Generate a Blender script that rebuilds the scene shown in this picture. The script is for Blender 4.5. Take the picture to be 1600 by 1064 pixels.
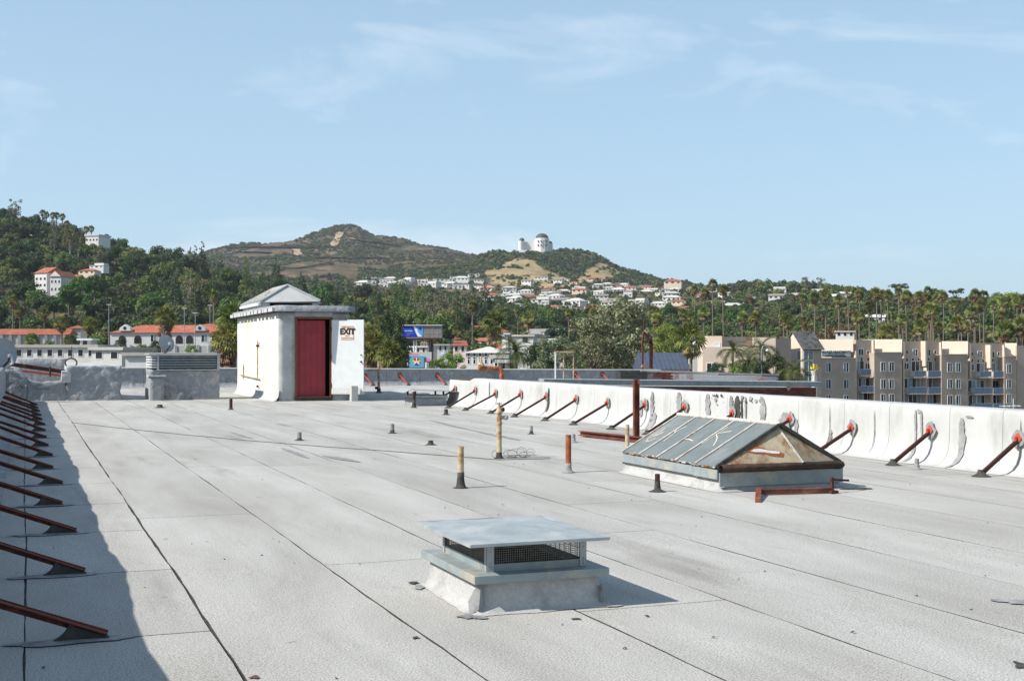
import bpy, bmesh, math, random
import numpy as np
from mathutils import Vector, Matrix, Euler, noise as mnoise

for o in list(bpy.data.objects):
    bpy.data.objects.remove(o, do_unlink=True)
SC = bpy.context.scene
COL = SC.collection
R = math.radians
rnd = random.Random(7)

# ------------------------------------------------------------------ camera, sky, sun, exposure
F = 1990.0                    # focal length in photograph pixels (1600 wide)
TH = R(20.95)                 # yaw: camera looks this far right of +Y (roof seams run along +Y)
S_, C_ = math.sin(TH), math.cos(TH)
HC = 1.35                     # eye height above the roof
YH = 550.0                    # horizon row
cam_d = bpy.data.cameras.new('camera')
cam = bpy.data.objects.new('camera', cam_d); COL.objects.link(cam)
cam.location = (0, 0, HC)
cam.rotation_euler = (R(90) + math.atan((YH - 532) / F), 0, -TH)
cam_d.sensor_width = 36; cam_d.lens = 36 * F / 1600
cam_d.clip_start = 0.05; cam_d.clip_end = 30000
SC.camera = cam

SUN_EL = R(41)
SUN_H = Vector((-0.9985, -0.055, 0)).normalized()          # horizontal direction towards the sun
to_sun = Vector((SUN_H.x * math.cos(SUN_EL), SUN_H.y * math.cos(SUN_EL), math.sin(SUN_EL)))
sl = bpy.data.lights.new('sun', 'SUN'); sl.energy = 5.0; sl.angle = R(0.53); sl.color = (1.0, 0.955, 0.88)
sun = bpy.data.objects.new('sun', sl); COL.objects.link(sun)
sun.rotation_euler = to_sun.to_track_quat('Z', 'Y').to_euler()
sun.location = (-30, -5, 40)

W = bpy.data.worlds.new('World'); SC.world = W; W.use_nodes = True
nt = W.node_tree; nt.nodes.clear()
def wn(t, **k):
    n = nt.nodes.new(t)
    for a, b in k.items(): setattr(n, a, b)
    return n
sky = wn('ShaderNodeTexSky', sky_type='NISHITA', sun_disc=False)
sky.sun_elevation = SUN_EL
sky.sun_rotation = math.atan2(to_sun.x, to_sun.y)
sky.altitude = 100; sky.air_density = 1.0; sky.dust_density = 0.35; sky.ozone_density = 1.5
bg = wn('ShaderNodeBackground'); bg.inputs['Strength'].default_value = 0.114
wo = wn('ShaderNodeOutputWorld')
# thin drifting cirrus: noise on the direction, stretched along one axis
tc = wn('ShaderNodeTexCoord')
mp = wn('ShaderNodeMapping'); mp.inputs['Rotation'].default_value = (R(12), R(-24), R(14)); mp.inputs['Scale'].default_value = (3.2, 3.2, 11.0); mp.inputs['Location'].default_value = (1.3, 0.4, 0.2)
nz = wn('ShaderNodeTexNoise'); nz.inputs['Scale'].default_value = 1.25; nz.inputs['Detail'].default_value = 9; nz.inputs['Roughness'].default_value = 0.56; nz.inputs['Distortion'].default_value = 0.5
rp = wn('ShaderNodeValToRGB'); rp.color_ramp.elements[0].position = 0.525; rp.color_ramp.elements[1].position = 0.78
rp.color_ramp.elements[1].color = (0.62, 0.62, 0.62, 1)
mx = wn('ShaderNodeMixRGB'); mx.inputs['Color2'].default_value = (7.4, 7.7, 8.0, 1)
L = nt.links.new
L(tc.outputs['Generated'], mp.inputs['Vector']); L(mp.outputs['Vector'], nz.inputs['Vector'])
L(nz.outputs['Fac'], rp.inputs['Fac']); L(rp.outputs['Color'], mx.inputs['Fac'])
veil = wn('ShaderNodeMixRGB'); veil.inputs['Fac'].default_value = 0.58; veil.inputs['Color2'].default_value = (3.35, 4.95, 6.3, 1)   # thin haze, denser towards the horizon as air paths lengthen
sx_ = wn('ShaderNodeSeparateXYZ'); vf = wn('ShaderNodeMapRange'); vf.inputs['From Min'].default_value = 0; vf.inputs['From Max'].default_value = 1; vf.inputs['To Min'].default_value = .72; vf.inputs['To Max'].default_value = .12
L(tc.outputs['Generated'], sx_.inputs['Vector']); L(sx_.outputs['Z'], vf.inputs['Value']); L(vf.outputs['Result'], veil.inputs['Fac'])
L(sky.outputs['Color'], veil.inputs['Color1']); L(veil.outputs['Color'], mx.inputs['Color1']); L(mx.outputs['Color'], bg.inputs['Color']); L(bg.outputs['Background'], wo.inputs['Surface'])
vs = SC.view_settings
vs.view_transform = 'Standard'; vs.look = 'None'; vs.gamma = 1.0; vs.use_curve_mapping = False
vs.exposure = 0.37

# ------------------------------------------------------------------ where things stand
def PY(px, py, Y):
    """point on the world plane y=Y seen in column px, row py"""
    X = Y * math.tan(TH + math.atan((px - 800) / F)); d = S_ * X + C_ * Y
    return Vector((X, Y, HC + (YH - py) * d / F))
def GP(px, py, z=0.0):
    d = F * (HC - z) / (py - YH); xr = (px - 800) * d / F
    return Vector((C_ * xr + S_ * d, -S_ * xr + C_ * d, z))
def DP(px, py, d):
    xr = (px - 800) * d / F
    return Vector((C_ * xr + S_ * d, -S_ * xr + C_ * d, HC + (YH - py) * d / F))
def XY(px, d):
    xr = (px - 800) * d / F
    return C_ * xr + S_ * d, -S_ * xr + C_ * d

# ------------------------------------------------------------------ materials
MATS = {}
def base_mat(name):
    m = bpy.data.materials.new(name); m.use_nodes = True
    b = m.node_tree.nodes['Principled BSDF']; MATS[name] = m
    return m, m.node_tree, b
def nn(t, kind, **k):
    n = t.nodes.new(kind)
    for a, b in k.items():
        if a.startswith('i_'): n.inputs[a[2:].replace('_', ' ')].default_value = b
        else: setattr(n, a, b)
    return n
def c4(c): return (c[0], c[1], c[2], 1)
def pm(name, c1, c2=None, scale=3.0, rough=0.8, bump=0.15, bscale=None, metal=0.0, c3=None, s3=0.6, lo=.35, hi=.65, lo3=.5, hi3=.68, obj_var=0.0, isl_var=0.0, spec=0.3, coord='Object', stretch=None, bdist=0.01):
    """two-tone noise colour + a third tone in blotches + fine relief"""
    m, t, b = base_mat(name); L = t.links.new
    c2 = c2 or tuple(x * .8 for x in c1)
    co = nn(t, 'ShaderNodeTexCoord'); src = co.outputs[coord]
    if stretch:
        mpn = nn(t, 'ShaderNodeMapping'); mpn.inputs['Scale'].default_value = stretch; L(src, mpn.inputs['Vector']); src = mpn.outputs['Vector']
    n1 = nn(t, 'ShaderNodeTexNoise', i_Scale=scale, i_Detail=8, i_Roughness=.65); L(src, n1.inputs['Vector'])
    r1 = nn(t, 'ShaderNodeValToRGB'); r1.color_ramp.elements[0].position = lo; r1.color_ramp.elements[1].position = hi
    r1.color_ramp.elements[0].color = c4(c1); r1.color_ramp.elements[1].color = c4(c2)
    L(n1.outputs['Fac'], r1.inputs['Fac']); out = r1.outputs['Color']
    if c3:
        n3 = nn(t, 'ShaderNodeTexNoise', i_Scale=s3, i_Detail=7, i_Roughness=.7, i_Distortion=.4); L(src, n3.inputs['Vector'])
        r3 = nn(t, 'ShaderNodeValToRGB'); r3.color_ramp.elements[0].position = lo3; r3.color_ramp.elements[1].position = hi3
        L(n3.outputs['Fac'], r3.inputs['Fac'])
        mm = nn(t, 'ShaderNodeMixRGB'); mm.inputs['Color2'].default_value = c4(c3); L(r3.outputs['Color'], mm.inputs['Fac']); L(out, mm.inputs['Color1']); out = mm.outputs['Color']
    if obj_var or isl_var:
        hs = nn(t, 'ShaderNodeHueSaturation'); L(out, hs.inputs['Color']); out = hs.outputs['Color']
        val = None
        if obj_var:
            oi = nn(t, 'ShaderNodeObjectInfo'); ma = nn(t, 'ShaderNodeMath', operation='MULTIPLY_ADD'); ma.inputs[1].default_value = 2 * obj_var; ma.inputs[2].default_value = 1 - obj_var
            L(oi.outputs['Random'], ma.inputs[0]); val = ma.outputs[0]
            mh = nn(t, 'ShaderNodeMath', operation='MULTIPLY_ADD'); mh.inputs[1].default_value = .05 if obj_var > .2 else 0; mh.inputs[2].default_value = .5 - (.03 if obj_var > .2 else 0)
            mf = nn(t, 'ShaderNodeMath', operation='FRACT'); ms = nn(t, 'ShaderNodeMath', operation='MULTIPLY'); ms.inputs[1].default_value = 7.31
            L(oi.outputs['Random'], ms.inputs[0]); L(ms.outputs[0], mf.inputs[0]); L(mf.outputs[0], mh.inputs[0]); L(mh.outputs[0], hs.inputs['Hue'])
        if isl_var:
            ge = nn(t, 'ShaderNodeNewGeometry'); mi = nn(t, 'ShaderNodeMath', operation='MULTIPLY_ADD'); mi.inputs[1].default_value = 2 * isl_var; mi.inputs[2].default_value = 1 - isl_var
            L(ge.outputs['Random Per Island'], mi.inputs[0])
            if val is not None:
                mu = nn(t, 'ShaderNodeMath', operation='MULTIPLY'); L(val, mu.inputs[0]); L(mi.outputs[0], mu.inputs[1]); val = mu.outputs[0]
            else: val = mi.outputs[0]
        L(val, hs.inputs['Value'])
    L(out, b.inputs['Base Color'])
    b.inputs['Roughness'].default_value = rough; b.inputs['Metallic'].default_value = metal
    b.inputs['Specular IOR Level'].default_value = spec
    if bump:
        nb = nn(t, 'ShaderNodeTexNoise', i_Scale=bscale or scale * 6, i_Detail=6, i_Roughness=.6); L(src, nb.inputs['Vector'])
        bu = nn(t, 'ShaderNodeBump', i_Strength=bump, i_Distance=bdist); L(nb.outputs['Fac'], bu.inputs['Height']); L(bu.outputs['Normal'], b.inputs['Normal'])
    return m
def flat(name, c, rough=.6, metal=0, spec=.3):
    m, t, b = base_mat(name); b.inputs['Base Color'].default_value = c4(c); b.inputs['Roughness'].default_value = rough
    b.inputs['Metallic'].default_value = metal; b.inputs['Specular IOR Level'].default_value = spec
    return m
def leafmat(name, c1, c2, ov=.28, iv=.35, trans=.25):
    m, t, b = base_mat(name); L = t.links.new
    ge = nn(t, 'ShaderNodeNewGeometry'); oi = nn(t, 'ShaderNodeObjectInfo')
    mxr = nn(t, 'ShaderNodeMixRGB'); mxr.inputs['Color1'].default_value = c4(c1); mxr.inputs['Color2'].default_value = c4(c2); L(ge.outputs['Random Per Island'], mxr.inputs['Fac'])
    hs = nn(t, 'ShaderNodeHueSaturation'); L(mxr.outputs['Color'], hs.inputs['Color'])
    a = nn(t, 'ShaderNodeMath', operation='MULTIPLY_ADD'); a.inputs[1].default_value = 2 * ov; a.inputs[2].default_value = 1 - ov; L(oi.outputs['Random'], a.inputs[0]); L(a.outputs[0], hs.inputs['Value'])
    s = nn(t, 'ShaderNodeMath', operation='MULTIPLY'); s.inputs[1].default_value = 9.73; f = nn(t, 'ShaderNodeMath', operation='FRACT'); h = nn(t, 'ShaderNodeMath', operation='MULTIPLY_ADD'); h.inputs[1].default_value = .07; h.inputs[2].default_value = .455
    L(oi.outputs['Random'], s.inputs[0]); L(s.outputs[0], f.inputs[0]); L(f.outputs[0], h.inputs[0]); L(h.outputs[0], hs.inputs['Hue'])
    L(hs.outputs['Color'], b.inputs['Base Color']); b.inputs['Roughness'].default_value = .65; b.inputs['Specular IOR Level'].default_value = .2
    tr = nn(t, 'ShaderNodeBsdfTranslucent'); L(hs.outputs['Color'], tr.inputs['Color'])
    ms = nn(t, 'ShaderNodeMixShader'); ms.inputs['Fac'].default_value = trans
    L(b.outputs[0], ms.inputs[1]); L(tr.outputs[0], ms.inputs[2]); L(ms.outputs[0], t.nodes['Material Output'].inputs['Surface'])
    return m

# ------------------------------------------------------------------ mesh helpers
WM = {}
class MB:
    def __init__(s): s.v = []; s.f = []; s.m = []
    def add(s, vs, fs, mi=0):
        k = len(s.v); s.v += [tuple(v) for v in vs]
        for f in fs: s.f.append(tuple(i + k for i in f)); s.m.append(mi)
        return s
    def box(s, x0, x1, y0, y1, z0, z1, mi=0):
        return s.add([(x0, y0, z0), (x1, y0, z0), (x1, y1, z0), (x0, y1, z0), (x0, y0, z1), (x1, y0, z1), (x1, y1, z1), (x0, y1, z1)],
                     [(0, 3, 2, 1), (4, 5, 6, 7), (0, 1, 5, 4), (1, 2, 6, 5), (2, 3, 7, 6), (3, 0, 4, 7)], mi)
    def beam(s, a, b, w, h, up=(0, 0, 1), mi=0):
        a, b = Vector(a), Vector(b); d = (b - a).normalized(); u = Vector(up)
        sd = d.cross(u); sd = (sd if sd.length > 1e-4 else d.cross(Vector((1, 0, 0)))).normalized(); u = sd.cross(d).normalized()
        vs = [p + sd * (i * w / 2) + u * (j * h / 2) for p in (a, b) for i, j in ((-1, -1), (1, -1), (1, 1), (-1, 1))]
        return s.add(vs, [(0, 1, 2, 3), (7, 6, 5, 4), (0, 4, 5, 1), (1, 5, 6, 2), (2, 6, 7, 3), (3, 7, 4, 0)], mi)
    def tube(s, pts, r, n=8, cap=True, mi=0):
        pts = [Vector(p) for p in pts]; k = len(pts); rs = r if isinstance(r, (list, tuple)) else [r] * k
        vs = []; ref = None
        for i, p in enumerate(pts):
            t = (pts[min(i + 1, k - 1)] - pts[max(i - 1, 0)]).normalized()
            if ref is None: ref = Vector((0, 0, 1)) if abs(t.z) < .9 else Vector((1, 0, 0))
            u = (ref - t * ref.dot(t))
            if u.length < 1e-4: u = t.orthogonal()
            u.normalize(); ref = u; w = t.cross(u)
            for j in range(n):
                a = 2 * math.pi * j / n; vs.append(p + (u * math.cos(a) + w * math.sin(a)) * rs[i])
        fs = [(i * n + j, i * n + (j + 1) % n, (i + 1) * n + (j + 1) % n, (i + 1) * n + j) for i in range(k - 1) for j in range(n)]
        if cap: fs += [tuple(reversed(range(n))), tuple((k - 1) * n + j for j in range(n))]
        return s.add(vs, fs, mi)
    def lathe(s, c, prof, n=16, mi=0, jit=0.0, sx=1, sy=1):
        c = Vector(c); vs = []
        for r, z in prof:
            for j in range(n):
                a = 2 * math.pi * j / n; q = 1 + jit * (rnd.random() - .5) * 2
                vs.append(c + Vector((math.cos(a) * r * q * sx, math.sin(a) * r * q * sy, z)))
        k = len(prof)
        fs = [(i * n + j, i * n + (j + 1) % n, (i + 1) * n + (j + 1) % n, (i + 1) * n + j) for i in range(k - 1) for j in range(n)]
        fs += [tuple(reversed(range(n))), tuple((k - 1) * n + j for j in range(n))]
        return s.add(vs, fs, mi)
    def prism(s, poly, ext, mi=0):
        e = Vector(ext); a = [Vector(p) for p in poly]; n = len(a)
        nrm = Vector((0, 0, 0))
        for i in range(n): nrm += a[i].cross(a[(i + 1) % n])
        if nrm.dot(e) > 0: a.reverse()
        vs = a + [p + e for p in a]
        return s.add(vs, [tuple(range(n)), tuple(reversed(range(n, 2 * n)))] + [(i, i + n, (i + 1) % n + n, (i + 1) % n) for i in range(n)], mi)
    def rough(s, x0, x1, y0, y1, z0, z1, step=.12, amp=.012, seed=0, mi=0, nscale=3.0, bottom=False):
        """box whose faces are cut fine and pushed about a little (membrane, stucco)"""
        k = len(s.v); idx = {}; nx = max(1, round((x1 - x0) / step)); ny = max(1, round((y1 - y0) / step)); nz = max(1, round((z1 - z0) / step))
        def vid(i, j, l):
            if (i, j, l) in idx: return idx[(i, j, l)]
            p = Vector((x0 + (x1 - x0) * i / nx, y0 + (y1 - y0) * j / ny, z0 + (z1 - z0) * l / nz))
            q = p + mnoise.noise_vector(p * nscale + Vector((seed * 7.1, seed * 3.3, 0))) * amp + mnoise.noise_vector(p * nscale * 3.1 + Vector((seed, 0, 9))) * amp * .4
            if l == 0: q.z = p.z
            s.v.append(tuple(q)); idx[(i, j, l)] = len(s.v) - 1; return idx[(i, j, l)]
        def fq(a, b, c, d): s.f.append((a, b, c, d)); s.m.append(mi)
        for i in range(nx):
            for l in range(nz):
                fq(vid(i, 0, l), vid(i + 1, 0, l), vid(i + 1, 0, l + 1), vid(i, 0, l + 1)); fq(vid(i + 1, ny, l), vid(i, ny, l), vid(i, ny, l + 1), vid(i + 1, ny, l + 1))
        for j in range(ny):
            for l in range(nz):
                fq(vid(0, j + 1, l), vid(0, j, l), vid(0, j, l + 1), vid(0, j + 1, l + 1)); fq(vid(nx, j, l), vid(nx, j + 1, l), vid(nx, j + 1, l + 1), vid(nx, j, l + 1))
        for i in range(nx):
            for j in range(ny): fq(vid(i, j, nz), vid(i + 1, j, nz), vid(i + 1, j + 1, nz), vid(i, j + 1, nz))
        return s
    def mesh(s, name, mats, smooth=False, inv=None):
        me = bpy.data.meshes.new(name)
        vs = s.v if inv is None else [tuple(inv @ Vector(v)) for v in s.v]
        me.from_pydata(vs, [], s.f)
        mats = mats if isinstance(mats, (list, tuple)) else [mats]
        for m in mats: me.materials.append(MATS[m] if isinstance(m, str) else m)
        if len(mats) > 1: me.polygons.foreach_set('material_index', s.m)
        if smooth: me.polygons.foreach_set('use_smooth', [True] * len(me.polygons))
        me.update(); return me
    def build(s, name, mats, parent=None, smooth=False, local=False, bevel=0):
        inv = WM[parent].inverted() if (parent is not None and not local and parent in WM) else None
        o = bpy.data.objects.new(name, s.mesh(name, mats, smooth, inv)); COL.objects.link(o)
        if parent is not None:
            o.parent = parent; WM[o] = WM[parent]
        else: WM[o] = Matrix.Identity(4)
        if bevel:
            b = o.modifiers.new('bevel', 'BEVEL'); b.width = bevel; b.segments = 2; b.limit_method = 'ANGLE'
        return o
def tag(o, label=None, cat=None, group=None, kind=None):
    if label: o['label'] = label
    if cat: o['category'] = cat
    if group: o['group'] = group
    if kind: o['kind'] = kind
    return o
def thing(name, label, cat, loc=(0, 0, 0), rz=0, group=None):
    o = bpy.data.objects.new(name, None); COL.objects.link(o); o.location = loc; o.rotation_euler = (0, 0, rz); o.empty_display_size = .2
    WM[o] = Matrix.Translation(Vector(loc)) @ Matrix.Rotation(rz, 4, 'Z')
    return tag(o, label, cat, group)
def copy_tree(o, parent=None):
    c = o.copy(); COL.objects.link(c); c.parent = parent
    for ch in o.children: copy_tree(ch, c)
    return c
def jit_poly(cx, cy, rx, ry, n=14, j=.25, seed=0):
    r = random.Random(seed); return [(cx + math.cos(2 * math.pi * i / n) * rx * (1 + r.uniform(-j, j)), cy + math.sin(2 * math.pi * i / n) * ry * (1 + r.uniform(-j, j))) for i in range(n)]
def text_mesh(body, size, mat, origin, xdir, zdir, depth=.004, align='CENTER', parent=None, name='lettering', bold=0.0):
    cu = bpy.data.curves.new('t', 'FONT'); cu.body = body; cu.size = size; cu.align_x = align; cu.align_y = 'CENTER'; cu.extrude = depth; cu.offset = bold; cu.resolution_u = 2
    to = bpy.data.objects.new('t', cu); COL.objects.link(to)
    dg = bpy.context.evaluated_depsgraph_get(); me = bpy.data.meshes.new_from_object(to.evaluated_get(dg))
    bpy.data.objects.remove(to, do_unlink=True)
    xd = Vector(xdir).normalized(); zd = Vector(zdir).normalized(); nd = xd.cross(zd)
    M = Matrix(((xd.x, zd.x, nd.x, origin[0]), (xd.y, zd.y, nd.y, origin[1]), (xd.z, zd.z, nd.z, origin[2]), (0, 0, 0, 1)))
    if parent is not None: M = WM[parent].inverted() @ M
    me.transform(M); me.materials.clear(); me.materials.append(MATS[mat])
    o = bpy.data.objects.new(name, me); COL.objects.link(o)
    if parent is not None: o.parent = parent; WM[o] = WM[parent]
    return o

# ------------------------------------------------------------------ material list
def roof_material():
    m, t, b = base_mat('cap_sheet'); L = t.links.new
    ge = nn(t, 'ShaderNodeNewGeometry'); pos = ge.outputs['Position']; oi = nn(t, 'ShaderNodeObjectInfo')
    g = nn(t, 'ShaderNodeTexNoise', i_Scale=105, i_Detail=4, i_Roughness=.85); L(pos, g.inputs['Vector'])
    gr = nn(t, 'ShaderNodeValToRGB'); gr.color_ramp.elements[0].position = .41; gr.color_ramp.elements[1].position = .59
    gr.color_ramp.elements[0].color = (.235, .228, .215, 1); gr.color_ramp.elements[1].color = (.585, .568, .54, 1); L(g.outputs['Fac'], gr.inputs['Fac'])
    # broad weathering, streaked along the rolls
    mp1 = nn(t, 'ShaderNodeMapping'); mp1.inputs['Scale'].default_value = (1.6, .35, 1); L(pos, mp1.inputs['Vector'])
    w = nn(t, 'ShaderNodeTexNoise', i_Scale=.9, i_Detail=7, i_Roughness=.62, i_Distortion=.4); L(mp1.outputs['Vector'], w.inputs['Vector'])
    wr = nn(t, 'ShaderNodeValToRGB'); wr.color_ramp.elements[0].position = .25; wr.color_ramp.elements[1].position = .75
    wr.color_ramp.elements[0].color = (.74, .73, .70, 1); wr.color_ramp.elements[1].color = (1.14, 1.14, 1.13, 1); L(w.outputs['Fac'], wr.inputs['Fac'])
    m1 = nn(t, 'ShaderNodeMixRGB', blend_type='MULTIPLY'); m1.inputs['Fac'].default_value = 1; L(gr.outputs['Color'], m1.inputs['Color1']); L(wr.outputs['Color'], m1.inputs['Color2'])
    # ponding stains: dirt left where water stood
    mp2 = nn(t, 'ShaderNodeMapping'); mp2.inputs['Scale'].default_value = (1.9, .32, 1); mp2.inputs['Location'].default_value = (3.1, 1.7, 0); L(pos, mp2.inputs['Vector'])
    d = nn(t, 'ShaderNodeTexNoise', i_Scale=.8, i_Detail=6, i_Roughness=.6); L(mp2.outputs['Vector'], d.inputs['Vector'])
    dr = nn(t, 'ShaderNodeValToRGB'); dr.color_ramp.elements[0].position = .60; dr.color_ramp.elements[1].position = .76; dr.color_ramp.elements[1].color = (.7, .7, .7, 1); L(d.outputs['Fac'], dr.inputs['Fac'])
    m2 = nn(t, 'ShaderNodeMixRGB'); m2.inputs['Color2'].default_value = (.19, .18, .155, 1); L(dr.outputs['Color'], m2.inputs['Fac']); L(m1.outputs['Color'], m2.inputs['Color1'])
    # specks of dirt
    sp = nn(t, 'ShaderNodeTexNoise', i_Scale=9, i_Detail=2); L(pos, sp.inputs['Vector'])
    sr = nn(t, 'ShaderNodeValToRGB'); sr.color_ramp.elements[0].position = .72; sr.color_ramp.elements[1].position = .76; sr.color_ramp.elements[1].color = (.6, .6, .6, 1); L(sp.outputs['Fac'], sr.inputs['Fac'])
    m3 = nn(t, 'ShaderNodeMixRGB'); m3.inputs['Color2'].default_value = (.2, .18, .15, 1); L(sr.outputs['Color'], m3.inputs['Fac']); L(m2.outputs['Color'], m3.inputs['Color1'])
    hs = nn(t, 'ShaderNodeHueSaturation'); a = nn(t, 'ShaderNodeMath', operation='MULTIPLY_ADD'); a.inputs[1].default_value = .10; a.inputs[2].default_value = .95
    L(oi.outputs['Random'], a.inputs[0]); L(a.outputs[0], hs.inputs['Value']); L(m3.outputs['Color'], hs.inputs['Color']); L(hs.outputs['Color'], b.inputs['Base Color'])
    b.inputs['Roughness'].default_value = .92; b.inputs['Specular IOR Level'].default_value = .15
    bu = nn(t, 'ShaderNodeBump', i_Strength=.55, i_Distance=.004); L(g.outputs['Fac'], bu.inputs['Height'])
    wv = nn(t, 'ShaderNodeTexNoise', i_Scale=2.2, i_Detail=3); L(pos, wv.inputs['Vector'])
    bu2 = nn(t, 'ShaderNodeBump', i_Strength=.35, i_Distance=.03); L(wv.outputs['Fac'], bu2.inputs['Height']); L(bu.outputs['Normal'], bu2.inputs['Normal']); L(bu2.outputs['Normal'], b.inputs['Normal'])
roof_material()
pm('tar', (.035, .033, .03), (.075, .07, .06), 14, .75, .5, 30)
pm('tar_brown', (.055, .035, .025), (.03, .024, .02), 10, .8, .6, 30, c3=(.12, .055, .03), s3=6)
pm('tar_grey', (.20, .20, .20), (.33, .33, .325), 9, .85, .5, 40, c3=(.12, .12, .115), s3=3)
pm('curb_sheet', (.46, .455, .44), (.36, .355, .345), 45, .92, .4, 70, c3=(.28, .275, .26), s3=4)
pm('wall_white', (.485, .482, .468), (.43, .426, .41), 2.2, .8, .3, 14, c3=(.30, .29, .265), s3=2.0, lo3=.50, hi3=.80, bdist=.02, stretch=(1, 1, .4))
pm('membrane_grey', (.30, .315, .33), (.19, .20, .215), 2.6, .75, .8, 7, c3=(.42, .425, .43), s3=2.6, bdist=.06)  # grey membrane, darkened and bluish with the shade of its faces put in
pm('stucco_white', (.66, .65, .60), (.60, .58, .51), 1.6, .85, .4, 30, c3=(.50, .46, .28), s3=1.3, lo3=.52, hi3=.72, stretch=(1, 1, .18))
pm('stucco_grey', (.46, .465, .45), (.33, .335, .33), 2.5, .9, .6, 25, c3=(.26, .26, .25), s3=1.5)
pm('paint_white', (.64, .65, .65), (.58, .59, .59), 5, .45, .05, 40, c3=(.66, .65, .6), s3=3, lo3=.6, hi3=.8)
pm('rust_dark', (.06, .018, .014), (.035, .014, .012), 9, .75, .4, 60, c3=(.12, .04, .022), s3=5)
pm('rust_bright', (.36, .11, .04), (.20, .055, .025), 12, .8, .4, 60, c3=(.50, .30, .16), s3=5)
pm('rust_beam', (.17, .045, .028), (.085, .028, .02), 6, .8, .35, 50, c3=(.30, .11, .05), s3=4)
pm('primer_red', (.60, .105, .06), (.40, .06, .04), 9, .6, .2, 40)
pm('pipe_tan', (.52, .44, .30), (.42, .32, .19), 12, .75, .25, 50, c3=(.26, .11, .045), s3=7, lo3=.46, hi3=.60)
pm('galvanized', (.36, .395, .40), (.27, .30, .305), 5, .5, .1, 40, metal=.15, c3=(.45, .45, .42), s3=3.5, lo3=.45, hi3=.7, spec=.45)
pm('galvanized_rusty', (.43, .45, .45), (.36, .38, .38), 5, .5, .1, 40, metal=.3, c3=(.40, .22, .08), s3=6, lo3=.58, hi3=.66)
pm('flashing_grey', (.30, .34, .345), (.22, .255, .26), 5, .55, .1, 30, metal=.12, c3=(.42, .385, .30), s3=4, lo3=.5, hi3=.7)
pm('glazing_paint', (.16, .185, .183), (.125, .145, .145), 3, .6, .12, 20, c3=(.22, .235, .23), s3=1.6)
pm('caulk', (.62, .60, .55), (.42, .40, .36), 14, .8, .5, 40, c3=(.30, .17, .09), s3=8)
pm('rust_plate', (.40, .345, .245), (.32, .25, .155), 5, .7, .2, 30, c3=(.20, .085, .035), s3=4.5, lo3=.46, hi3=.62)
pm('red_door', (.34, .018, .032), (.24, .012, .022), 3, .42, .05, 20, spec=.5)
pm('wood_frame', (.20, .08, .04), (.10, .045, .025), 12, .7, .3, 40)
pm('bloom', (.62, .61, .59), (.50, .495, .48), 20, .9, .3, 60)
pm('concrete', (.50, .49, .46), (.40, .39, .37), 6, .9, .4, 40)
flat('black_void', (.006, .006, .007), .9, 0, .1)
pm('wire', (.05, .05, .05), (.09, .07, .05), 20, .6, .1)
pm('screen_wire', (.30, .29, .27), (.2, .16, .11), 30, .6, 0)
pm('scratch_paint', (.80, .72, .60), (.70, .58, .42), 30, .8, .2)
pm('dish_grey', (.30, .33, .36), (.25, .28, .31), 5, .5, .05, 30)
# town
pm('brick_red', (.27, .075, .05), (.17, .05, .038), 1.3, .9, .4, 20, isl_var=.35)
pm('brick_painted', (.84, .81, .77), (.78, .73, .68), 1.0, .9, .3, 20, c3=(.45, .14, .09), s3=.42, lo3=.50, hi3=.60)
pm('mortar', (.33, .29, .26), (.25, .22, .2), 5, .95, .3)
pm('stucco_taupe', (.47, .375, .30), (.40, .32, .255), .35, .9, .3, 8, c3=(.50, .41, .335), s3=.12, bdist=.05)  # one stucco split by light: taupe for shaded walls, stucco_cream for sunlit
pm('stucco_cream', (.66, .545, .44), (.60, .49, .39), .4, .9, .25, 8, bdist=.05)
pm('stucco_pale', (.62, .605, .58), (.55, .535, .51), .5, .9, .2, 6, obj_var=.13, c3=(.52, .50, .46), s3=.25, lo3=.55, hi3=.8)
pm('stucco_pink', (.74, .60, .54), (.68, .53, .47), .5, .9, .2, 6)
pm('cream_slope', (.80, .68, .56), (.74, .62, .50), .4, .9, .2, 8)  # lighter than stucco_cream: sunlight on the top storeys put into the colour
pm('roof_tile', (.38, .115, .06), (.26, .075, .045), 2.2, .85, .3, 9, obj_var=.15, c3=(.38, .19, .12), s3=.5, bdist=.08)
pm('roof_shingle', (.11, .11, .105), (.07, .07, .07), 2.5, .9, .4, 12, c3=(.16, .155, .14), s3=.9)
pm('roof_white', (.54, .52, .48), (.45, .43, .395), .6, .85, .15, 6, obj_var=.19)
pm('roof_greybrown', (.28, .24, .21), (.20, .175, .155), 1.0, .9, .2, 8)
pm('roof_slate_blue', (.075, .095, .14), (.055, .07, .105), 2, .6, .2, 9)
flat('window_dark', (.012, .014, .017), .12, 0, .6)
flat('window_curtain', (.20, .24, .25), .35, 0, .6)
flat('window_teal', (.10, .16, .19), .2, 0, .6)
flat('window_pale', (.55, .60, .60), .3, 0, .6)
pm('frame_white', (.78, .78, .76), (.7, .7, .68), 4, .5, 0)
pm('balcony_panel', (.16, .23, .33), (.12, .18, .27), 1.5, .35, 0, spec=.5)
pm('steel_dark_red', (.19, .045, .045), (.12, .03, .03), 3, .7, .2)
pm('asphalt', (.05, .05, .05), (.07, .068, .065), .3, .95, .2, 3)
pm('ground_town', (.10, .095, .075), (.06, .065, .045), .05, .95, .2, 1, c3=(.16, .14, .11), s3=.02)
pm('bark', (.16, .125, .095), (.10, .08, .06), 4, .95, .4, 20)
pm('bark_pale', (.42, .37, .30), (.28, .24, .19), 2, .9, .3, 12)
pm('palm_trunk', (.21, .165, .13), (.12, .095, .075), 5, .95, .4, 14, stretch=(1, 1, 4))
leafmat('leaf_oak', (0.044, 0.091, 0.021), (0.117, 0.184, 0.044), .32)
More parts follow.
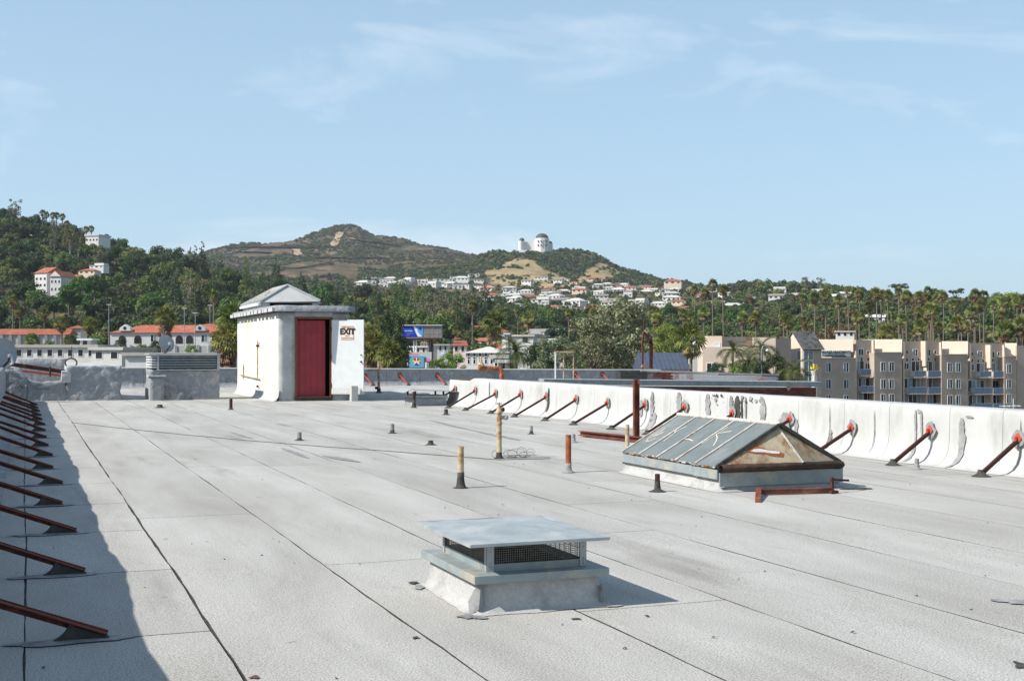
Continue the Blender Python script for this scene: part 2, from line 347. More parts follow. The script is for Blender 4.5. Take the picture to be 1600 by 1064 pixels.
leafmat('leaf_dark', (0.030, 0.056, 0.023), (0.077, 0.110, 0.044), .30)
leafmat('leaf_euc', (0.089, 0.109, 0.053), (0.199, 0.206, 0.115), .25)
leafmat('leaf_olive', (0.103, 0.124, 0.032), (0.214, 0.221, 0.074), .25)
leafmat('leaf_bright', (0.089, 0.169, 0.026), (0.221, 0.309, 0.067), .25)
leafmat('leaf_grey', (0.086, 0.109, 0.052), (0.345, 0.368, 0.218), .12)
leafmat('leaf_dry', (.10, .078, .030), (.20, .15, .065), .2)
leafmat('leaf_palm', (.055, .090, .018), (.27, .29, .09), .22)
leafmat('leaf_palm_dry', (.20, .125, .065), (.34, .24, .14), .15)
leafmat('leaf_feather', (.030, .055, .014), (.12, .15, .045), .1)
leafmat('chaparral', (0.058, 0.072, 0.033), (0.122, 0.118, 0.061), .35)
# ================================================================== THE ROOF
roof = MB()
roof.prism([(-.9, -8, -.010), (10.4, -8, -.010), (10.4, 31.4, -.010), (14.2, 31.4, -.010), (14.2, 38.3, -.010), (26.2, 38.3, -.010), (31.8, 50.2, -.010), (-6.5, 50.2, -.010), (-6.5, 37.5, -.010), (-.9, 37.5, -.010)], (0, 0, -.5))
roof = tag(roof.build('roof', 'tar'), kind='structure')
SEAMS = [-.47, .01, .857, 1.78, 2.70, 3.58, 4.48, 5.38, 6.28, 7.18, 8.08, 8.98, 9.72, 10.12]
def edge_x(k, y):
    x = SEAMS[k] + .012 * mnoise.noise(Vector((k * 5.3, y * .35, 1))) + .006 * mnoise.noise(Vector((k * 2.3, y * 1.7, 4))) + .003 * mnoise.noise(Vector((k * 1.3, y * 5.0, 8)))
    return x
def gap(k, y):
    base = .0070 if k == 2 else .0046
    return max(.0016, base * (1 + 1.3 * mnoise.noise(Vector((k * 9.1, y * .7, 7))) + .9 * mnoise.noise(Vector((k * 4.7, y * 3.1, 2)))))
def sheet(k, y0, y1, ex=None, name='roofing_sheet', zt=0.0):
    n = max(2, int((y1 - y0) / .16)); vs = []
    for i in range(n + 1):
        y = y0 + (y1 - y0) * i / n
        xl = edge_x(k, y) + gap(k, y); xr = edge_x(k + 1, y) - gap(k + 1, y)
        yy = y
        w1 = .006 * mnoise.noise(Vector((k, y0 * 3, 2))) ; 
        for t in (0, .33, .67, 1):
            x = xl + (xr - xl) * t
            e = (.010 * mnoise.noise(Vector((x * 4, y0 * 3 if i == 0 else y1 * 3, 5)))) if i in (0, n) else 0
            z = zt + .0035 * mnoise.noise(Vector((x * 1.2, y * .8, 3)))
            vs.append((x, yy + e, z))
    fs = []
    for i in range(n):
        for j in range(3):
            a = i * 4 + j; fs.append((a, a + 1, a + 5, a + 4))
    b = len(vs); vs += [(v[0], v[1], -.009) for v in vs]
    for i in range(n):
        a = i * 4; fs.append((a, a + 4, b + a + 4, b + a)); a += 3; fs.append((a + 4, a, b + a, b + a + 4))
    for j in range(3):
        fs.append((j + 1, j, b + j, b + j + 1)); a = n * 4 + j; fs.append((a, a + 1, b + a + 1, b + a))
    m = MB(); m.add(vs, fs); m.m = [0] * (3 * n) + [1] * (len(fs) - 3 * n); return m.build(name, ['cap_sheet', 'tar'], roof, smooth=False)
LBY = [6.3 + 1.87 * i for i in range(-2, 17)]           # where the left-hand braces stand
for k in range(len(SEAMS) - 1):
    if k == 1: cuts = [-8] + LBY + [44, 49.9]
    elif k == 0: cuts = [-8, 2, 9.2, 18, 27, 37, 49.9]
    else:
        c = -8 + rnd.uniform(0, 6); cuts = [-8]
        while c < 48:
            cuts.append(c); c += rnd.uniform(7.0, 10.5)
        cuts.append(49.9)
    cuts = sorted(set(cuts))
    for a, b in zip(cuts[:-1], cuts[1:]):
        if b - a < .4: continue
        g = .006 if k == 1 else .0042
        sheet(k, a + g, b - g)
m = MB(); m.add([(10.13, 31.5, 0), (14.1, 31.5, 0), (14.1, 38.4, 0), (26, 38.4, 0), (31.5, 49.9, 0), (10.13, 49.9, 0)], [(0, 1, 2, 3, 4, 5)]); m.build('roofing_sheet', 'cap_sheet', roof)
m = MB(); m.add([(-6.4, 37.6, 0), (-.48, 37.6, 0), (-.48, 49.9, 0), (-6.4, 49.9, 0)], [(0, 1, 2, 3)]); m.build('roofing_sheet', 'cap_sheet', roof)
# dark scuffs, old tar repairs and bloom lying on the sheets (each its own thin mastic patch)
def ground_patch(px, py, wpx, hpx, mat='tar_grey', rot=0, seed=0, n=30, j=.55, z=.006, name='mastic_patch', parent=None):
    c = GP(px, py); d = F * HC / (py - YH); rx = wpx * d / F / 2; ry = hpx * d * d / F / HC / 2
    m = MB(); pts = [(math.cos(a) * rx * q_, math.sin(a) * ry * q_) for a, q_ in [(2 * math.pi * i / n, .75 + .8 * mnoise.noise(Vector((math.cos(2 * math.pi * i / n) * 1.3, math.sin(2 * math.pi * i / n) * 1.3, seed * 3.7))) + .25 * mnoise.noise(Vector((i * 1.1, seed, 0)))) for i in range(n)]]
    M = Matrix.Rotation(-TH + rot, 3, 'Z')
    vs = [c + M @ Vector((x, y, z)) for x, y in pts] + [c + Vector((0, 0, z + .003))]
    m.add(vs, [(i, (i + 1) % n, n) for i in range(n)]); return m.build(name, mat, parent or roof)
for i, (px, py, w, h, mt) in enumerate([(1590, 940, 90, 14, 'tar_grey'), (1596, 1040, 26, 12, 'tar'), (398, 1058, 22, 5, 'rust_beam'), (655, 917, 34, 8, 'tar_grey'), (738, 963, 48, 13, 'tar_grey'), (950, 946, 52, 7, 'tar_grey'),
        (1340, 764, 60, 5, 'tar'), (650, 996, 12, 5, 'tar'), (645, 911, 20, 4, 'tar'), (1010, 962, 10, 3, 'tar'), (900, 967, 22, 3, 'tar')]):
    ground_patch(px, py, w, h, mt, seed=i + 3)
for i, (a, b, w) in enumerate([((505, 712), (562, 722), .10), ((735, 690), (812, 690), .0), ((360, 675), (395, 686), .05), ((672, 657), (735, 672), .07), ((735, 672), (812, 688), .10), ((440, 700), (482, 716), .08)]):
    if not w: continue
    A, B = GP(*a), GP(*b); t = (B - A).normalized(); sd = Vector((-t.y, t.x, 0)); m = MB(); vs = []
    for q in range(13):
        f = q / 12; c = A.lerp(B, f); ww = w * (.35 + math.sin(f * math.pi)) * .5 * (1 + .3 * mnoise.noise(c * 3)); vs += [c + sd * ww + Vector((0, 0, .006)), c - sd * ww + Vector((0, 0, .006))]
    m.add(vs, [(2 * q, 2 * q + 1, 2 * q + 3, 2 * q + 2) for q in range(12)]); m.build('dirt_streak', 'tar_grey', roof)
# small stones and leaves blown onto the roof: nobody could count them
deb = MB(); r2 = random.Random(11)
for i in range(230):
    if i < 130: x, y = r2.uniform(-.4, 8.5), r2.uniform(3.6, 16)
    else: x, y = r2.uniform(-.4, 9.5), r2.uniform(5, 34)
    s = r2.uniform(.004, .013); z0 = .002
    p = [Vector((x, y, z0)) + Vector((r2.uniform(-1, 1), r2.uniform(-1, 1), r2.uniform(-.2, .9))) * s for _ in range(6)]
    deb.add(p, [(0, 1, 2), (0, 2, 3), (0, 3, 4), (1, 2, 5), (2, 3, 5), (3, 4, 5), (0, 4, 1), (1, 4, 5)])
tag(deb.build('roof_debris', 'bark'), 'scattered bits of grit and dry leaves on the grey roof', 'debris', kind='stuff')

# ------------------------------------------------------------------ parapets
def make_parapet(name, label, prof, y0, y1, step, mat, seed, top_wave=.012, panel='membrane_panel', back=-.4, flipx=False, step_at=None):
    """wall along Y; prof = [(x,z)...] from roof foot to outer face"""
    t = thing(name, label, 'parapet', (prof[0][0], y0, 0))
    core = MB(); n = int((y1 - y0) / 2) + 1
    cp = [(x + (.012 if not flipx else -.012), z - .012) for x, z in prof]
    cp += [(prof[-1][0], back), (prof[0][0] + (.02 if not flipx else -.02), back)]
    core.prism([(x, y0 + .01, z) for x, z in cp], (0, y1 - y0 - .02, 0)); core.build('wall_core', 'tar', t)
    y = y0; r = random.Random(seed); k = 0
    while y < y1 - .05:
        e = min(y + step * r.uniform(.82, 1.15), y1)
        if y1 - e < .35: e = y1
        vs = []; ns = 4
        for i in range(ns + 1):
            yy = y + .0025 + (e - y - .005) * i / ns
            for q, (x, z) in enumerate(prof):
                w = 0; hh = 0
                if z > .5 * prof[len(prof) // 2][1]:
                    hh = top_wave * mnoise.noise(Vector((yy * .55, seed, 0))) + top_wave * .5 * mnoise.noise(Vector((yy * 2.5, seed, 3)))
                if step_at and yy > step_at and z > .3: hh -= .05
                vs.append((x + (-abs(w) if not flipx else abs(w)), yy, z + hh))
        P = len(prof); fs = [(i * P + q, i * P + q + 1, (i + 1) * P + q + 1, (i + 1) * P + q) for i in range(ns) for q in range(P - 1)]
        if not flipx: fs = [tuple(reversed(f)) for f in fs]
        m = MB(); m.add(vs, fs); o = m.build(panel, mat, t, smooth=True)
        y = e; k += 1
    return t
PR = [(9.97, .004), (10.06, .014), (10.14, .05), (10.2, .115), (10.235, .2), (10.25, .3), (10.253, .42), (10.256, .55), (10.26, .655), (10.272, .688), (10.30, .702), (10.55, .705), (10.585, .69), (10.60, .62), (10.605, .3)]
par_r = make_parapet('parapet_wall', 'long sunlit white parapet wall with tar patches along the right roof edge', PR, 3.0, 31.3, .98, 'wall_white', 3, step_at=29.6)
def wall_y(px, X=10.25):
    return (F * X / (C_ * (px - 38)) - S_ * X) / C_
def wall_x(z):
    zs = [p[1] for p in PR[:9]]; xs = [p[0] for p in PR[:9]]; return float(np.interp(z, zs, xs))
def wall_patch(y, w, z0, z1, mat, seed, n=14, lean=0.0, name='tar_smear', proud=.016, hollow=False):
    r = random.Random(seed); m = MB(); vs = []
    for i in range(n + 1):
        f = i / n; z = z0 + (z1 - z0) * f; end = min(1, 4 * f + .3, 4 * (1 - f) + .35)
        yc = y + lean * f + r.uniform(-.1, .1) * w; hw = w / 2 * end * r.uniform(.75, 1.2); x = wall_x(z) - proud
        vs += [(x, yc - hw, z), (x, yc + hw, z)]
    m.add(vs, [(2 * i, 2 * i + 1, 2 * i + 3, 2 * i + 2) for i in range(n)]); return m.build(name, mat, par_r)
for i, (px, w, z0, z1, mt) in enumerate([(1020, .13, .05, .66, 'tar_grey'), (1024, .2, .0, .3, 'tar_grey'), (1062, .17, .25, .68, 'tar_grey'), (1107, .14, .1, .69, 'tar_grey'), (1143, .10, .2, .68, 'tar_grey'), (1153, .16, .1, .68, 'tar'), (1160, .05, .2, .67, 'tar'), (1166, .05, .3, .67, 'tar_grey'),
        (1193, .15, .05, .66, 'tar_grey'), (1246, .09, .0, .40, 'tar_grey'), (1228, .26, .2, .48, 'tar_grey'), (1300, .08, .02, .3, 'tar_grey'), (1432, .035, .15, .64, 'tar_grey'), (1441, .035, .3, .64, 'tar_grey'), (1437, .07, .60, .65, 'tar_grey'), (1433, .06, .0, .2, 'tar_grey'), (1505, .10, .0, .58, 'tar_grey'), (1516, .12, .585, .61, 'tar_grey'),
        (1003, .1, .2, .5, 'tar_grey'), (858, .08, .1, .6, 'tar'), (1298, .012, .1, .6, 'tar'), (1368, .012, .05, .6, 'tar'), (1597, .012, .05, .6, 'tar'), (765, .05, .3, .66, 'tar_grey')]):
    wall_patch(wall_y(px), w, z0, z1, mt, i + 1, lean=.02)
# mildew blotches high on the wall
for i in range(26):
    px = rnd.uniform(1108, 1192); y = wall_y(px); z = .69 - abs(rnd.gauss(0, .10)) - .01
    s = rnd.uniform(.012, .05); m = MB(); p = jit_poly(0, 0, s, s * .8, 9, .5, i); x = wall_x(z) - .017
    m.add([(x - .0001 * i, y + a, min(z + b, .69)) for a, b in p], [tuple(range(9))]); m.build('mildew_spot', 'tar_grey' if i % 3 else 'tar', par_r)

PL = [(-.185 - (x - 9.97), z * .93 / .705) for x, z in PR]
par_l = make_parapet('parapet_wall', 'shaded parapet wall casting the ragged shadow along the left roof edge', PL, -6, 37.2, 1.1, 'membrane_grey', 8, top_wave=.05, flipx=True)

# far parapet across the back, slightly lower to the right
def cross_parapet(name, label, x0, x1, Y, za, zb, thick=.32, mat='membrane_grey', step=1.6, seed=4, cap='wall_white'):
    t = thing(name, label, 'parapet', (x0, Y, 0)); x = x0; r = random.Random(seed)
    core = MB(); core.prism([(x0, Y + .03, -.3), (x1, Y + .03, -.3), (x1, Y + .03, zb - .03), (x0, Y + .03, za - .03)], (0, thick - .06, 0)); core.build('wall_core', 'tar', t)
    while x < x1 - .01:
        e = min(x1, x + step * r.uniform(.85, 1.15))
        if x1 - e < .4: e = x1
        m = MB(); nx = 5; nz = 6; vs = []
        zt = lambda q: za + (zb - za) * (q - x0) / (x1 - x0)
        for i in range(nx + 1):
            q = x + .004 + (e - x - .008) * i / nx
            prof = [(-.22, .004), (-.10, .03), (-.03, .10), (0, .2)] + [(0, .2 + (zt(q) - .23) * f) for f in (.25, .5, .75, 1)]
            for a, z in prof:
                w = .02 * mnoise.noise(Vector((q * 1.7, z * 2.5, seed))); vs.append((q, Y + a + w, z))
        P = 8; m.add(vs, [(i * P + j, (i + 1) * P + j, (i + 1) * P + j + 1, i * P + j + 1) for i in range(nx) for j in range(P - 1)])
        m.build('membrane_panel', mat, t, smooth=True)
        c = MB(); zc = (zt(x) - .03, zt(e) - .03)
        c.add([(x + .004, Y - .04, zc[0]), (e - .004, Y - .04, zc[1]), (e - .004, Y - .04, zc[1] + .035), (x + .004, Y - .04, zc[0] + .035), (x + .004, Y + thick + .03, zc[0]), (e - .004, Y + thick + .03, zc[1]), (e - .004, Y + thick + .03, zc[1] + .05), (x + .004, Y + thick + .03, zc[0] + .05)],
              [(0, 1, 2, 3), (3, 2, 6, 7), (5, 4, 7, 6), (0, 4, 5, 1), (0, 3, 7, 4), (1, 5, 6, 2)]); c.build('coping', cap, t)
        x = e
    return t
par_f = cross_parapet('parapet_wall', 'low grey membrane parapet across the far end of the roof', -6.4, 26.2, 50, .84, .56)

# ------------------------------------------------------------------ braces
def make_brace(name, label, foot, top, group, plate_n, w=.034, hot=True, boot=True, barmat='rust_dark', seed=0):
    """foot on the roof, top on the wall; plate_n = wall normal (towards the roof)"""
    foot, top = Vector(foot), Vector(top); t = thing(name, label, 'brace', foot, group=group); nrm = Vector(plate_n)
    d = (top - foot).normalized(); m = MB()
    # steel angle: two legs
    side = d.cross(Vector((0, 0, 1))).normalized(); up = side.cross(d)
    m.beam(foot - d * .03 + Vector((0, 0, .012)), top + nrm * .02, w, .007, up); m.beam(foot - d * .03 - up * w / 2 + side * w / 2 + Vector((0, 0, .012)), top + nrm * .02 - up * w / 2 + side * w / 2, .007, w, up)
    m.build('bar', barmat, t)
    tang = Vector((nrm.y, -nrm.x, 0)); p = top + nrm * .022; s = .062
    r = random.Random(seed); m = MB()
    pts = [p + tang * (math.cos(a) * s * 1.5 * r.uniform(.75, 1.2)) + Vector((0, 0, math.sin(a) * s * 1.7 * r.uniform(.75, 1.2))) for a in [i * math.pi / 5 for i in range(10)]]
    m.prism(pts, nrm * -.008); m.build('mastic', 'tar_grey' if hot else 'tar', t)
    m = MB(); m.prism([p + tang * s + nrm * .004, p + Vector((0, 0, s)) + nrm * .004, p - tang * s + nrm * .004, p - Vector((0, 0, s)) + nrm * .004], nrm * .012)
    m.beam(p, p + nrm * .05 - Vector((0, 0, .01)), .03, .045); m.build('wall_plate', 'primer_red', t)
    m = MB(); bc = foot + Vector((d.x, d.y, 0)).normalized() * .05
    m.lathe(bc, [(.10, .003), (.085, .012), (.05, .03), (.033, .055), (.03, .075)], 12, jit=.12); m.build('boot', 'tar', t)
    return t
ORD = 'first second third fourth fifth sixth seventh eighth ninth tenth eleventh twelfth thirteenth fourteenth fifteenth sixteenth seventeenth eighteenth nineteenth twentieth twenty-first twenty-second twenty-third twenty-fourth twenty-fifth'.split()
for i in range(14):
    y = 11.08 + 1.512 * i; dx = .60 if i < 3 else .74; z = .385 if i < 3 else .42
    lab = 'rusty brace on the sunlit white parapet, %s from the right picture edge' % ORD[i]
    if i == 0: lab = 'steel brace nearest the right picture edge on the white parapet'
    if i == 1: lab = 'second steel brace from the right picture edge on the white parapet'
    if i == 2: lab = 'steel brace on the white parapet just right of the skylight'
    if i == 3: lab = 'steel brace hidden behind the skylight ridge on the white parapet'
    jr = random.Random(i * 7 + 1); dx += jr.uniform(-.05, .05); z += jr.uniform(-.03, .025); y += jr.uniform(-.04, .04)
    make_brace('steel_brace', lab, (10.2 - dx, y + jr.uniform(-.03, .03), 0), (10.235, y, z), 'braces along the right parapet', (-1, 0, 0), seed=i)  # bar colour is rust with the shade of the underside put in
for i, y in enumerate(LBY):
    if y < 3.5 or i > 17: continue
    lab = 'dark rusty brace of the shaded left parapet, %s from the near end' % ORD[i - 2]
    if i == 2: lab = 'nearest dark rusty brace of the shaded left parapet'
    if i == 3: lab = 'second nearest dark rusty brace of the shaded left parapet'
    jr = random.Random(i + 50); foot, top = Vector((.36 + jr.uniform(-.03, .03), y, .004)), Vector((-.45, y + jr.uniform(-.03, .03), .335 + jr.uniform(-.03, .03))); t = thing('steel_brace', lab, 'brace', foot, group='braces along the left parapet')
    d = (top - foot).normalized(); up = Vector((-d.z, 0, d.x)) * (1 if d.x > 0 else -1); m = MB()
    m.beam(foot + Vector((-.02, 0, .02)), top, .050, .008, up); m.beam(foot + Vector((-.02, .021, .012)), top + Vector((0, .021, -.016)), .008, .044, up); m.build('bar', 'rust_beam', t, bevel=.002)
    # gusset: mastic-wrapped stub with a hollow back edge
    g = MB(); prof = []
    for q in range(9):
        a = q / 8 * math.pi / 2; prof.append((foot.x - .30 + .11 * math.sin(a) , .004 + .095 * (1 - math.cos(a))))
    prof = [(foot.x - .34, .004)] + prof + [(foot.x - .165, .070), (foot.x - .01, .012), (foot.x - .01, .004)]
    g.prism([(x, y - .018, z) for x, z in prof], (0, .036, 0)); g.build('gusset', 'tar', t)
    s = MB(); n = 18; pts = jit_poly(foot.x - .19, y - .015, .27, .07, n, .22, i); s.add([(a, b, .0065) for a, b in pts] + [(foot.x - .19, y, .013)], [(q, (q + 1) % n, n) for q in range(n)]); s.build('mastic', 'tar_grey', t)
for i, px in enumerate((570, 625, 683, 899, 941)):
    top = PY(px, 589, 49.99); top.z = .40; foot = Vector((top.x + .15, top.y - .75, 0))
    make_brace('steel_brace', ['steel brace on the far grey parapet, just right of the open white door', 'middle of the three red braces on the far grey parapet', 'red brace on the far grey parapet, nearest the white wall end', 'brace on the far parapet beyond the white wall, left of the pipe frame', 'brace on the far parapet beyond the white wall, right of the pipe frame'][i],
               foot, (top.x, 49.99, top.z), 'braces on the far parapet', (0, -1, 0), w=.07, hot=False, barmat='primer_red', seed=i)

# ------------------------------------------------------------------ front vent
vt = thing('roof_vent', 'grey sheet metal roof vent with flat tilted cap in the foreground', 'vent', (2.52, 6.62, 0))
m = MB(); vs = []
X0, X1, Y0, Y1 = 2.2, 2.86, 6.2, 7.04
rings = [(.065, .003, .012), (.032, .015, .01), (.016, .05, .006), (.01, .12, .004), (.0, .175, .002)]
n = 8; loop = []
for a in range(n): loop.append((X0 + (X1 - X0) * a / n, Y0, 0, -1))
for a in range(n): loop.append((X1, Y0 + (Y1 - Y0) * a / n, 1, 0))
for a in range(n): loop.append((X1 - (X1 - X0) * a / n, Y1, 0, 1))
for a in range(n): loop.append((X0, Y1 - (Y1 - Y0) * a / n, -1, 0))
for off, z, am in rings:
    for k, (x, y, nx, ny) in enumerate(loop):
        if k % n == 0:   # corners go out both ways
            nx = -1 if x == X0 else 1; ny = -1 if y == Y0 else 1
        w = 1 + .55 * mnoise.noise(Vector((x * 5, y * 5, z * 9)))
        vs.append((x + nx * off * w, y + ny * off * w, z))
K = len(loop); m.add(vs, [(i * K + j, i * K + (j + 1) % K, (i + 1) * K + (j + 1) % K, (i + 1) * K + j) for i in range(len(rings) - 1) for j in range(K)])
m.build('curb', 'curb_sheet', vt, smooth=True)
m = MB(); r = random.Random(5)
for (x, y, w, h) in ((X0 - .012, Y0 - .012, .05, .16), (X1 + .012, Y0 - .012, .04, .12)):
    pts = [(x - w, y - .012 + w * .3, .0), (x - w * .2, y - .022, .03), (x + w * .4, y - .02, .002), (x + w * .35, y - .016, h * .6), (x + w * .1, y - .014, h), (x - w * .5, y + .01, h * .8), (x - w, y + .03, h * .4)]
    m = MB(); m.add(pts + [(x - w * .1, y - .02, h * .4)], [(i, (i + 1) % 7, 7) for i in range(7)]); m.build('torn_flashing', 'tar_grey', vt)
m = MB(); m.box(X0 - .05, X1 + .05, Y0 - .05, Y1 + .05, .162, .205); m.build('flange', 'flashing_grey', vt, bevel=.003)
m = MB(); a, b, c, d = X0 + .055, X1 - .045, Y0 + .05, Y1 - .05; tk = .006
for q in (m.box(a, b, c, c + tk, .205, .243), m.box(a, b, d - tk, d, .205, .243), m.box(a, a + tk, c + tk, d - tk, .205, .243), m.box(b - tk, b, c + tk, d - tk, .205, .243)): pass
m.build('collar', 'flashing_grey', vt)
for (x, y) in ((a, c), (b, c), (a, d), (b, d)):
    m = MB(); sx = 1 if x == a else -1; sy = 1 if y == c else -1
    m.box(min(x, x + sx * .032) - .003, max(x, x + sx * .032) + .003, y - sy * .004 - .002, y - sy * .004 + .002, .206, .372)
    m.box(x - sx * .004 - .002, x - sx * .004 + .002, min(y, y + sy * .032), max(y, y + sy * .032), .206, .372); p = m.build('post', 'galvanized_rusty', vt)
    for zz in (.22, .235, .25, .31, .335):
        rv = MB(); rv.lathe((0, 0, 0), [(.004, 0), (.003, .003)], 6); Mx = Matrix.Translation((x + sx * .016, y - sy * .007, zz)) @ Matrix.Rotation(R(90) * sy, 4, 'X'); rv.v = [tuple(Mx @ Vector(v)) for v in rv.v]; rv.build('rivet', 'tar_grey', p)
m = MB(); w = .0009
for (p, q) in (((a, c), (b, c)), ((b, c), (b, d)), ((b, d), (a, d)), ((a, d), (a, c))):
    P, Q = Vector((p[0], p[1], 0)), Vector((q[0], q[1], 0)); Ln = (Q - P).length; nb = int(Ln / .0127)
    dd = (Q - P).normalized(); inn = Vector((-dd.y, dd.x, 0)) * .009
    for i in range(nb): c0 = P + dd * (Ln * (i + .5) / nb) + inn; m.beam(c0 + Vector((0, 0, .243)), c0 + Vector((0, 0, .37)), w * 2, w * 2, (dd.x, dd.y, 0))
    for i in range(11): z = .243 + .0117 * i; m.beam(P + inn + Vector((0, 0, z)), Q + inn + Vector((0, 0, z)), w * 2, w * 2)
m.build('wire_screen', 'screen_wire', vt)
m = MB(); m.box(a + .03, b - .03, c + .03, d - .03, .15, .208); m.build('shaft_mouth', 'black_void', vt)
m = MB(); cx0, cx1, cy0, cy1 = 2.115, 2.895, 6.115, 7.07; ap = ((cx0 + cx1) / 2, (cy0 + cy1) / 2, .376); e = .016
cc = [(cx0, cy0, .372), (cx1, cy0, .372), (cx1, cy1, .372), (cx0, cy1, .372)]
g = 14; vs = []
for i in range(g + 1):
    for j in range(g + 1):
        u, v = i / g, j / g; z = .372 + .022 * (1 - max(abs(u - .5), abs(v - .5)) * 2) + .011 * mnoise.noise(Vector((u * 3, v * 3, 1))) + .004 * mnoise.noise(Vector((u * 9, v * 7, 2)))
        vs.append((cx0 + (cx1 - cx0) * u, cy0 + (cy1 - cy0) * v, z))
m.add(vs, [(i * (g + 1) + j, (i + 1) * (g + 1) + j, (i + 1) * (g + 1) + j + 1, i * (g + 1) + j + 1) for i in range(g) for j in range(g)])
cap = m.build('cap', 'galvanized', vt); so = cap.modifiers.new('t', 'SOLIDIFY'); so.thickness = .004
m = MB(); m.box(cx0, cx1, cy0 - .002, cy0 + .001, .357, .373); m.box(cx0, cx1, cy1 - .001, cy1 + .002, .357, .373); m.box(cx0 - .002, cx0 + .001, cy0 + .001, cy1 - .001, .357, .373); m.box(cx1 - .001, cx1 + .002, cy0 + .001, cy1 - .001, .357, .373); m.build('cap_lip', 'galvanized', vt)

# ------------------------------------------------------------------ skylight
sk = thing('roof_skylight', 'gabled skylight with five painted-over panes, scratched letters and rusty end', 'skylight', (6.95, 11.8, 0))
sx0, sx1, sy0, sy1 = 6.29, 7.62, 10.80, 12.86; zr, ze = .63, .235; rx = 6.955
m = MB(); vs = []; ring = [(.08, .004), (.035, .02), (.015, .06), (.0, .14)]; pts = []
for k in range(10): pts.append((sx0 + (sx1 - sx0) * k / 10, sy0, 0, -1))
for k in range(14): pts.append((sx1, sy0 + (sy1 - sy0) * k / 14, 1, 0))
for k in range(10): pts.append((sx1 - (sx1 - sx0) * k / 10, sy1, 0, 1))
for k in range(14): pts.append((sx0, sy1 - (sy1 - sy0) * k / 14, -1, 0))
for off, z in ring:
    for (x, y, nx, ny) in pts:
        if x in (sx0, sx1) and y in (sy0, sy1): nx = -1 if x == sx0 else 1; ny = -1 if y == sy0 else 1
        w = 1 + .5 * mnoise.noise(Vector((x * 4, y * 4, z * 5))); vs.append((x + nx * off * w, y + ny * off * w, z))
K = len(pts); m.add(vs, [(i * K + j, i * K + (j + 1) % K, (i + 1) * K + (j + 1) % K, (i + 1) * K + j) for i in range(3) for j in range(K)]); m.build('curb', 'curb_sheet', sk, smooth=True)
def curb_band(name, mat, x0, x1, y0, y1, z0, z1):
    return MB().box(x0, x1, y0, y1, z0, z1).build(name, mat, sk, bevel=.002)
curb_band('gutter_flashing', 'flashing_grey', sx0 - .05, sx0 - .035, sy0 + .45, sy1 + .03, .125, .215); curb_band('gutter_flashing', 'flashing_grey', sx0 - .051, sx0 - .034, sy0 - .03, sy0 + .445, .12, .212)
curb_band('gutter_flashing', 'flashing_grey', sx0 - .03, sx1 + .05, sy0 - .05, sy0 - .03, .05, .185); curb_band('gutter_flashing', 'flashing_grey', sx1 + .035, sx1 + .05, sy0 - .025, sy1 + .03, .1, .2); curb_band('gutter_flashing', 'flashing_grey', sx0 - .03, sx1 + .03, sy1 + .031, sy1 + .045, .1, .2)
m = MB(); n = 40; vs = []       # sagging tar-brown bulge of old flashing over the front curb
for i in range(n + 1):
    x = sx0 - .03 + (sx1 - sx0 + .06) * i / n; s = .5 + .5 * math.sin(math.pi * i / n); wv = .012 * mnoise.noise(Vector((x * 9, 0, 0)))
    for a, z in ((-.030, .182 + wv), (-.062 - .02 * s, .19 + wv), (-.075 - .15 * s ** 2, .215 + .02 * s), (-.05 - .15 * s ** 2, .245 + .03 * s + wv), (.02, .262 + .01 * s)): vs.append((x, sy0 + a, z))
m.add(vs, [(i * 5 + j, (i + 1) * 5 + j, (i + 1) * 5 + j + 1, i * 5 + j + 1) for i in range(n) for j in range(4)]); m.build('front_flashing', 'tar_brown', sk, smooth=True)['label'] = 'bulging rust-black flashing under the skylight end'
m = MB(); m.box(sx0, sx1, sy0 + .03, sy1, .13, .226); m.build('curb_frame', 'tar_grey', sk)
ng_ = 5
for side in (0, 1):
    xe = sx0 - .045 if side == 0 else sx1 + .045
    for i in range(ng_):
        ya, yb = sy0 + (sy1 - sy0) * i / ng_ + .014, sy0 + (sy1 - sy0) * (i + 1) / ng_ - .014
        A = [Vector((xe, ya, ze)), Vector((xe, yb, ze)), Vector((rx, yb, zr)), Vector((rx, ya, zr))]; nr = (A[1] - A[0]).cross(A[3] - A[0]).normalized()
        if nr.z < 0: nr = -nr
        MB().prism([p + nr * (.002 * mnoise.noise(Vector((i, side, 3)))) for p in A], -nr * .006).build('pane', 'glazing_paint', sk)
    for i in range(ng_ + 1):
        y = sy0 + (sy1 - sy0) * i / ng_; A, B = Vector((xe - .004 * (1 - 2 * side), y, ze + .004)), Vector((rx, y, zr + .006))
        m = MB(); pts = [A.lerp(B, q / 10) + Vector((0, .006 * mnoise.noise(Vector((i * 3, q, side))), 0)) for q in range(11)]
        m.tube(pts, [.011 * (1 + .3 * mnoise.noise(Vector((i, q * 2, 5)))) for q in range(11)], 6); m.build('glazing_bar', 'caulk' if i else 'tar', sk)
MB().tube([(rx, sy0 - .03, zr + .012), (rx, sy1 + .02, zr + .012)], .02, 8).build('ridge_cap', 'caulk', sk)
E0, Eu, Ev = (80, 295), (635, 135), (350, -250); det = Eu[0] * Ev[1] - Ev[0] * Eu[1]
def slope_pt(zx, zy):
    dx, dy = zx - E0[0], zy - E0[1]; u = (dx * Ev[1] - Ev[0] * dy) / det; v = (Eu[0] * dy - dx * Eu[1]) / det
    return Vector((sx0 - .045, sy1 + (sy0 - sy1) * u, ze)).lerp(Vector((rx, sy1 + (sy0 - sy1) * u, zr)), v)
nrm = Vector((-(zr - ze), 0, rx - sx0 + .045)).normalized()
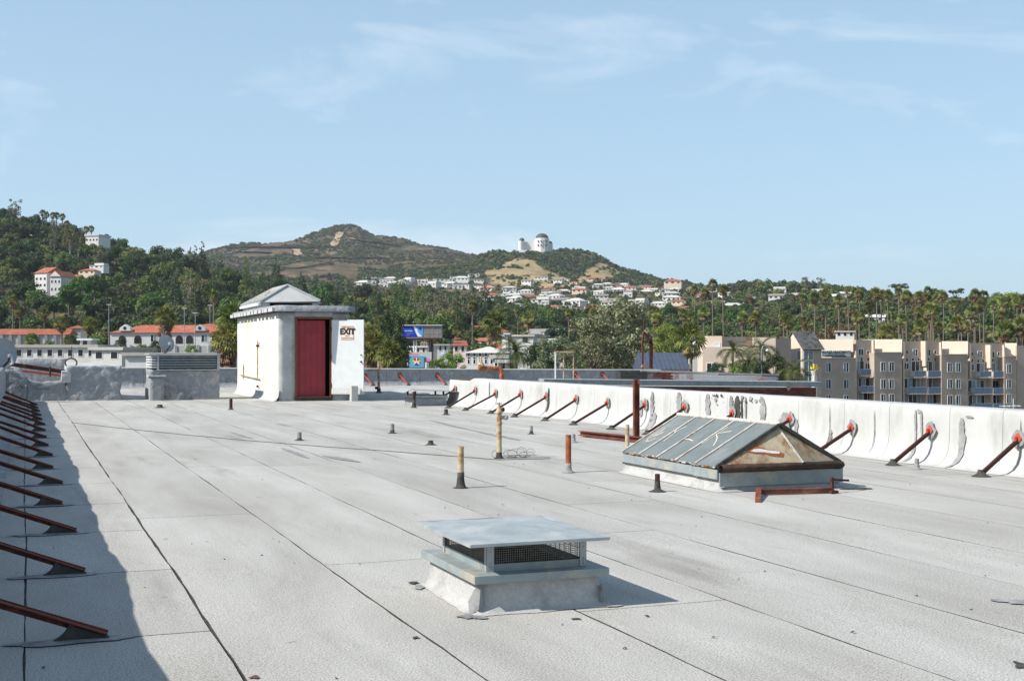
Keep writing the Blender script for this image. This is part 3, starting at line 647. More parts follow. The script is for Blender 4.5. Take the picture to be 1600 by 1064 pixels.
for st in ([(350, 140), (330, 160), (258, 188), (300, 186), (355, 165), (330, 180), (245, 205), (238, 230), (262, 228), (300, 210)], [(445, 142), (432, 165), (422, 182), (360, 238)], [(500, 140), (450, 160), (422, 182)], [(605, 152), (560, 190), (495, 230), (530, 236), (558, 249)], [(770, 165), (735, 190), (690, 222), (615, 272)], [(792, 200), (740, 205), (698, 212), (708, 235), (705, 258), (688, 292)]):
    m = MB(); P = [slope_pt(*q) + nrm * .004 for q in st]; vs = []
    for i, p in enumerate(P):
        t = (P[min(i + 1, len(P) - 1)] - P[max(0, i - 1)]).normalized(); s = t.cross(nrm).normalized() * .0052; vs += [p + s, p - s]
    m.add(vs, [(2 * i, 2 * i + 1, 2 * i + 3, 2 * i + 2) for i in range(len(P) - 1)]); m.build('scratched_letter', 'scratch_paint', sk)
ym = sy0 - .004; mid = (rx + .02, sy0 - .055, .285)
fe = [(sx0 + .0, sy0 - .02, .262), (sx1 - .0, sy0 - .02, .262)]
top = (rx, sy0 + .0, zr - .02); botm = (rx + .14, sy0 - .20, .275)
m = MB(); m.prism([fe[0], botm, top], (0, .006, 0)); pl = m.build('end_plate', 'rust_plate', sk)
m = MB(); m.prism([botm, fe[1], top], (0, .006, 0)); m.build('end_plate', 'rust_plate', sk)['label'] = 'darker right half of the rusty skylight end'
m = MB(); m.beam(Vector(botm) + Vector((0, -.006, 0)), Vector(top) + Vector((0, -.014, -.03)), .022, .008, (0, -1, 0)); m.build('end_mullion', 'caulk', sk)
for q, xe in ((-1, sx0 - .04), (1, sx1 + .04)):
    m = MB(); m.beam((xe, sy0 - .018, ze + .012), (rx, sy0 - .018, zr + .008), .03, .035, (0, 0, 1)); m.build('verge_strip', 'tar', sk)
pa, pb_, pt_ = Vector(fe[0]), Vector(botm), Vector(top); pe1 = (pb_ - pa).normalized(); pnr = pe1.cross(pt_ - pa).normalized(); pnr = pnr if pnr.y < 0 else -pnr; pe2 = pe1.cross(pnr); pe2 = pe2 if pe2.z > 0 else -pe2
pts = [(-.16, .0), (-.12, .022), (-.06, .026), (.0, .012), (.09, -.004), (.15, -.016), (.14, -.036), (.06, -.03), (-.02, -.014), (-.10, -.012)]
pc_ = pa + (pb_ - pa) * .64 + (pt_ - pb_) * .34
for nm_, mt_, kx, ky, off_ in (('rust_stain', 'rust_bright', 1.2, 1.9, .004), ('peeled_patch', 'bloom', .95, .95, .007)):
    m = MB(); m.prism([pc_ + pe1 * (a * kx) + pe2 * (b * ky) + pnr * off_ for a, b in pts], pnr * .002); m.build(nm_, mt_, sk)
m = MB(); r = random.Random(3)
for i in range(170):                       # crumbling putty along the left eave
    y = r.uniform(sy0, sy1); s = r.uniform(.008, .026); x = sx0 - .035 + r.uniform(-.02, .03); z = .226 + r.uniform(-.004, .012)
    P = [Vector((x, y, z)) + Vector((r.uniform(-1, 1), r.uniform(-1.8, 1.8), r.uniform(-.4, .6))) * s for _ in range(6)]; m.add(P, [(0, 1, 2), (0, 2, 3), (0, 3, 4), (1, 2, 5), (2, 3, 5), (3, 4, 5), (0, 4, 1), (1, 4, 5)], 0 if i % 3 else 1)
tag(m.build('putty_crumbs', ['caulk', 'rust_bright'], sk), kind='stuff')

# angle iron resting by the skylight, rusty channel and post behind it
t = thing('angle_iron', 'rusty iron bracket lying on the roof at the skylight front', 'iron bracket', (6.9, 10.5, 0))
A, B, Cc = GP(1185, 765, .05), GP(1300, 762, .05), GP(1182, 783, .005)
m = MB(); m.beam(A, B, .05, .008, (0, 0, 1)); m.beam(A + Vector((0, -.02, -.02)), B + Vector((0, -.02, -.02)), .006, .045); m.build('long_bar', 'rust_beam', t)
m = MB(); m.beam(A + Vector((0, 0, .01)), Cc + Vector((-.02, -.05, .0)), .05, .03); m.build('short_bar', 'rust_beam', t)
m = MB(); m.box(B.x - .05, B.x + .03, B.y - .06, B.y + .06, .004, .03); m.box(B.x - .012, B.x + .012, B.y - .01, B.y + .012, .03, .15); m.beam(B + Vector((-.02, .01, .08)), B + Vector((.22, .05, .06)), .02, .02); m.build('end_foot', 'rust_dark', t)
t = thing('steel_post', 'rust brown steel channel post standing on a beam before the white parapet', 'steel post', GP(993, 690))
P0 = GP(993, 688); h = .93
m = MB(); m.box(P0.x - .045, P0.x + .045, P0.y - .006, P0.y + .006, .02, h); m.box(P0.x - .045, P0.x - .037, P0.y - .05, P0.y - .0062, .02, h); m.box(P0.x + .037, P0.x + .045, P0.y - .05, P0.y - .0062, .02, h); o = m.build('post', 'rust_beam', t)
t = thing('steel_beam', 'rusty steel beam lying on the roof under the brown post', 'steel beam', GP(955, 680))
A, B = GP(907, 672, .10), GP(1004, 686, .06); A.z = .085; B.z = .085
m = MB(); dd = (B - A).normalized(); m.beam(A, B, .10, .012); m.beam(A - Vector((0, 0, .062)), B - Vector((0, 0, .062)), .10, .012); m.beam(A - Vector((0, 0, .031)), B - Vector((0, 0, .031)), .012, .05); m.build('flanges', 'rust_beam', t)
for f in (.12, .9): p = A.lerp(B, f); MB().box(p.x - .05, p.x + .05, p.y - .05, p.y + .05, .003, .017).build('shim', 'tar', t)

# ------------------------------------------------------------------ pipes and stubs on the roof
def roof_pipe(px, py, hpx, wpx, label, mats=('pipe_tan', 'tar'), boot=.35, group=None, name='vent_pipe', lean=0, flare=1.65):
    p = GP(px, py); d = F * HC / (py - YH); h = hpx * d / F; r = wpx * d / F / 2; t = thing(name, label, 'pipe', p, group=group)
    m = MB(); prof = [(r, 0), (r, h - .004), (r * .9, h), (r * .8, h), (r * .8, h - .06)]; m.lathe(p, prof, 14); m.build('pipe', mats[0], t, smooth=False)
    hb = h * boot
    m = MB(); m.lathe(p, [(r * flare * 1.5, .003), (r * flare, .012), (r * 1.35, hb * .25), (r * 1.12, hb * .6), (r * 1.08, hb)], 14, jit=.08); m.build('boot', mats[1], t, smooth=True)
    return t, p, r, h
roof_pipe(720, 762, 65, 10, 'tan rusting vent pipe with black boot left of centre roof', boot=.38)
roof_pipe(888, 738, 59, 9, 'rust orange vent pipe with tar boot left of the skylight', ('rust_bright', 'tar_grey'), boot=.25)
roof_pipe(980, 709, 46, 6.5, 'thin tan pipe standing at the skylight back corner', boot=.22)
roof_pipe(1027, 768, 28, 8, 'short black-wrapped stub pipe before the skylight', ('rust_dark', 'tar'), boot=.6, flare=2.4)
roof_pipe(468, 688, 13, 7, 'short dark stub pipe alone on the left-centre roof', ('tar_grey', 'tar'), boot=.3)
roof_pipe(613, 677, 15, 6.5, 'dark stub pipe between the shed door and the tan pipes', ('tar_grey', 'tar'), boot=.35)
roof_pipe(673, 695, 7, 8, 'very low tar covered stub in the middle of the roof', ('tar', 'tar'), boot=.6)
roof_pipe(697, 648, 9, 6, 'small dark stub in front of the low far vent', ('tar', 'tar'), boot=.5)
roof_pipe(830, 678, 13, 5, 'small stub pipe between the valve standpipe and white parapet', ('tar_grey', 'tar'), boot=.4)
roof_pipe(896, 691, 13, 6, 'grey stub pipe just behind the rust orange pipe', ('tar_grey', 'tar_grey'), boot=.5)
roof_pipe(250, 637, 5, 8, 'tiny tar stub before the louvred box', ('tar', 'tar'), boot=.6)
roof_pipe(361, 640, 17, 5, 'dark stub pipe before the white stair shed', ('rust_dark', 'tar'), boot=.2)
roof_pipe(647, 637, 25, 5, 'black and rust pipe at the left corner of the far vent', ('rust_dark', 'tar'), boot=.5)
roof_pipe(1432, 733, 17, 7, 'small grey stub pipe at the foot of the white parapet', ('tar_grey', 'tar_grey'), boot=.5)
# standpipe with valve
t, p, r, h = roof_pipe(780, 716, 70, 8, 'tall tan standpipe with valve and grey ball fitting', ('pipe_tan', 'tar'), boot=.14, name='standpipe', flare=1.5)
m = MB(); m.lathe(p, [(r * 1.25, h * .76), (r * 1.3, h * .775), (r * 1.3, h * .80), (r * 1.2, h * .81)], 12); m.lathe(p, [(r * 1.3, h), (r * 1.4, h + .02), (r * 1.1, h + .05), (r * .7, h + .07), (r * .55, h + .11)], 12); m.build('coupling', 'pipe_tan', t)
m = MB(); m.beam(p + Vector((-.035, .01, h + .125)), p + Vector((.035, -.01, h + .125)), .012, .012); m.tube([p + Vector((0, 0, h + .1)), p + Vector((0, 0, h + .14))], .006, 6); m.build('valve_handle', 'rust_dark', t)
m = MB(); m.tube([p + Vector((0, 0, h - .05)), p + Vector((.07, -.02, h - .05))], r * .7, 8); m.build('branch', 'pipe_tan', t)
m = MB(); m.lathe(p + Vector((.085, -.025, h - .05)), [(.002, -.032), (.02, -.027), (.032, 0), (.02, .027), (.002, .032)], 12); m.build('ball_fitting', 'dish_grey', t, smooth=True)
m = MB(); m.lathe(p + Vector((.045, -.015, h + .05)), [(.002, -.03), (.019, -.025), (.025, 0), (.019, .025), (.002, .03)], 10); m.build('knob', 'rust_dark', t)
# coil of loose wire at its foot
m = MB(); r3 = random.Random(4)
def loop(c, rx_, rz, tilt, n=22, f0=0, f1=1):
    return [c + Vector((math.cos(2 * math.pi * (f0 + (f1 - f0) * q / n)) * rx_, tilt * math.sin(2 * math.pi * (f0 + (f1 - f0) * q / n)) * rx_, .012 + rz * (1 + math.sin(2 * math.pi * (f0 + (f1 - f0) * q / n))))) for q in range(n + 1)]
for (dx, rr, rz, tl, a, b) in ((.14, .09, .045, .3, .0, .9), (.22, .12, .055, -.2, .0, .8), (.30, .07, .06, .5, .1, 1), (.36, .10, .035, -.4, 0, .9), (-.06, .05, .045, .2, .2, 1.0), (.42, .06, .05, .6, 0, .7), (.2, .16, .01, .5, 0, 1), (.3, .2, .008, .3, 0, .8)):
    m.tube(loop(p + Vector((dx, -.03, 0)), rr, rz, tl, f0=a, f1=b), .0028, 4)
tag(m.build('wire_coil', 'wire'), 'tangle of thin loose wire at the foot of the standpipe', 'wire')
m = MB(); pts = [GP(*q, .006) for q in ((112, 660), (200, 670), (300, 680), (400, 689), (500, 697), (600, 704), (690, 711), (780, 718), (860, 716))]; m.tube(pts, .0045, 5); tag(m.build('roof_cable', 'wire'), 'thin dark cable lying straight across the grey roof', 'cable')

# far low vent with bent cap
vp = GP(668, 634); t = thing('roof_vent', 'low far vent with bent pale cap near the white wall end', 'vent', vp)
d = 2686 / 84.; u = d / F
m = MB(); m.rough(vp.x - .35, vp.x + .50, vp.y, vp.y + .8, 0, .22, .1, .012, 2); m.build('curb', 'membrane_grey', t, smooth=True)
m = MB(); m.box(vp.x - .38, vp.x + .53, vp.y - .03, vp.y + .83, .205, .26); m.build('flange', 'flashing_grey', t)
for x in (-.3, .44):
    for y in (.06, .74): MB().box(vp.x + x - .02, vp.x + x + .02, vp.y + y - .02, vp.y + y + .02, .26, .37).build('post', 'rust_dark', t)
m = MB(); vs = []
for i in range(8):
    x = vp.x - .65 + 1.45 * i / 7; z = .40 - (.06 if i == 0 else 0) - .05 * (i / 7) ** 2 + (.03 if i == 1 else 0); vs += [(x, vp.y - .12, z), (x, vp.y + .92, z + .01)]
m.add(vs, [(2 * i, 2 * i + 2, 2 * i + 3, 2 * i + 1) for i in range(7)]); o = m.build('cap', 'galvanized', t); so = o.modifiers.new('t', 'SOLIDIFY'); so.thickness = .012

# ------------------------------------------------------------------ stair shed
SX0, SX1, SY0, SY1, SZ = 6.53, 8.46, 34.9, 42.3, 2.46
sh = thing('stair_shed', 'white stucco rooftop stair shed with red doorway and open white door', 'shed', ((SX0 + SX1) / 2, SY0, 0))
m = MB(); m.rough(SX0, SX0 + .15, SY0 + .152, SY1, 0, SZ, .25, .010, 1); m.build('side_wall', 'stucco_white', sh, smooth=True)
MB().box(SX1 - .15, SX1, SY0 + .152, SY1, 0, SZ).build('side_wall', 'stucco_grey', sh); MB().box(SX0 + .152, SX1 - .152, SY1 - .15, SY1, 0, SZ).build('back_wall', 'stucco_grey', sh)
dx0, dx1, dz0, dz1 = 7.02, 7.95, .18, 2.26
MB().rough(SX0, dx0 - .06, SY0, SY0 + .15, 0, SZ, .12, .010, 3).build('front_wall', 'stucco_grey', sh, smooth=True); MB().rough(dx1 + .06, SX1, SY0, SY0 + .15, 0, SZ, .12, .01, 4).build('front_wall', 'stucco_grey', sh, smooth=True); MB().box(dx0 - .06, dx1 + .06, SY0 + .002, SY0 + .148, dz1 + .06, SZ - .002).build('front_wall', 'stucco_grey', sh)  # front stucco greyed: the shade on this face is put into the colour
m = MB(); m.box(dx0 - .058, dx0, SY0 - .012, SY0 + .13, dz0 - .06, dz1 + .058); m.box(dx1, dx1 + .058, SY0 - .012, SY0 + .13, dz0 - .06, dz1 + .058); m.box(dx0 + .001, dx1 - .001, SY0 - .011, SY0 + .129, dz1, dz1 + .057); m.box(dx0 - .08, dx1 + .08, SY0 - .05, SY0 + .14, .10, .119); m.build('door_frame', 'wood_frame', sh)
m = MB(); m.box(dx0 - .05, dx1 + .05, SY0 - .03, SY0 + .13, 0, .099); m.build('threshold', 'tar', sh)
m = MB(); m.box(dx0 + .002, dx1 - .11, SY0 + .16, SY0 + .20, .12, dz1 - .03); red = m.build('inner_door', 'red_door', sh); red['label'] = 'dark red inner door seen in the opening'
m = MB()
for i in range(5): x = dx0 + .10 + i * .16; m.box(x, x + .012, SY0 + .152, SY0 + .1595, .14, dz1 - .05)
m.build('door_rib', 'red_door', red)
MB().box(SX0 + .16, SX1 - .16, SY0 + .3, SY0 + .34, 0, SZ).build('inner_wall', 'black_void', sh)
ang = R(37); hd = Vector((math.cos(ang), -math.sin(ang), 0)); nd = Vector((-math.sin(ang), -math.cos(ang), 0)); hp = Vector((dx1 + .03, SY0 - .02, 0)); DW = .96
m = MB(); m.prism([hp + Vector((0, 0, .18)), hp + hd * DW + Vector((0, 0, .18)), hp + hd * DW + Vector((0, 0, 2.24)), hp + Vector((0, 0, 2.24))], -nd * .045); dl = m.build('door_leaf', 'paint_white', sh, bevel=.004); dl['label'] = 'open white door with exit sign'
sp_c = hp + hd * (DW * .50) + nd * .004 + Vector((0, 0, 1.88)); sw, shh = .19, .19
def plate(c, hw, hh, mat, parent, name, off, th=.004):
    c = c + nd * off; MB().prism([c - hd * hw - Vector((0, 0, hh)), c + hd * hw - Vector((0, 0, hh)), c + hd * hw + Vector((0, 0, hh)), c - hd * hw + Vector((0, 0, hh))], nd * th).build(name, mat, parent)
flat('sign_orange', (.45, .21, .05), .6); flat('sign_white', (.62, .59, .50), .6); flat('sign_black', (.02, .012, .010), .6); flat('sign_rust', (.30, .09, .015), .6)
plate(sp_c, sw, shh, 'sign_orange', dl, 'sign_plate', 0); plate(sp_c, sw - .012, shh - .012, 'sign_white', dl, 'sign_face', .005, .002)
o_ = sp_c + nd * .009
text_mesh('EXIT', .215, 'sign_black', o_ + Vector((0, 0, .03)), hd, (0, 0, 1), .002, parent=dl, bold=.013)
text_mesh('EMERGENCY', .056, 'sign_rust', o_ + Vector((0, 0, .15)), hd, (0, 0, 1), .002, parent=dl, bold=.001); text_mesh('ONLY', .05, 'sign_rust', o_ + Vector((0, 0, -.085)), hd, (0, 0, 1), .002, parent=dl, bold=.001); text_mesh('ALARM WILL SOUND', .036, 'sign_rust', o_ + Vector((0, 0, -.145)), hd, (0, 0, 1), .002, parent=dl, bold=.001)
for zz, rr in ((1.27, .018), (1.08, .026)):
    c = hp + hd * (DW - .07) + nd * .003 + Vector((0, 0, zz)); k = MB(); k.tube([c, c + nd * .012, c + nd * .03, c + nd * .045], [rr, rr, rr * .6, rr * .8], 8); k.build('door_knob', 'rust_dark', dl)
for zz in (.42, 1.2, 1.98): c = hp + Vector((-.005, 0, zz)) + nd * .004; MB().tube([c - Vector((0, 0, .06)), c + Vector((0, 0, .06))], .014, 6).build('hinge', 'rust_dark', dl)
c = hp + hd * .2 + nd * -.03 + Vector((0, 0, 2.24)); MB().prism([c, c + hd * .26, c + hd * .2 + Vector((0, 0, .09)), c + hd * .05 + Vector((0, 0, .09))], nd * .05).build('door_closer', 'tar', dl)
m = MB(); m.prism([hp + nd * .002 + hd * .03 + Vector((0, 0, .20)), hp + nd * .002 + hd * .9 + Vector((0, 0, .20)), hp + nd * .002 + hd * .9 + Vector((0, 0, .36)), hp + nd * .002 + hd * .03 + Vector((0, 0, .36))], nd * .003); m.build('kick_plate', 'bloom', dl)
m = MB(); c = PY(553, 632, SY0 - .65); c.z = 0; tb = thing('concrete_block', 'pale concrete block standing below the open white door', 'block', c); MB().rough(c.x - .09, c.x + .09, c.y - .1, c.y + .1, 0, .42, .06, .008, 3).build('block', 'concrete', tb, smooth=False)
# shed roof slab and its metal lantern
m = MB(); m.rough(SX0 - .14, SX1 + .16, SY0 - .18, SY1 + .14, SZ + .002, SZ + .17, .3, .018, 6); m.build('roof_slab', 'membrane_grey', sh, smooth=True)
m = MB(); r = random.Random(6)
y = SY0 - .1
while y < SY1:
    w = r.uniform(.25, .7); m.rough(SX0 - .22, SX0 - .13, y, y + w, SZ + .0, SZ + .10, .12, .012, int(y)); y += w + r.uniform(.02, .25)
m.build('broken_cornice', 'wall_white', sh)
LX0, LX1, LY0, LY1, LZ0, LZ1 = 6.66, 8.5, 38.7, 42.4, 2.86, 3.40
MB().box(LX0 + .06, LX1 - .06, LY0 + .06, LY1 - .06, SZ + .17, LZ0).build('lantern_curb', 'wall_white', sh)
lx = (LX0 + LX1) / 2 + .02; ra, rb = (lx, LY0 + .55, LZ1), (lx, LY1 - .6, LZ1)
def slab(poly, th, name, mat, parent):
    P = [Vector(p) for p in poly]; n_ = (P[1] - P[0]).cross(P[2] - P[0]).normalized(); n_ = n_ if n_.z > 0 else -n_
    return MB().prism(P, -n_ * th).build(name, mat, parent)
slab([(LX0, LY0, LZ0), (LX1, LY0, LZ0 + .05), ra], .03, 'lantern_end', 'wall_white', sh); slab([(LX0, LY1, LZ0), (LX1, LY1, LZ0), rb], .03, 'lantern_end', 'paint_white', sh); slab([(LX1, LY0, LZ0), (LX1, LY1, LZ0), rb, ra], .03, 'lantern_slope', 'galvanized', sh)
for i in range(5):
    f0, f1 = i / 5, (i + 1) / 5 - .008; e0, e1 = Vector((LX0, LY0, LZ0)), Vector((LX0, LY1, LZ0)); r0, r1 = Vector(ra), Vector(rb)
    slab([e0.lerp(e1, f0), e0.lerp(e1, f1), r0.lerp(r1, f1), r0.lerp(r1, f0)], .03, 'lantern_pane', 'galvanized', sh)
for P_, Q_ in (((LX0, LY0, LZ0), ra), ((LX1, LY0, LZ0 + .05), ra), ((LX0, LY1, LZ0), rb), (ra, rb)): MB().tube([Vector(P_) + Vector((0, 0, .02)), Vector(Q_) + Vector((0, 0, .02))], .035, 6).build('hip_cap', 'galvanized', sh)
for i in range(6): f = i / 5; A_ = Vector((LX0, LY0, LZ0)).lerp(Vector((LX0, LY1, LZ0)), f); B_ = Vector(ra).lerp(Vector(rb), f); MB().tube([A_ + Vector((0, 0, .02)), B_ + Vector((0, 0, .02))], .022, 5).build('lantern_bar', 'caulk', sh)
MB().box(LX0 + .3, LX1 - .25, LY0 + .02, LY0 + .058, LZ0 - .14, LZ0 - .02).build('lantern_shadow_strip', 'black_void', sh)  # black strip draws the shadow under the lantern's front end
MB().box(LX0 - .05, LX0 + .04, LY0 + .05, LY1 - .05, LZ0 - .10, LZ0 - .02).build('lantern_gutter', 'paint_white', sh)
m = MB(); vs = []    # membrane skirt along the side wall
for i in range(25):
    y = SY0 - .05 + (SY1 - SY0) * i / 24
    for off, z in ((.17, .004), (.10, .03), (.04, .12), (.012, .30)): vs.append((SX0 - off * (1 + .25 * mnoise.noise(Vector((y * 1.3, z * 4, 2)))), y, z))
m.add(vs, [(i * 4 + j, i * 4 + j + 1, i * 4 + j + 5, i * 4 + j + 4) for i in range(24) for j in range(3)]); o = m.build('base_skirt', 'wall_white', sh, smooth=True); so = o.modifiers.new('t', 'SOLIDIFY'); so.thickness = .01
m = MB(); yc = SY0 + 3.2; x = SX0 - .05
m.tube([(x, yc, .55), (x, yc, 1.62), (x - .02, yc - .1, 1.68), (x, yc - .2, 1.6)], .018, 6); m.tube([(x, yc + 3.4, .62), (x, yc - .3, .55)], .018, 6); m.tube([(x, yc + 2.6, .5), (x, yc + 2.6, .95)], .02, 6); m.build('conduit', 'pipe_tan', sh)
m = MB(); m.lathe((x, yc, 1.5), [(.03, 0), (.05, .02), (.05, .05), (.03, .07)], 8); m.box(x - .03, x + .02, yc - .06, yc + .03, .3, .36); m.build('conduit_box', 'rust_dark', sh)
# low expansion curb between shed and far vent
m = MB(); m.rough(SX1 + .05, 11.0, 35.4, 35.9, 0, .15, .2, .012, 9); m.build('roof_curb', 'wall_white', sh)
# ------------------------------------------------------------------ louvred box and its companion
b0 = PY(233, 625, 37.2); b1 = PY(343, 625, 37.2)
lb = thing('louvre_box', 'membrane-wrapped ventilator box with metal louvres on top', 'ventilator', (b0.x, 37.2, 0))
MB().rough(b0.x + .03, b1.x, 37.2, 38.6, 0, .86, .08, .045, 5, nscale=2.6).build('wrapped_base', 'membrane_grey', lb, smooth=True)
lz0, lz1 = .88, 1.27
m = MB(); m.box(b0.x + .06, b1.x - .04, 37.24, 38.5, .84, lz1 - .02); m.build('louvre_core', 'black_void', lb)
for i in range(5):
    z = lz0 + .02 + i * .072; m = MB(); m.prism([(b0.x + .27, 37.17, z), (b0.x + .27, 37.225, z + .045), (b0.x + .27, 37.215, z + .05), (b0.x + .27, 37.16, z + .005)], (b1.x - .07 - b0.x - .27, 0, 0)); m.build('louvre_blade', 'galvanized', lb)
    m = MB(); m.prism([(b0.x + .02, 37.25, z), (b0.x + .065, 37.25, z + .045), (b0.x + .055, 37.25, z + .05), (b0.x + .01, 37.25, z + .005)], (0, 1.2, 0)); m.build('louvre_blade', 'paint_white', lb)
    m = MB(); m.prism([(b0.x + .01, 37.17, z), (b0.x + .01, 37.225, z + .045), (b0.x + .01, 37.215, z + .05), (b0.x + .01, 37.16, z + .005)], (.2, 0, 0)); m.build('louvre_blade', 'paint_white', lb)  # left-end blades white: the sunlight there is put into the colour
m = MB(); m.box(b0.x - .01, b1.x + .01, 37.12, 38.55, lz1, lz1 + .035); m.box(b0.x + .215, b0.x + .265, 37.14, 37.2, lz0 - .02, lz1 - .001); m.box(b1.x - .07, b1.x, 37.14, 37.24, lz0 - .02, lz1 - .001); m.box(b0.x + .2, b1.x - .01, 37.13, 37.22, lz0 - .05, lz0 - .021); m.build('louvre_frame', 'galvanized', lb)
cb = thing('duct_box', 'small grey capped duct box before the louvred ventilator', 'duct box', (b0.x + .2, 36.75, 0)); MB().rough(b0.x - .02, b0.x + .36, 36.7, 37.12, 0, .66, .09, .012, 7).build('body', 'membrane_grey', cb, smooth=True); MB().rough(b0.x - .07, b0.x + .41, 36.65, 37.14, .66, .70, .1, .01, 8).build('lid', 'wall_white', cb)
dp = PY(258, 555, 38.4); ds = thing('satellite_dish', 'small grey satellite dish on top of the louvred box', 'satellite dish', (dp.x, 38.4, lz1 + .035))
def dish(parent, c, r, facing, mat):
    f = Vector(facing).normalized(); q = f.to_track_quat('Z', 'Y').to_matrix().to_4x4(); m = MB(); m.lathe((0, 0, 0), [(.01, 0)] + [(r * k / 5, .25 * r * (k / 5) ** 2) for k in range(1, 6)] + [(r * 1.02, .27 * r), (r * .9, .17 * r), (r * .5, .02 * r), (.01, -.03 * r)], 24)
    M = Matrix.Translation(c) @ q; m.v = [tuple(M @ Vector(v)) for v in m.v]; m.build('reflector', mat, parent, smooth=True)
    a = Vector(c) - Vector((0, 0, r * .95)) + f * .1 * r; b = Vector(c) + f * r * .95 - Vector((0, 0, r * .25)); MB().tube([a, (a + b) / 2 + f * .1, b], .02 * r / .3, 6).build('feed_arm', 'rust_dark', parent); MB().lathe(b, [(.02, -.05), (.05, -.03), (.05, .03), (.02, .05)], 8).build('feed_horn', 'dish_grey', parent)
dish(ds, Vector((dp.x, 38.4, lz1 + .32)), .26, (.45, -.85, .25), 'dish_grey'); MB().tube([(dp.x, 38.45, lz1 + .03), (dp.x, 38.45, lz1 + .3)], .02, 6).build('mast', 'rust_dark', ds)

# ------------------------------------------------------------------ left cross wall with the broken middle
cw = thing('cross_wall', 'grey membrane wall with a broken sagging middle at far left', 'wall', (.9, 37.4, 0))
w0, w1, w2, w3 = -.9, PY(42, 600, 37.4).x, PY(104, 600, 37.4).x, PY(190, 600, 37.4).x
MB().rough(w2, w3, 37.4, 37.75, 0, .95, .07, .05, 11, nscale=4.0).build('wall_block', 'membrane_grey', cw, smooth=True)
m = MB(); m.rough(w1, w2 - .01, 37.42, 37.7, 0, .62, .07, .05, 12, nscale=4.0)
m.v = [(x, y, z - (.10 * math.sin(math.pi * (x - w1) / (w2 - w1)) if z > .4 else 0)) for x, y, z in m.v]; m.build('low_block', 'membrane_grey', cw, smooth=True)
m = MB(); m.rough(w0, w1 - .01, 37.4, 37.75, 0, .86, .07, .05, 13, nscale=4.0); m.v = [(x, y, z - (max(0, (x - w1 + .35)) * .6 if z > .5 else 0)) for x, y, z in m.v]; m.build('wall_block', 'membrane_grey', cw, smooth=True)
MB().rough(w2 - .12, w2 + .10, 37.36, 37.76, .5, .80, .07, .04, 15).build('torn_edge', 'wall_white', cw)
m = MB(); m.prism([(w2 + .02, 37.75, .955), (w3, 37.75, .955), (w3 + .0, 40.5, .99), (w2 + .1, 43, 1.05)], (0, 0, -.25)); m.build('wall_top', 'wall_white', cw)
hl = thing('steel_rail', 'dark rusty rail bridging the broken grey wall', 'rail', PY(20, 571, 37.9)); A, B = PY(16, 569, 37.9), PY(116, 583, 37.9)
MB().beam(A, B, .09, .11).build('rail', 'rust_dark', hl); MB().beam(A + Vector((.3, .8, -.2)), B + Vector((0, .8, -.12)), .06, .06).build('lower_rail', 'primer_red', hl); c = A.lerp(B, .62); MB().tube([c + Vector((0, -.06, .1)), c + Vector((0, -.06, -.18))], .025, 6).build('bolt', 'rust_dark', hl)
lp = PY(2, 553, 36.5); ld = thing('satellite_dish', 'large grey satellite dish cut by the left picture edge', 'satellite dish', (lp.x, 36.6, .8))
dish(ld, lp, .40, (.55, -.8, .12), 'dish_grey'); m = MB(); a = PY(17, 556, 36.2); b = PY(20, 567, 36.2); c = PY(6, 577, 36.4); m.tube([a, b, c, c + Vector((-.05, .3, -.25))], .028, 7); m.build('bracket', 'paint_white', ld)  # dish drawn grey-blue: the shade on it is put into the colour
hoop = thing('wire_hoop', 'small dark wire hoop on the wall beside the rusty rail', 'hoop', PY(112, 578, 38.5)); c = PY(111, 567, 38.5); MB().tube([c + Vector((math.cos(a) * .16, 0, math.sin(a) * .13)) for a in [i * math.pi / 8 for i in range(17)]], .022, 6).build('ring', 'wire', hoop); MB().tube([c + Vector((0, 0, -.13)), c + Vector((0, 0, -.35))], .02, 5).build('stem', 'wire', hoop); MB().tube([PY(112, 541, 38.5), PY(112, 560, 38.5)], .012, 5).build('aerial', 'wire', hoop)
lr = thing('low_kerb_wall', 'low grey wall with white patch behind the broken wall', 'wall', PY(60, 572, 43)); a, b = PY(22, 560, 43), PY(104, 560, 43); MB().rough(a.x, b.x, 43, 43.4, 0, a.z - .02 if a.z < 1.2 else 1.05, .2, .03, 17).build('block', 'membrane_grey', lr, smooth=True)

# far standpipe with arm, rust pipe over the parapet, goal-post frame
fp = GP(592, 614); t = thing('standpipe', 'thin tan pipe with side arm near the far parapet', 'pipe', fp); u = (2686 / 64) / F
MB().tube([fp, fp + Vector((0, 0, 50 * u))], 2.2 * u, 8).build('pipe', 'pipe_tan', t); MB().tube([fp + Vector((0, 0, 36 * u)), fp + Vector((-18 * u, .0, 36 * u))], 1.7 * u, 6).build('arm', 'pipe_tan', t); MB().tube([fp + Vector((0, 0, 8 * u)), fp + Vector((-6 * u, 0, 8 * u))], 2.2 * u, 6).build('tap', 'rust_dark', t); MB().lathe(fp, [(.13, .003), (.07, .05), (.06, .16)], 10).build('boot', 'tar', t)
a = PY(748, 575, 49.6); b = PY(778, 576, 49.6); t = thing('drain_pipe', 'rust orange elbow pipe lying over the far parapet', 'pipe', (b.x, 49.6, .4)); MB().tube([a, b, b + Vector((.12, -.05, -.05)), b + Vector((.14, -.08, -.5))], .10, 9).build('pipe', 'rust_bright', t); MB().lathe(a + Vector((.1, 0, .05)), [(.1, 0), (.16, .08), (.06, .2), (.05, .4)], 8).build('valve', 'pipe_tan', t)
t = thing('pipe_frame', 'white and rust pipe frame with three legs beyond the white parapet', 'pipe frame', PY(882, 590, 41.5))
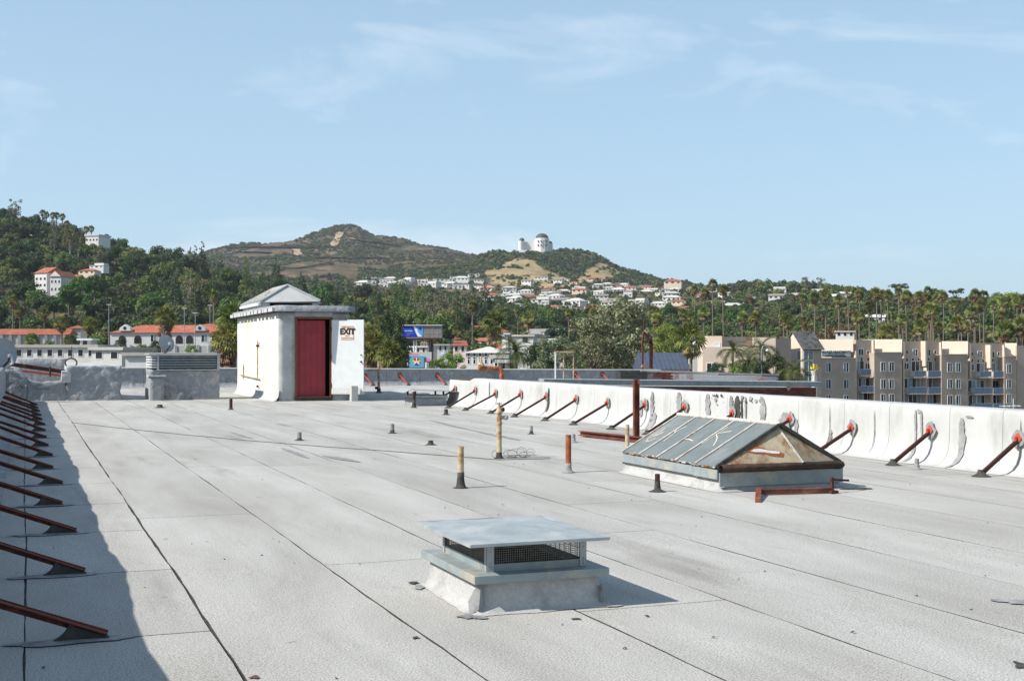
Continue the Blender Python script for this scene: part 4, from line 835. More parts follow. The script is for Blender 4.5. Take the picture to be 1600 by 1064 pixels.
for px, mt in ((868, 'paint_white'), (880.5, 'pipe_tan'), (896, 'pipe_tan')): a = PY(px, 551, 41.5); MB().tube([(a.x, 41.5, 0), (a.x, 41.5, a.z)], .03, 7).build('leg', mt, t)
a, b = PY(867, 550.5, 41.5), PY(897, 550.5, 41.5); MB().tube([a, b], .036, 7).build('crossbar', 'pipe_tan', t)
# ------------------------------------------------------------------ brick wing
wg = thing('brick_wing', 'brick wing with grey metal coping beyond the white parapet', 'building', (20, 38, -16))
def zc(x): return .50 - (x - 14) * (.20 / 12)
m = MB(); m.prism([(15.6, 38, -16), (26, 38, -16), (26, 38, zc(26) - .2), (15.6, 38, zc(15.6) - .2)], (0, .3, 0)); m.build('wall_core', 'mortar', wg)
m = MB(); m.prism([(26.001, 38.3, -16), (31.6, 50.3, -16), (31.6, 50.3, .1), (26.001, 38.3, .1)], (-.3, 0, 0)); m.build('side_wall', 'brick_red', wg)
br = MB(); row = 0; z = -1.25
while z < .3:
    x = 15.7 + (row % 2) * .11
    while x < 25.9:
        if z + .06 < zc(x) - .22: br.box(x, min(x + .205, 25.97), 37.982 + rnd.uniform(-.004, .004), 38.002, z, z + .058)
        x += .217
    z += .07; row += 1
tag(br.build('brick_courses', 'brick_red', wg), kind='stuff')
x = 15.6
while x < 26.1:
    e = min(x + 2.44, 26.18)
    if 26.18 - e < .5: e = 26.18
    m = MB(); a, b = zc(x), zc(e); m.add([(x + .003, 37.87, a - .17), (e - .003, 37.87, b - .17), (e - .003, 37.87, b), (x + .003, 37.87, a), (x + .003, 38.35, a - .17), (e - .003, 38.35, b - .17), (e - .003, 38.35, b + .02), (x + .003, 38.35, a + .02)], [(0, 1, 2, 3), (3, 2, 6, 7), (5, 4, 7, 6), (0, 4, 5, 1), (0, 3, 7, 4), (1, 5, 6, 2)]); m.build('coping', 'flashing_grey', wg); x = e
c = PY(1232, 606, 37.98); m = MB(); m.prism([c + Vector((.1, -.01, 0)), c + Vector((0, -.01, .11)), c + Vector((-.1, -.01, 0)), c + Vector((0, -.01, -.11))], (0, .012, 0)); m.build('anchor_plate', 'stucco_pink', wg)
bw = thing('brick_parapet', 'paint-flaked brick parapet continuing the far roof edge', 'parapet', (29, 50, 0)); x0, x1 = PY(1000, 585, 50).x, PY(1216, 585, 50).x
m = MB(); m.prism([(x0, 50.02, -.3), (x1, 50.02, -.3), (x1, 50.02, .28), (x0, 50.02, .50)], (0, .3, 0)); m.build('wall_core', 'mortar', bw)
br1, br2 = MB(), MB(); row = 0; z = -.1
xm = PY(1046, 585, 50).x
while z < .45:
    x = x0 + (row % 2) * .11
    while x < x1 - .1:
        if z + .06 < .5 - .22 * (x - x0) / (x1 - x0): (br1 if x < xm + .15 * mnoise.noise(Vector((z * 9, 0, 0))) else br2).box(x, x + .207, 49.995, 50.02, z, z + .06)
        x += .217
    z += .07; row += 1
tag(br1.build('red_bricks', 'brick_red', bw), kind='stuff'); tag(br2.build('painted_bricks', 'brick_painted', bw), kind='stuff')
m = MB(); m.prism([(x0, 49.93, .50), (x1, 49.93, .28), (x1, 49.93, .34), (x0, 49.93, .56)], (0, .42, 0)); m.build('coping', 'wall_white', bw)
a = PY(960, 582, 49.7); 
m = MB(); m.box(a.x + .3, a.x + 1.6, 49.75, 49.95, 0, .5); m.build('patched_end', 'tar', bw)
hb = MB(); hb.box(-.9, 10.35, -8, 50.1, -16, -.52); hb.box(10.36, 14.1, 31.5, 50.1, -16, -.52); hb.prism([(14.11, 38.31, -16), (25.98, 38.31, -16), (31.4, 50.1, -16), (14.11, 50.1, -16)], (0, 0, 15.48)); hb.build('building_body', 'brick_red', roof)
# ================================================================== LAND
def lat_noise(x, y, seed):
    rs = np.random.RandomState(seed); T = rs.rand(256, 256)
    xi = np.floor(x).astype(int); yi = np.floor(y).astype(int); fx = x - xi; fy = y - yi; fx = fx * fx * (3 - 2 * fx); fy = fy * fy * (3 - 2 * fy)
    a = T[xi % 256, yi % 256]; b = T[(xi + 1) % 256, yi % 256]; c = T[xi % 256, (yi + 1) % 256]; d = T[(xi + 1) % 256, (yi + 1) % 256]
    return (a * (1 - fx) + b * fx) * (1 - fy) + (c * (1 - fx) + d * fx) * fy - .5
def fbm(x, y, seed, o=4):
    s = 0; a = 1
    for i in range(o): s = s + a * lat_noise(x * 2 ** i, y * 2 ** i, seed + i); a *= .5
    return s
COLS = [-700, -300, 0, 60, 130, 200, 250, 300, 350, 400, 460, 500, 540, 580, 640, 700, 740, 770, 800, 830, 870, 900, 940, 970, 1000, 1040, 1100, 1180, 1290, 1340, 1440, 1540, 1600, 1900, 2300]
def col(*pairs):
    return np.interp(COLS, [p[0] for p in pairs], [p[1] for p in pairs])
def zrow(d, rows): return HC + (YH - rows) * d / F
CONT = [
 (60, np.full(len(COLS), -18.0)), (330, np.full(len(COLS), -15.0)),
 (480, zrow(480, col((-700, 545), (0, 545), (300, 550), (500, 565), (800, 570), (1100, 566), (1300, 556), (1600, 548), (2300, 540)))),
 (650, zrow(650, col((-700, 460), (0, 478), (200, 490), (400, 500), (500, 507), (800, 516), (1100, 520), (1300, 512), (1600, 500), (2300, 485)))),
 (900, zrow(900, col((-700, 260), (-300, 310), (0, 345), (60, 356), (130, 378), (200, 401), (250, 415), (300, 430), (400, 458), (500, 472), (700, 482), (800, 490), (1000, 492), (1180, 486), (1290, 484), (1440, 488), (1540, 480), (1600, 472), (2300, 450)))),
 (1150, zrow(1150, col((-700, 330), (0, 400), (200, 430), (400, 462), (600, 470), (800, 474), (1000, 474), (1100, 466), (1180, 458), (1290, 458), (1340, 468), (1440, 482), (1540, 478), (1600, 470), (2300, 455)))),
 (1400, zrow(1400, col((-700, 360), (0, 410), (200, 436), (400, 458), (600, 455), (800, 460), (1000, 462), (1100, 457), (1180, 454), (1260, 455), (1340, 470), (1440, 485), (1600, 480), (2300, 470)))),
 (1700, zrow(1700, col((-700, 380), (0, 410), (200, 425), (400, 440), (560, 440), (700, 436), (770, 436), (830, 440), (900, 440), (970, 440), (1040, 446), (1100, 458), (1200, 468), (1400, 490), (2300, 490)))),
 (2050, zrow(2050, col((-700, 400), (200, 420), (400, 436), (600, 430), (700, 420), (740, 406), (770, 397), (800, 391), (830, 389), (870, 391), (900, 401), (940, 414), (970, 428), (1000, 434), (1040, 441), (1100, 453), (1200, 470), (2300, 500)))),
 (2300, zrow(2300, col((-700, 410), (200, 420), (400, 425), (600, 418), (700, 414), (740, 410), (800, 405), (870, 410), (940, 425), (1040, 450), (1200, 475), (2300, 500)))),
 (2600, zrow(2600, col((-700, 410), (200, 412), (300, 408), (400, 405), (540, 392), (640, 400), (700, 406), (800, 420), (1000, 450), (2300, 500)))),
 (3000, zrow(3000, col((-700, 425), (200, 404), (250, 400), (300, 399), (350, 390), (400, 385), (460, 376), (500, 366), (540, 357), (580, 368), (640, 384), (700, 399), (740, 408), (800, 420), (900, 440), (1100, 470), (2300, 500)))),
 (3600, zrow(3600, col((-700, 440), (540, 400), (1100, 480), (2300, 510)))), (5200, np.full(len(COLS), 20.0))]
CD = np.array([c[0] for c in CONT], float); CZ = np.array([c[1] for c in CONT])
def tz(px, d, rough=True):
    px = np.atleast_1d(np.asarray(px, float)); d = np.atleast_1d(np.asarray(d, float)); px, d = np.broadcast_arrays(px, d)
    z = np.zeros(px.shape); wsum = 0
    for off, w in ((-14, .25), (0, .5), (14, .25)):       # soften the columns
        zz = np.array([np.interp(px + off, COLS, row) for row in CZ]); k = np.clip(np.searchsorted(CD, d) - 1, 0, len(CD) - 2)
        f = np.clip((d - CD[k]) / (CD[k + 1] - CD[k]), 0, 1); I = np.indices(px.shape) if px.ndim > 1 else (np.arange(px.size),)
        z += w * (zz[(k,) + tuple(I)] * (1 - f) + zz[(k + 1,) + tuple(I)] * f)
    if rough:
        x = (px - 800) * d / F; amp = np.interp(d, [60, 500, 900, 2000, 3000], [0, 3, 7, 10, 16]); z = z + amp * fbm(x / 130, d / 160, 5) * 1.6
    return z
def tz1(px, d): return float(tz(px, d)[0])
def on_land(px, d):
    x, y = XY(px, d); return Vector((x, y, tz1(px, d)))
def inpoly(px, py, poly):
    r = np.zeros(px.shape, bool); n = len(poly); j = n - 1
    for i in range(n):
        xi, yi = poly[i]; xj, yj = poly[j]; c = ((yi > py) != (yj > py)) & (px < (xj - xi) * (py - yi) / (yj - yi + 1e-9) + xi); r ^= c; j = i
    return r
BARE1 = [(752, 427), (784, 414), (812, 401), (831, 405), (850, 420), (880, 433), (900, 446), (842, 447), (770, 443)]; BARE2 = [(898, 436), (929, 413), (946, 411), (974, 428), (953, 440), (902, 442)]; BARE3 = [(783, 388), (800, 387), (800, 398), (783, 397)]
gp = np.arange(-700, 2301, 5.0); gd = np.unique(np.concatenate([np.linspace(60, 500, 26), np.linspace(500, 1500, 90), np.linspace(1500, 3200, 170), np.linspace(3200, 5200, 16)]))
PXg, Dg = np.meshgrid(gp, gd); Zg = tz(PXg, Dg); row = YH - (Zg - HC) * F / Dg
jx = PXg + 9 * fbm(PXg / 30, row / 14, 31); jy = row + 7 * fbm(PXg / 24, row / 12, 41)
bare = (inpoly(jx, jy, BARE1) | inpoly(jx, jy, BARE2) | inpoly(jx, jy, BARE3)) & (Dg > 1600) & (Dg < 2080)
xr = (PXg - 800) * Dg / F; V = np.stack([C_ * xr + S_ * Dg, -S_ * xr + C_ * Dg, Zg], -1).reshape(-1, 3)
nr, nc = PXg.shape; idx = np.arange(nr * nc).reshape(nr, nc)
Fq = np.stack([idx[:-1, :-1], idx[:-1, 1:], idx[1:, 1:], idx[1:, :-1]], -1).reshape(-1, 4)
me = bpy.data.meshes.new('hills'); me.from_pydata(V.tolist(), [], Fq.tolist()); at = me.attributes.new('bare', 'FLOAT', 'POINT'); at.data.foreach_set('value', bare.astype(np.float32).ravel())
me.polygons.foreach_set('use_smooth', [True] * len(me.polygons))
def land_material():
    m, t, b = base_mat('hillside'); L = t.links.new; ge = nn(t, 'ShaderNodeNewGeometry'); pos = ge.outputs['Position']
    n1 = nn(t, 'ShaderNodeTexNoise', i_Scale=.03, i_Detail=9, i_Roughness=.75); L(pos, n1.inputs['Vector'])
    r1 = nn(t, 'ShaderNodeValToRGB'); e = r1.color_ramp.elements; e[0].position = .36; e[0].color = (.045, .052, .026, 1); e[1].position = .66; e[1].color = (.235, .155, .095, 1); x = e.new(.52); x.color = (.105, .08, .052, 1); L(n1.outputs['Fac'], r1.inputs['Fac'])
    n2 = nn(t, 'ShaderNodeTexNoise', i_Scale=.05, i_Detail=8, i_Roughness=.7); L(pos, n2.inputs['Vector'])
    r2_ = nn(t, 'ShaderNodeValToRGB'); e = r2_.color_ramp.elements; e[0].position = .32; e[0].color = (.23, .165, .085, 1); e[1].position = .62; e[1].color = (.36, .29, .165, 1); L(n2.outputs['Fac'], r2_.inputs['Fac'])
    a = nn(t, 'ShaderNodeAttribute', attribute_name='bare'); mxr = nn(t, 'ShaderNodeMixRGB'); L(a.outputs['Fac'], mxr.inputs['Fac']); L(r1.outputs['Color'], mxr.inputs['Color1']); L(r2_.outputs['Color'], mxr.inputs['Color2']); L(mxr.outputs['Color'], b.inputs['Base Color'])
    b.inputs['Roughness'].default_value = .95; b.inputs['Specular IOR Level'].default_value = .05
    n3 = nn(t, 'ShaderNodeTexNoise', i_Scale=.12, i_Detail=6); L(pos, n3.inputs['Vector']); bu = nn(t, 'ShaderNodeBump', i_Strength=.8, i_Distance=3); L(n3.outputs['Fac'], bu.inputs['Height']); L(bu.outputs['Normal'], b.inputs['Normal'])
land_material()
me.materials.append(MATS['hillside']); hills = bpy.data.objects.new('hills', me); COL.objects.link(hills); tag(hills, kind='structure')
g = MB(); g.add([(-9000, -9000, -18.3), (9000, -9000, -18.3), (9000, 12000, -18.3), (-9000, 12000, -18.3)], [(0, 1, 2, 3)]); tag(g.build('ground', 'ground_town'), kind='structure')
g = MB(); g.add([DP(-800, 550, 95).xy.to_3d() + Vector((0, 0, -16.9)), DP(2400, 550, 95).xy.to_3d() + Vector((0, 0, -16.9)), DP(2400, 550, 112).xy.to_3d() + Vector((0, 0, -16.9)), DP(-800, 550, 112).xy.to_3d() + Vector((0, 0, -16.9))], [(0, 1, 2, 3)]); tag(g.build('road', 'asphalt'), kind='structure')
pm('trail_dirt', (.42, .30, .19), (.33, .23, .14), .05, .95, 0)
def find_d(px, py, d0, d1):
    ds = np.linspace(d0, d1, 200); r_ = YH - (tz(np.full(200, float(px)), ds) - HC) * F / ds; k = np.where(r_ <= py)[0]
    return float(ds[k[0]]) if len(k) else float(ds[np.argmin(r_)])
def ribbon(pts, w, mat, name, d0, d1, lift=1.2):
    dense = []
    for (a, b), (c, e) in zip(pts[:-1], pts[1:]):
        n = max(2, int(abs(c - a) / 4) + 1)
        for q in range(n): dense.append((a + (c - a) * q / n, b + (e - b) * q / n))
    dense.append(pts[-1]); P = []
    for px, py in dense:
        d = find_d(px, py, d0, d1); p = on_land(px, d); P.append(p + Vector((0, 0, lift)))
    vs = []
    for i, p in enumerate(P):
        t = (P[min(i + 1, len(P) - 1)] - P[max(i - 1, 0)]); t.z = 0; t.normalize(); s = Vector((-t.y, t.x, 0)) * w * rnd.uniform(.35, .65); vs += [p + s - Vector((0, 0, .0)), p - s]
    m = MB(); m.add(vs, [(2 * i, 2 * i + 1, 2 * i + 3, 2 * i + 2) for i in range(len(P) - 1)]); return tag(m.build(name, mat), kind='structure')
for pl in ([(352, 389), (394, 387), (450, 388), (496, 388), (520, 386), (526, 376), (532, 364)], [(463, 391), (466, 400), (480, 403), (520, 404), (560, 405), (601, 405)], [(544, 373), (560, 377), (592, 381), (634, 387)], [(370, 394), (424, 396)], [(410, 416), (440, 420), (500, 424), (520, 423)], [(570, 384), (600, 389)]):
    ribbon(pl, 20, 'trail_dirt', 'path', 2320, 3000, 2.2)

# ================================================================== TREES
NPR = np.random.RandomState(12)
def leaf_cloud(clumps, nleaf, size, seed, up=.35):
    rs = np.random.RandomState(seed); vs = []; 
    for (c, r) in clumps:
        c = np.array(c); r = np.array(r if np.ndim(r) else (r, r, r * .8)); n = max(6, int(nleaf * (r[0] / 2.0) ** 2 + 6))
        dr = rs.normal(size=(n, 3)); dr /= np.linalg.norm(dr, axis=1)[:, None]; rad = rs.uniform(.55, 1.05, (n, 1)); p = c + dr * r * rad
        nm = dr + rs.normal(size=(n, 3)) * .38 + np.array([0, 0, up]); nm /= np.linalg.norm(nm, axis=1)[:, None]
        a = np.cross(nm, rs.normal(size=(n, 3))); a /= np.linalg.norm(a, axis=1)[:, None]; b = np.cross(nm, a); s = size * rs.uniform(.55, 1.25, (n, 1)); b2 = b * rs.uniform(.5, .9, (n, 1))
        q = np.stack([p - a * s, p + b2 * s, p + a * s, p - b2 * s], 1); vs.append(q.reshape(-1, 3))
    return np.concatenate(vs)
def quads_mesh(name, V, mat):
    n = len(V) // 4; me = bpy.data.meshes.new(name); me.vertices.add(len(V)); me.vertices.foreach_set('co', V.astype(np.float32).ravel()); me.loops.add(n * 4); me.loops.foreach_set('vertex_index', np.arange(n * 4, dtype=np.int32)); me.polygons.add(n); me.polygons.foreach_set('loop_start', np.arange(0, n * 4, 4, dtype=np.int32)); me.polygons.foreach_set('loop_total', np.full(n, 4, np.int32)); me.update(); me.validate(); me.materials.append(MATS[mat]); return me
def trunk_mesh(h, r, limbs, mat, seed):
    q = random.Random(seed); m = MB(); m.tube([(0, 0, -2), (q.uniform(-.2, .2), q.uniform(-.2, .2), h * .4), (q.uniform(-.4, .4), q.uniform(-.4, .4), h)], [r * 1.25, r, r * .45], 7)
    for c in limbs: s = h * q.uniform(.35, .7); m.tube([(0, 0, s), (c[0] * .45, c[1] * .45, s + (c[2] - s) * .55), tuple(c)], [r * .5, r * .32, r * .1], 5)
    return m.mesh('trunk', mat)
PROTO = {}
def proto(key, clumps, nleaf, size, lmat, tmat, th, tr, seed, nl=5):
    limbs = [c for c, r in random.Random(seed).sample(clumps, min(nl, len(clumps)))]
    PROTO[key] = (trunk_mesh(th, tr, limbs, tmat, seed), quads_mesh('crown', leaf_cloud(clumps, nleaf, size, seed), lmat))
def ball(q, n, wx, wz, zc, r0, r1, low=.25):
    out = []
    for i in range(n):
        while True:
            x, y, z = q.uniform(-1, 1), q.uniform(-1, 1), q.uniform(-low * 2, 1)
            if .25 < x * x + y * y + z * z < 1: break
        out.append(((x * wx, y * wx, zc + z * wz), q.uniform(r0, r1)))
    return out
for i, lm in enumerate(('leaf_oak', 'leaf_dark', 'leaf_oak', 'leaf_olive', 'leaf_bright', 'leaf_dark')):
    q = random.Random(100 + i); proto('oak%d' % i, ball(q, 30, 4.0 + .4 * (i % 3), 3.4 + .5 * (i % 2), 4.6, 1.1, 2.1), 95, .42, lm, 'bark', 4.5, .35, 40 + i)
for i in range(3):
    q = random.Random(200 + i); cl = [((q.uniform(-3.6, 3.6), q.uniform(-3.6, 3.6), q.uniform(6.5, 15.5)), q.uniform(1.0, 1.9)) for _ in range(24)]; proto('euc%d' % i, cl, 75, .38, 'leaf_euc' if i else 'leaf_olive', 'bark_pale', 11, .38, 60 + i, 8)
for i in range(2):
    q = random.Random(300 + i); cl = []
    for k in range(16):
        f = k / 15; w = (1 - f) * 3.6 + .5
        for j in range(max(1, int(5 * (1 - f)) + 1)): a = q.uniform(0, 6.28); cl.append(((math.cos(a) * w * .7, math.sin(a) * w * .7, 2.5 + f * 14.5), .65 + .75 * (1 - f)))
    proto('con%d' % i, cl, 90, .34, 'leaf_dark' if i == 0 else 'leaf_oak', 'bark', 15, .32, 80 + i, 4)
q = random.Random(400); proto('cyp0', [((q.uniform(-.4, .4), q.uniform(-.4, .4), 1 + 12 * k / 22), 1.3 * (1 - k / 26)) for k in range(23)], 110, .34, 'leaf_dark', 'bark', 8, .25, 90, 1)
q = random.Random(500); cl = [((q.uniform(-4.5, 4.5), q.uniform(-4.5, 4.5), 10.5 + q.uniform(-.9, 1.4)), (q.uniform(1.2, 2.2), q.uniform(1.2, 2.2), .75)) for _ in range(17)]; proto('umb0', cl, 90, .36, 'leaf_dark', 'bark', 9, .35, 91, 7)
q = random.Random(510); proto('dry0', ball(q, 24, 3.8, 3.6, 4.8, 1.0, 1.9), 80, .4, 'leaf_dry', 'bark', 4.5, .3, 92)
for i, lm in enumerate(('leaf_grey', 'leaf_dark', 'leaf_bright')):
    q = random.Random(600 + i); proto('near%d' % i, ball(q, 85, 4.6, 6.2, 7.5, .75, 1.35, .5), 260, .21, lm, 'bark', 7, .4, 94 + i, 10)
for i, lm in enumerate(('chaparral', 'leaf_oak', 'leaf_dark', 'leaf_olive')):
    q = random.Random(700 + i); PROTO['shrub%d' % i] = (None, quads_mesh('shrub', leaf_cloud(ball(q, 8, 2.4, 2.0, 1.6, 1.0, 1.7), 38, .62, 30 + i), lm))
TNAME = {'oak': 'broadleaf_tree', 'euc': 'eucalyptus_tree', 'con': 'conifer_tree', 'cyp': 'cypress_tree', 'umb': 'umbrella_pine', 'dry': 'brown_leaved_tree', 'nea': 'leafy_tree'}
def tree(key, loc, s, label, group, sz=1.0, rz=None):
    tm, cm = PROTO[key]; t = bpy.data.objects.new(TNAME[key[:3]], None); COL.objects.link(t); t.location = loc; t.scale = (s, s, s * sz); t.rotation_euler = (0, 0, rnd.uniform(0, 6.28) if rz is None else rz); tag(t, label, 'tree', group)
    for nme, mm in (('trunk', tm), ('crown', cm)):
        o = bpy.data.objects.new(nme, mm); COL.objects.link(o); o.parent = t
    return t
TREE_XY = []
KIND = {'oak0': 'rounded mid green tree', 'oak1': 'dark green rounded tree', 'oak2': 'rounded mid green tree', 'oak3': 'olive green rounded tree', 'oak4': 'bright green rounded tree', 'oak5': 'dark green rounded tree', 'euc0': 'tall airy olive eucalyptus', 'euc1': 'tall airy grey-green eucalyptus', 'euc2': 'tall airy grey-green eucalyptus', 'con0': 'dark pointed conifer', 'con1': 'green pointed conifer', 'cyp0': 'narrow dark cypress', 'umb0': 'flat-topped dark pine', 'dry0': 'brown-leaved tree'}
def spot(px, d, where):
    if 'left hillside' in where: return '%s the left hillside, %s' % ('low on' if d < 600 else 'midway up' if d < 780 else 'high on', 'above the colonnade' if px < 120 else 'above the red-tiled hall' if px < 270 else 'towards the stair shed')
    if 'billboard' in where: return '%s on the slope %s the billboard' % ('low' if d < 620 else 'high', 'left of' if px < 600 else 'behind' if px < 690 else 'right of')
    if 'near palms' in where: return '%s the hillside houses, %s' % ('well below' if d < 600 else 'just below', 'above the white buildings' if px < 860 else 'above the grey-green tree' if px < 1000 else 'above the blue roof')
    if 'apartment roofs' in where: return '%s on the slope above %s' % ('low' if d < 650 else 'high', 'the cream house' if px < 1250 else 'the shingled gable' if px < 1390 else 'the middle apartment bays' if px < 1500 else 'the rightmost apartment bays')
    return where
def belt(n, p0, p1, d0, d1, kinds, where, s0, s1, seed, keep=None):
    q = random.Random(seed); made = 0; tries = 0; got = []
    while made < n and tries < n * 40:
        tries += 1; px = q.uniform(p0, p1); d = math.sqrt(q.uniform(d0 * d0, d1 * d1)); x, y = XY(px, d)
        if keep and not keep(px, d): continue
        if any((x - a) ** 2 + (y - b) ** 2 < mn * mn for a, b, mn in TREE_XY): continue
        k = q.choice(kinds); s = q.uniform(s0, s1) * (.72 if k[:3] == 'euc' else 1); TREE_XY.append((x, y, 4.6 * s)); made += 1
        wh = spot(px, d, where); tree(k, (x, y, tz1(px, d) - .4), s, '%s %s' % (KIND[k], wh), '%s, group %s' % (KIND[k], wh), q.uniform(.85, 1.25))
O = ['oak0', 'oak1', 'oak2', 'oak3', 'oak5', 'oak0', 'oak1']
def clear(boxes):
    def f(px, d):
        return not any(a < px < b and c < d < e for a, b, c, e in boxes)
    return f
belt(26, -60, 330, 840, 925, O, 'in the woods on the left hillside', 1.0, 1.4, 11)
belt(108, -60, 430, 430, 900, O + O + ['euc0', 'euc1', 'euc2'], 'in the woods on the left hillside', 1.1, 1.65, 1, clear([(40, 125, 555, 680), (120, 165, 790, 900), (195, 225, 800, 900), (-60, 345, 430, 470)]))
belt(20, 265, 420, 560, 900, ['con0', 'con0', 'con1', 'cyp0'], 'among the woods behind the stair shed', .9, 1.4, 2)
belt(44, 420, 760, 470, 920, O + ['oak3', 'con0', 'oak3'], 'on the wooded slope behind the billboard', 1.0, 1.5, 3)
belt(14, 585, 745, 560, 760, ['euc1', 'euc2', 'con1', 'cyp0', 'con0'], 'on the wooded slope behind the billboard', .95, 1.35, 4)
belt(40, 745, 1090, 400, 820, O + ['oak4', 'oak3', 'euc0'], 'between the hillside houses and the near palms', .7, 1.1, 5)
belt(72, 1085, 1680, 420, 1050, O + ['oak4', 'oak3', 'euc0', 'oak5', 'dry0'], 'on the wooded slope above the apartment roofs', .8, 1.3, 6)
belt(5, 1255, 1330, 470, 560, ['dry0'], 'above the apartment gable', .8, 1.0, 7)
def by_pixel(key, px, py_top, d, hgt, label, group=None, s=None, sz=1.0):
    """stand a tree whose top reaches row py_top at distance d"""
    x, y = XY(px, d); top = HC + (YH - py_top) * d / F
    return tree(key, (x, y, top - hgt * (s or 1) * sz), s or 1, label, group, sz)
for (px, py, d) in ((1404, 443, 760), (1494, 451, 780)): by_pixel('umb0', px, py, d, 12.3, 'flat-topped dark pine breaking the skyline above the palm row', 'flat-topped pines on the skyline', 1.0)
by_pixel('oak4', 1572, 452, 620, 9.0, 'broad bright green tree on the skyline at the right edge', None, 2.2)
for px, py in ((1258, 432), (1282, 433)): by_pixel('euc1', px, py, 1100, 16.5, 'airy eucalyptus crowning the right-hand hilltop', 'eucalyptus on the right hilltop', .9)
for px, py, d, sc_ in ((58, 452, 520, 1.1), (84, 462, 500, 1.0), (108, 446, 530, 1.2), (38, 440, 535, 1.2), (124, 432, 560, 1.1), (70, 466, 480, .9), (135, 382, 780, 1.0), (150, 380, 790, 1.0), (162, 388, 770, 1.2), (148, 430, 600, 1.2), (10, 372, 780, 1.2), (45, 376, 790, 1.1), (30, 378, 770, 1.2), (205, 398, 790, 1.2), (220, 400, 780, 1.1)):
    k_ = rnd.choice(O); wh = spot(px, d, 'left hillside'); by_pixel(k_, px, py, d, 8.4, '%s %s' % (KIND[k_], wh), '%s, group %s' % (KIND[k_], wh), sc_)
# nearer trees just beyond the roof
by_pixel('near0', 972, 452, 185, 14.8, 'large grey-green leafy tree right of the pipe frame', None, 1.05)
by_pixel('near0', 925, 478, 170, 14.8, 'grey-green leafy tree behind the pipe frame', None, .85)
by_pixel('near0', 868, 515, 165, 14.8, 'smaller grey-green tree left of the pipe frame', None, .62)
by_pixel('near2', 1040, 498, 260, 14.8, 'bright green tree behind the dark red steel frame', None, .8)
by_pixel('near1', 610, 472, 175, 14.8, 'tall dark tree just left of the blue billboard', None, .55, 1.6)
by_pixel('near2', 707, 543, 125, 14.8, 'bright green bush beside the teal sign', None, .36); by_pixel('near2', 682, 556, 118, 14.8, 'low bright bush in front of the teal sign', None, .2)
by_pixel('near1', 845, 528, 190, 14.8, 'dark leafy tree behind the feather palm', None, .6)
by_pixel('near1', 1210, 548, 120, 14.8, 'dark bush growing over the brick coping', None, .28); by_pixel('near2', 1150, 560, 130, 14.8, 'low green shrub behind the painted bricks', None, .28); by_pixel('near1', 1120, 562, 125, 14.8, 'dark low shrub below the cream house', None, .22); by_pixel('near1', 1185, 556, 128, 14.8, 'green shrub between the feather palms', None, .3)
by_pixel('near1', 388, 470, 240, 14.8, 'dark tree half hidden by the stair shed', None, .8); by_pixel('near2', 425, 452, 420, 14.8, 'bright green tree rising behind the shed lantern', None, 1.0)

for px, py in ((690, 458), (705, 452), (722, 455), (738, 457), (655, 462), (672, 455)): by_pixel('euc%d' % (1 + px % 2), px, py, 640 + px % 40, 16.6, 'tall feathery grey-brown tree in the stand above the billboard', 'feathery trees above the billboard', 1.25)
for px, py, k_ in ((118, 524, 'near1'), (150, 519, 'near2'), (188, 526, 'near1'), (222, 534, 'near2'), (300, 535, 'near2'), (242, 529, 'near1'), (12, 530, 'near1'), (78, 529, 'near2'), (340, 528, 'near1')): by_pixel(k_, px, py, 285, 14.8, ('dark' if k_ == 'near1' else 'bright') + ' leafy bush in front of the red-tiled buildings at left', ('dark' if k_ == 'near1' else 'bright') + ' bushes before the tiled buildings', .34)
# palms -------------------------------------------------------------
def fan_crown(seed, n=36, skirt=40, dense=1.0):
    q = random.Random(seed); vs = []; dry = []
    def fan(out, base, dirv, L, Wd, nseg, droop):
        dirv = dirv.normalized(); side = dirv.cross(Vector((0, 0, 1))); side = side.normalized() if side.length > .05 else Vector((1, 0, 0)); side = Matrix.Rotation(q.uniform(-1.1, 1.1), 3, dirv) @ side; upv = side.cross(dirv)
        c = base + dirv * L * .42; pw = .03
        out += [base - side * pw, base + side * pw, c + side * pw, c - side * pw]
        for k in range(nseg):
            a = (k / (nseg - 1) - .5) * Wd; dv = dirv * math.cos(a) + side * math.sin(a); mid = c + dv * L * .36 + upv * .02; tip = c + dv * L * .62 - Vector((0, 0, droop * L * .22)); w = side * math.cos(a) - dirv * math.sin(a); ww = L * .052
            out += [c, mid - w * ww, tip, mid + w * ww]
    for i in range(n):
        el = R(q.uniform(-35, 88)); az = i * 2.39996 + q.uniform(-.3, .3); dv = Vector((math.cos(az) * math.cos(el), math.sin(az) * math.cos(el), math.sin(el))); fan(vs, Vector((0, 0, q.uniform(-.15, .25))), dv, q.uniform(1.7, 2.3), R(150), 9, q.uniform(.3, 1.2) * math.cos(el))
    for i in range(skirt):
        az = q.uniform(0, 6.28); el = R(q.uniform(-88, -48)); dv = Vector((math.cos(az) * math.cos(el), math.sin(az) * math.cos(el), math.sin(el))); z = -q.uniform(0, 1.0) * dense; fan(dry, Vector((math.cos(az) * .2, math.sin(az) * .2, z)), dv, q.uniform(1.2, 1.8), R(80), 6, 0)
    return quads_mesh('crown', np.array([tuple(v) for v in vs]), 'leaf_palm'), quads_mesh('skirt', np.array([tuple(v) for v in dry]), 'leaf_palm_dry')
FAN = [fan_crown(i, 34 + 4 * i, (16, 34, 60)[i], (.6, 1.2, 2.4)[i]) for i in range(3)]
ptr = MB(); ptr.tube([(0, 0, -.05), (0, 0, .05), (0, 0, .5), (0, 0, 1)], [.38, .26, .21, .18], 8); PTR = ptr.mesh('trunk', 'palm_trunk')
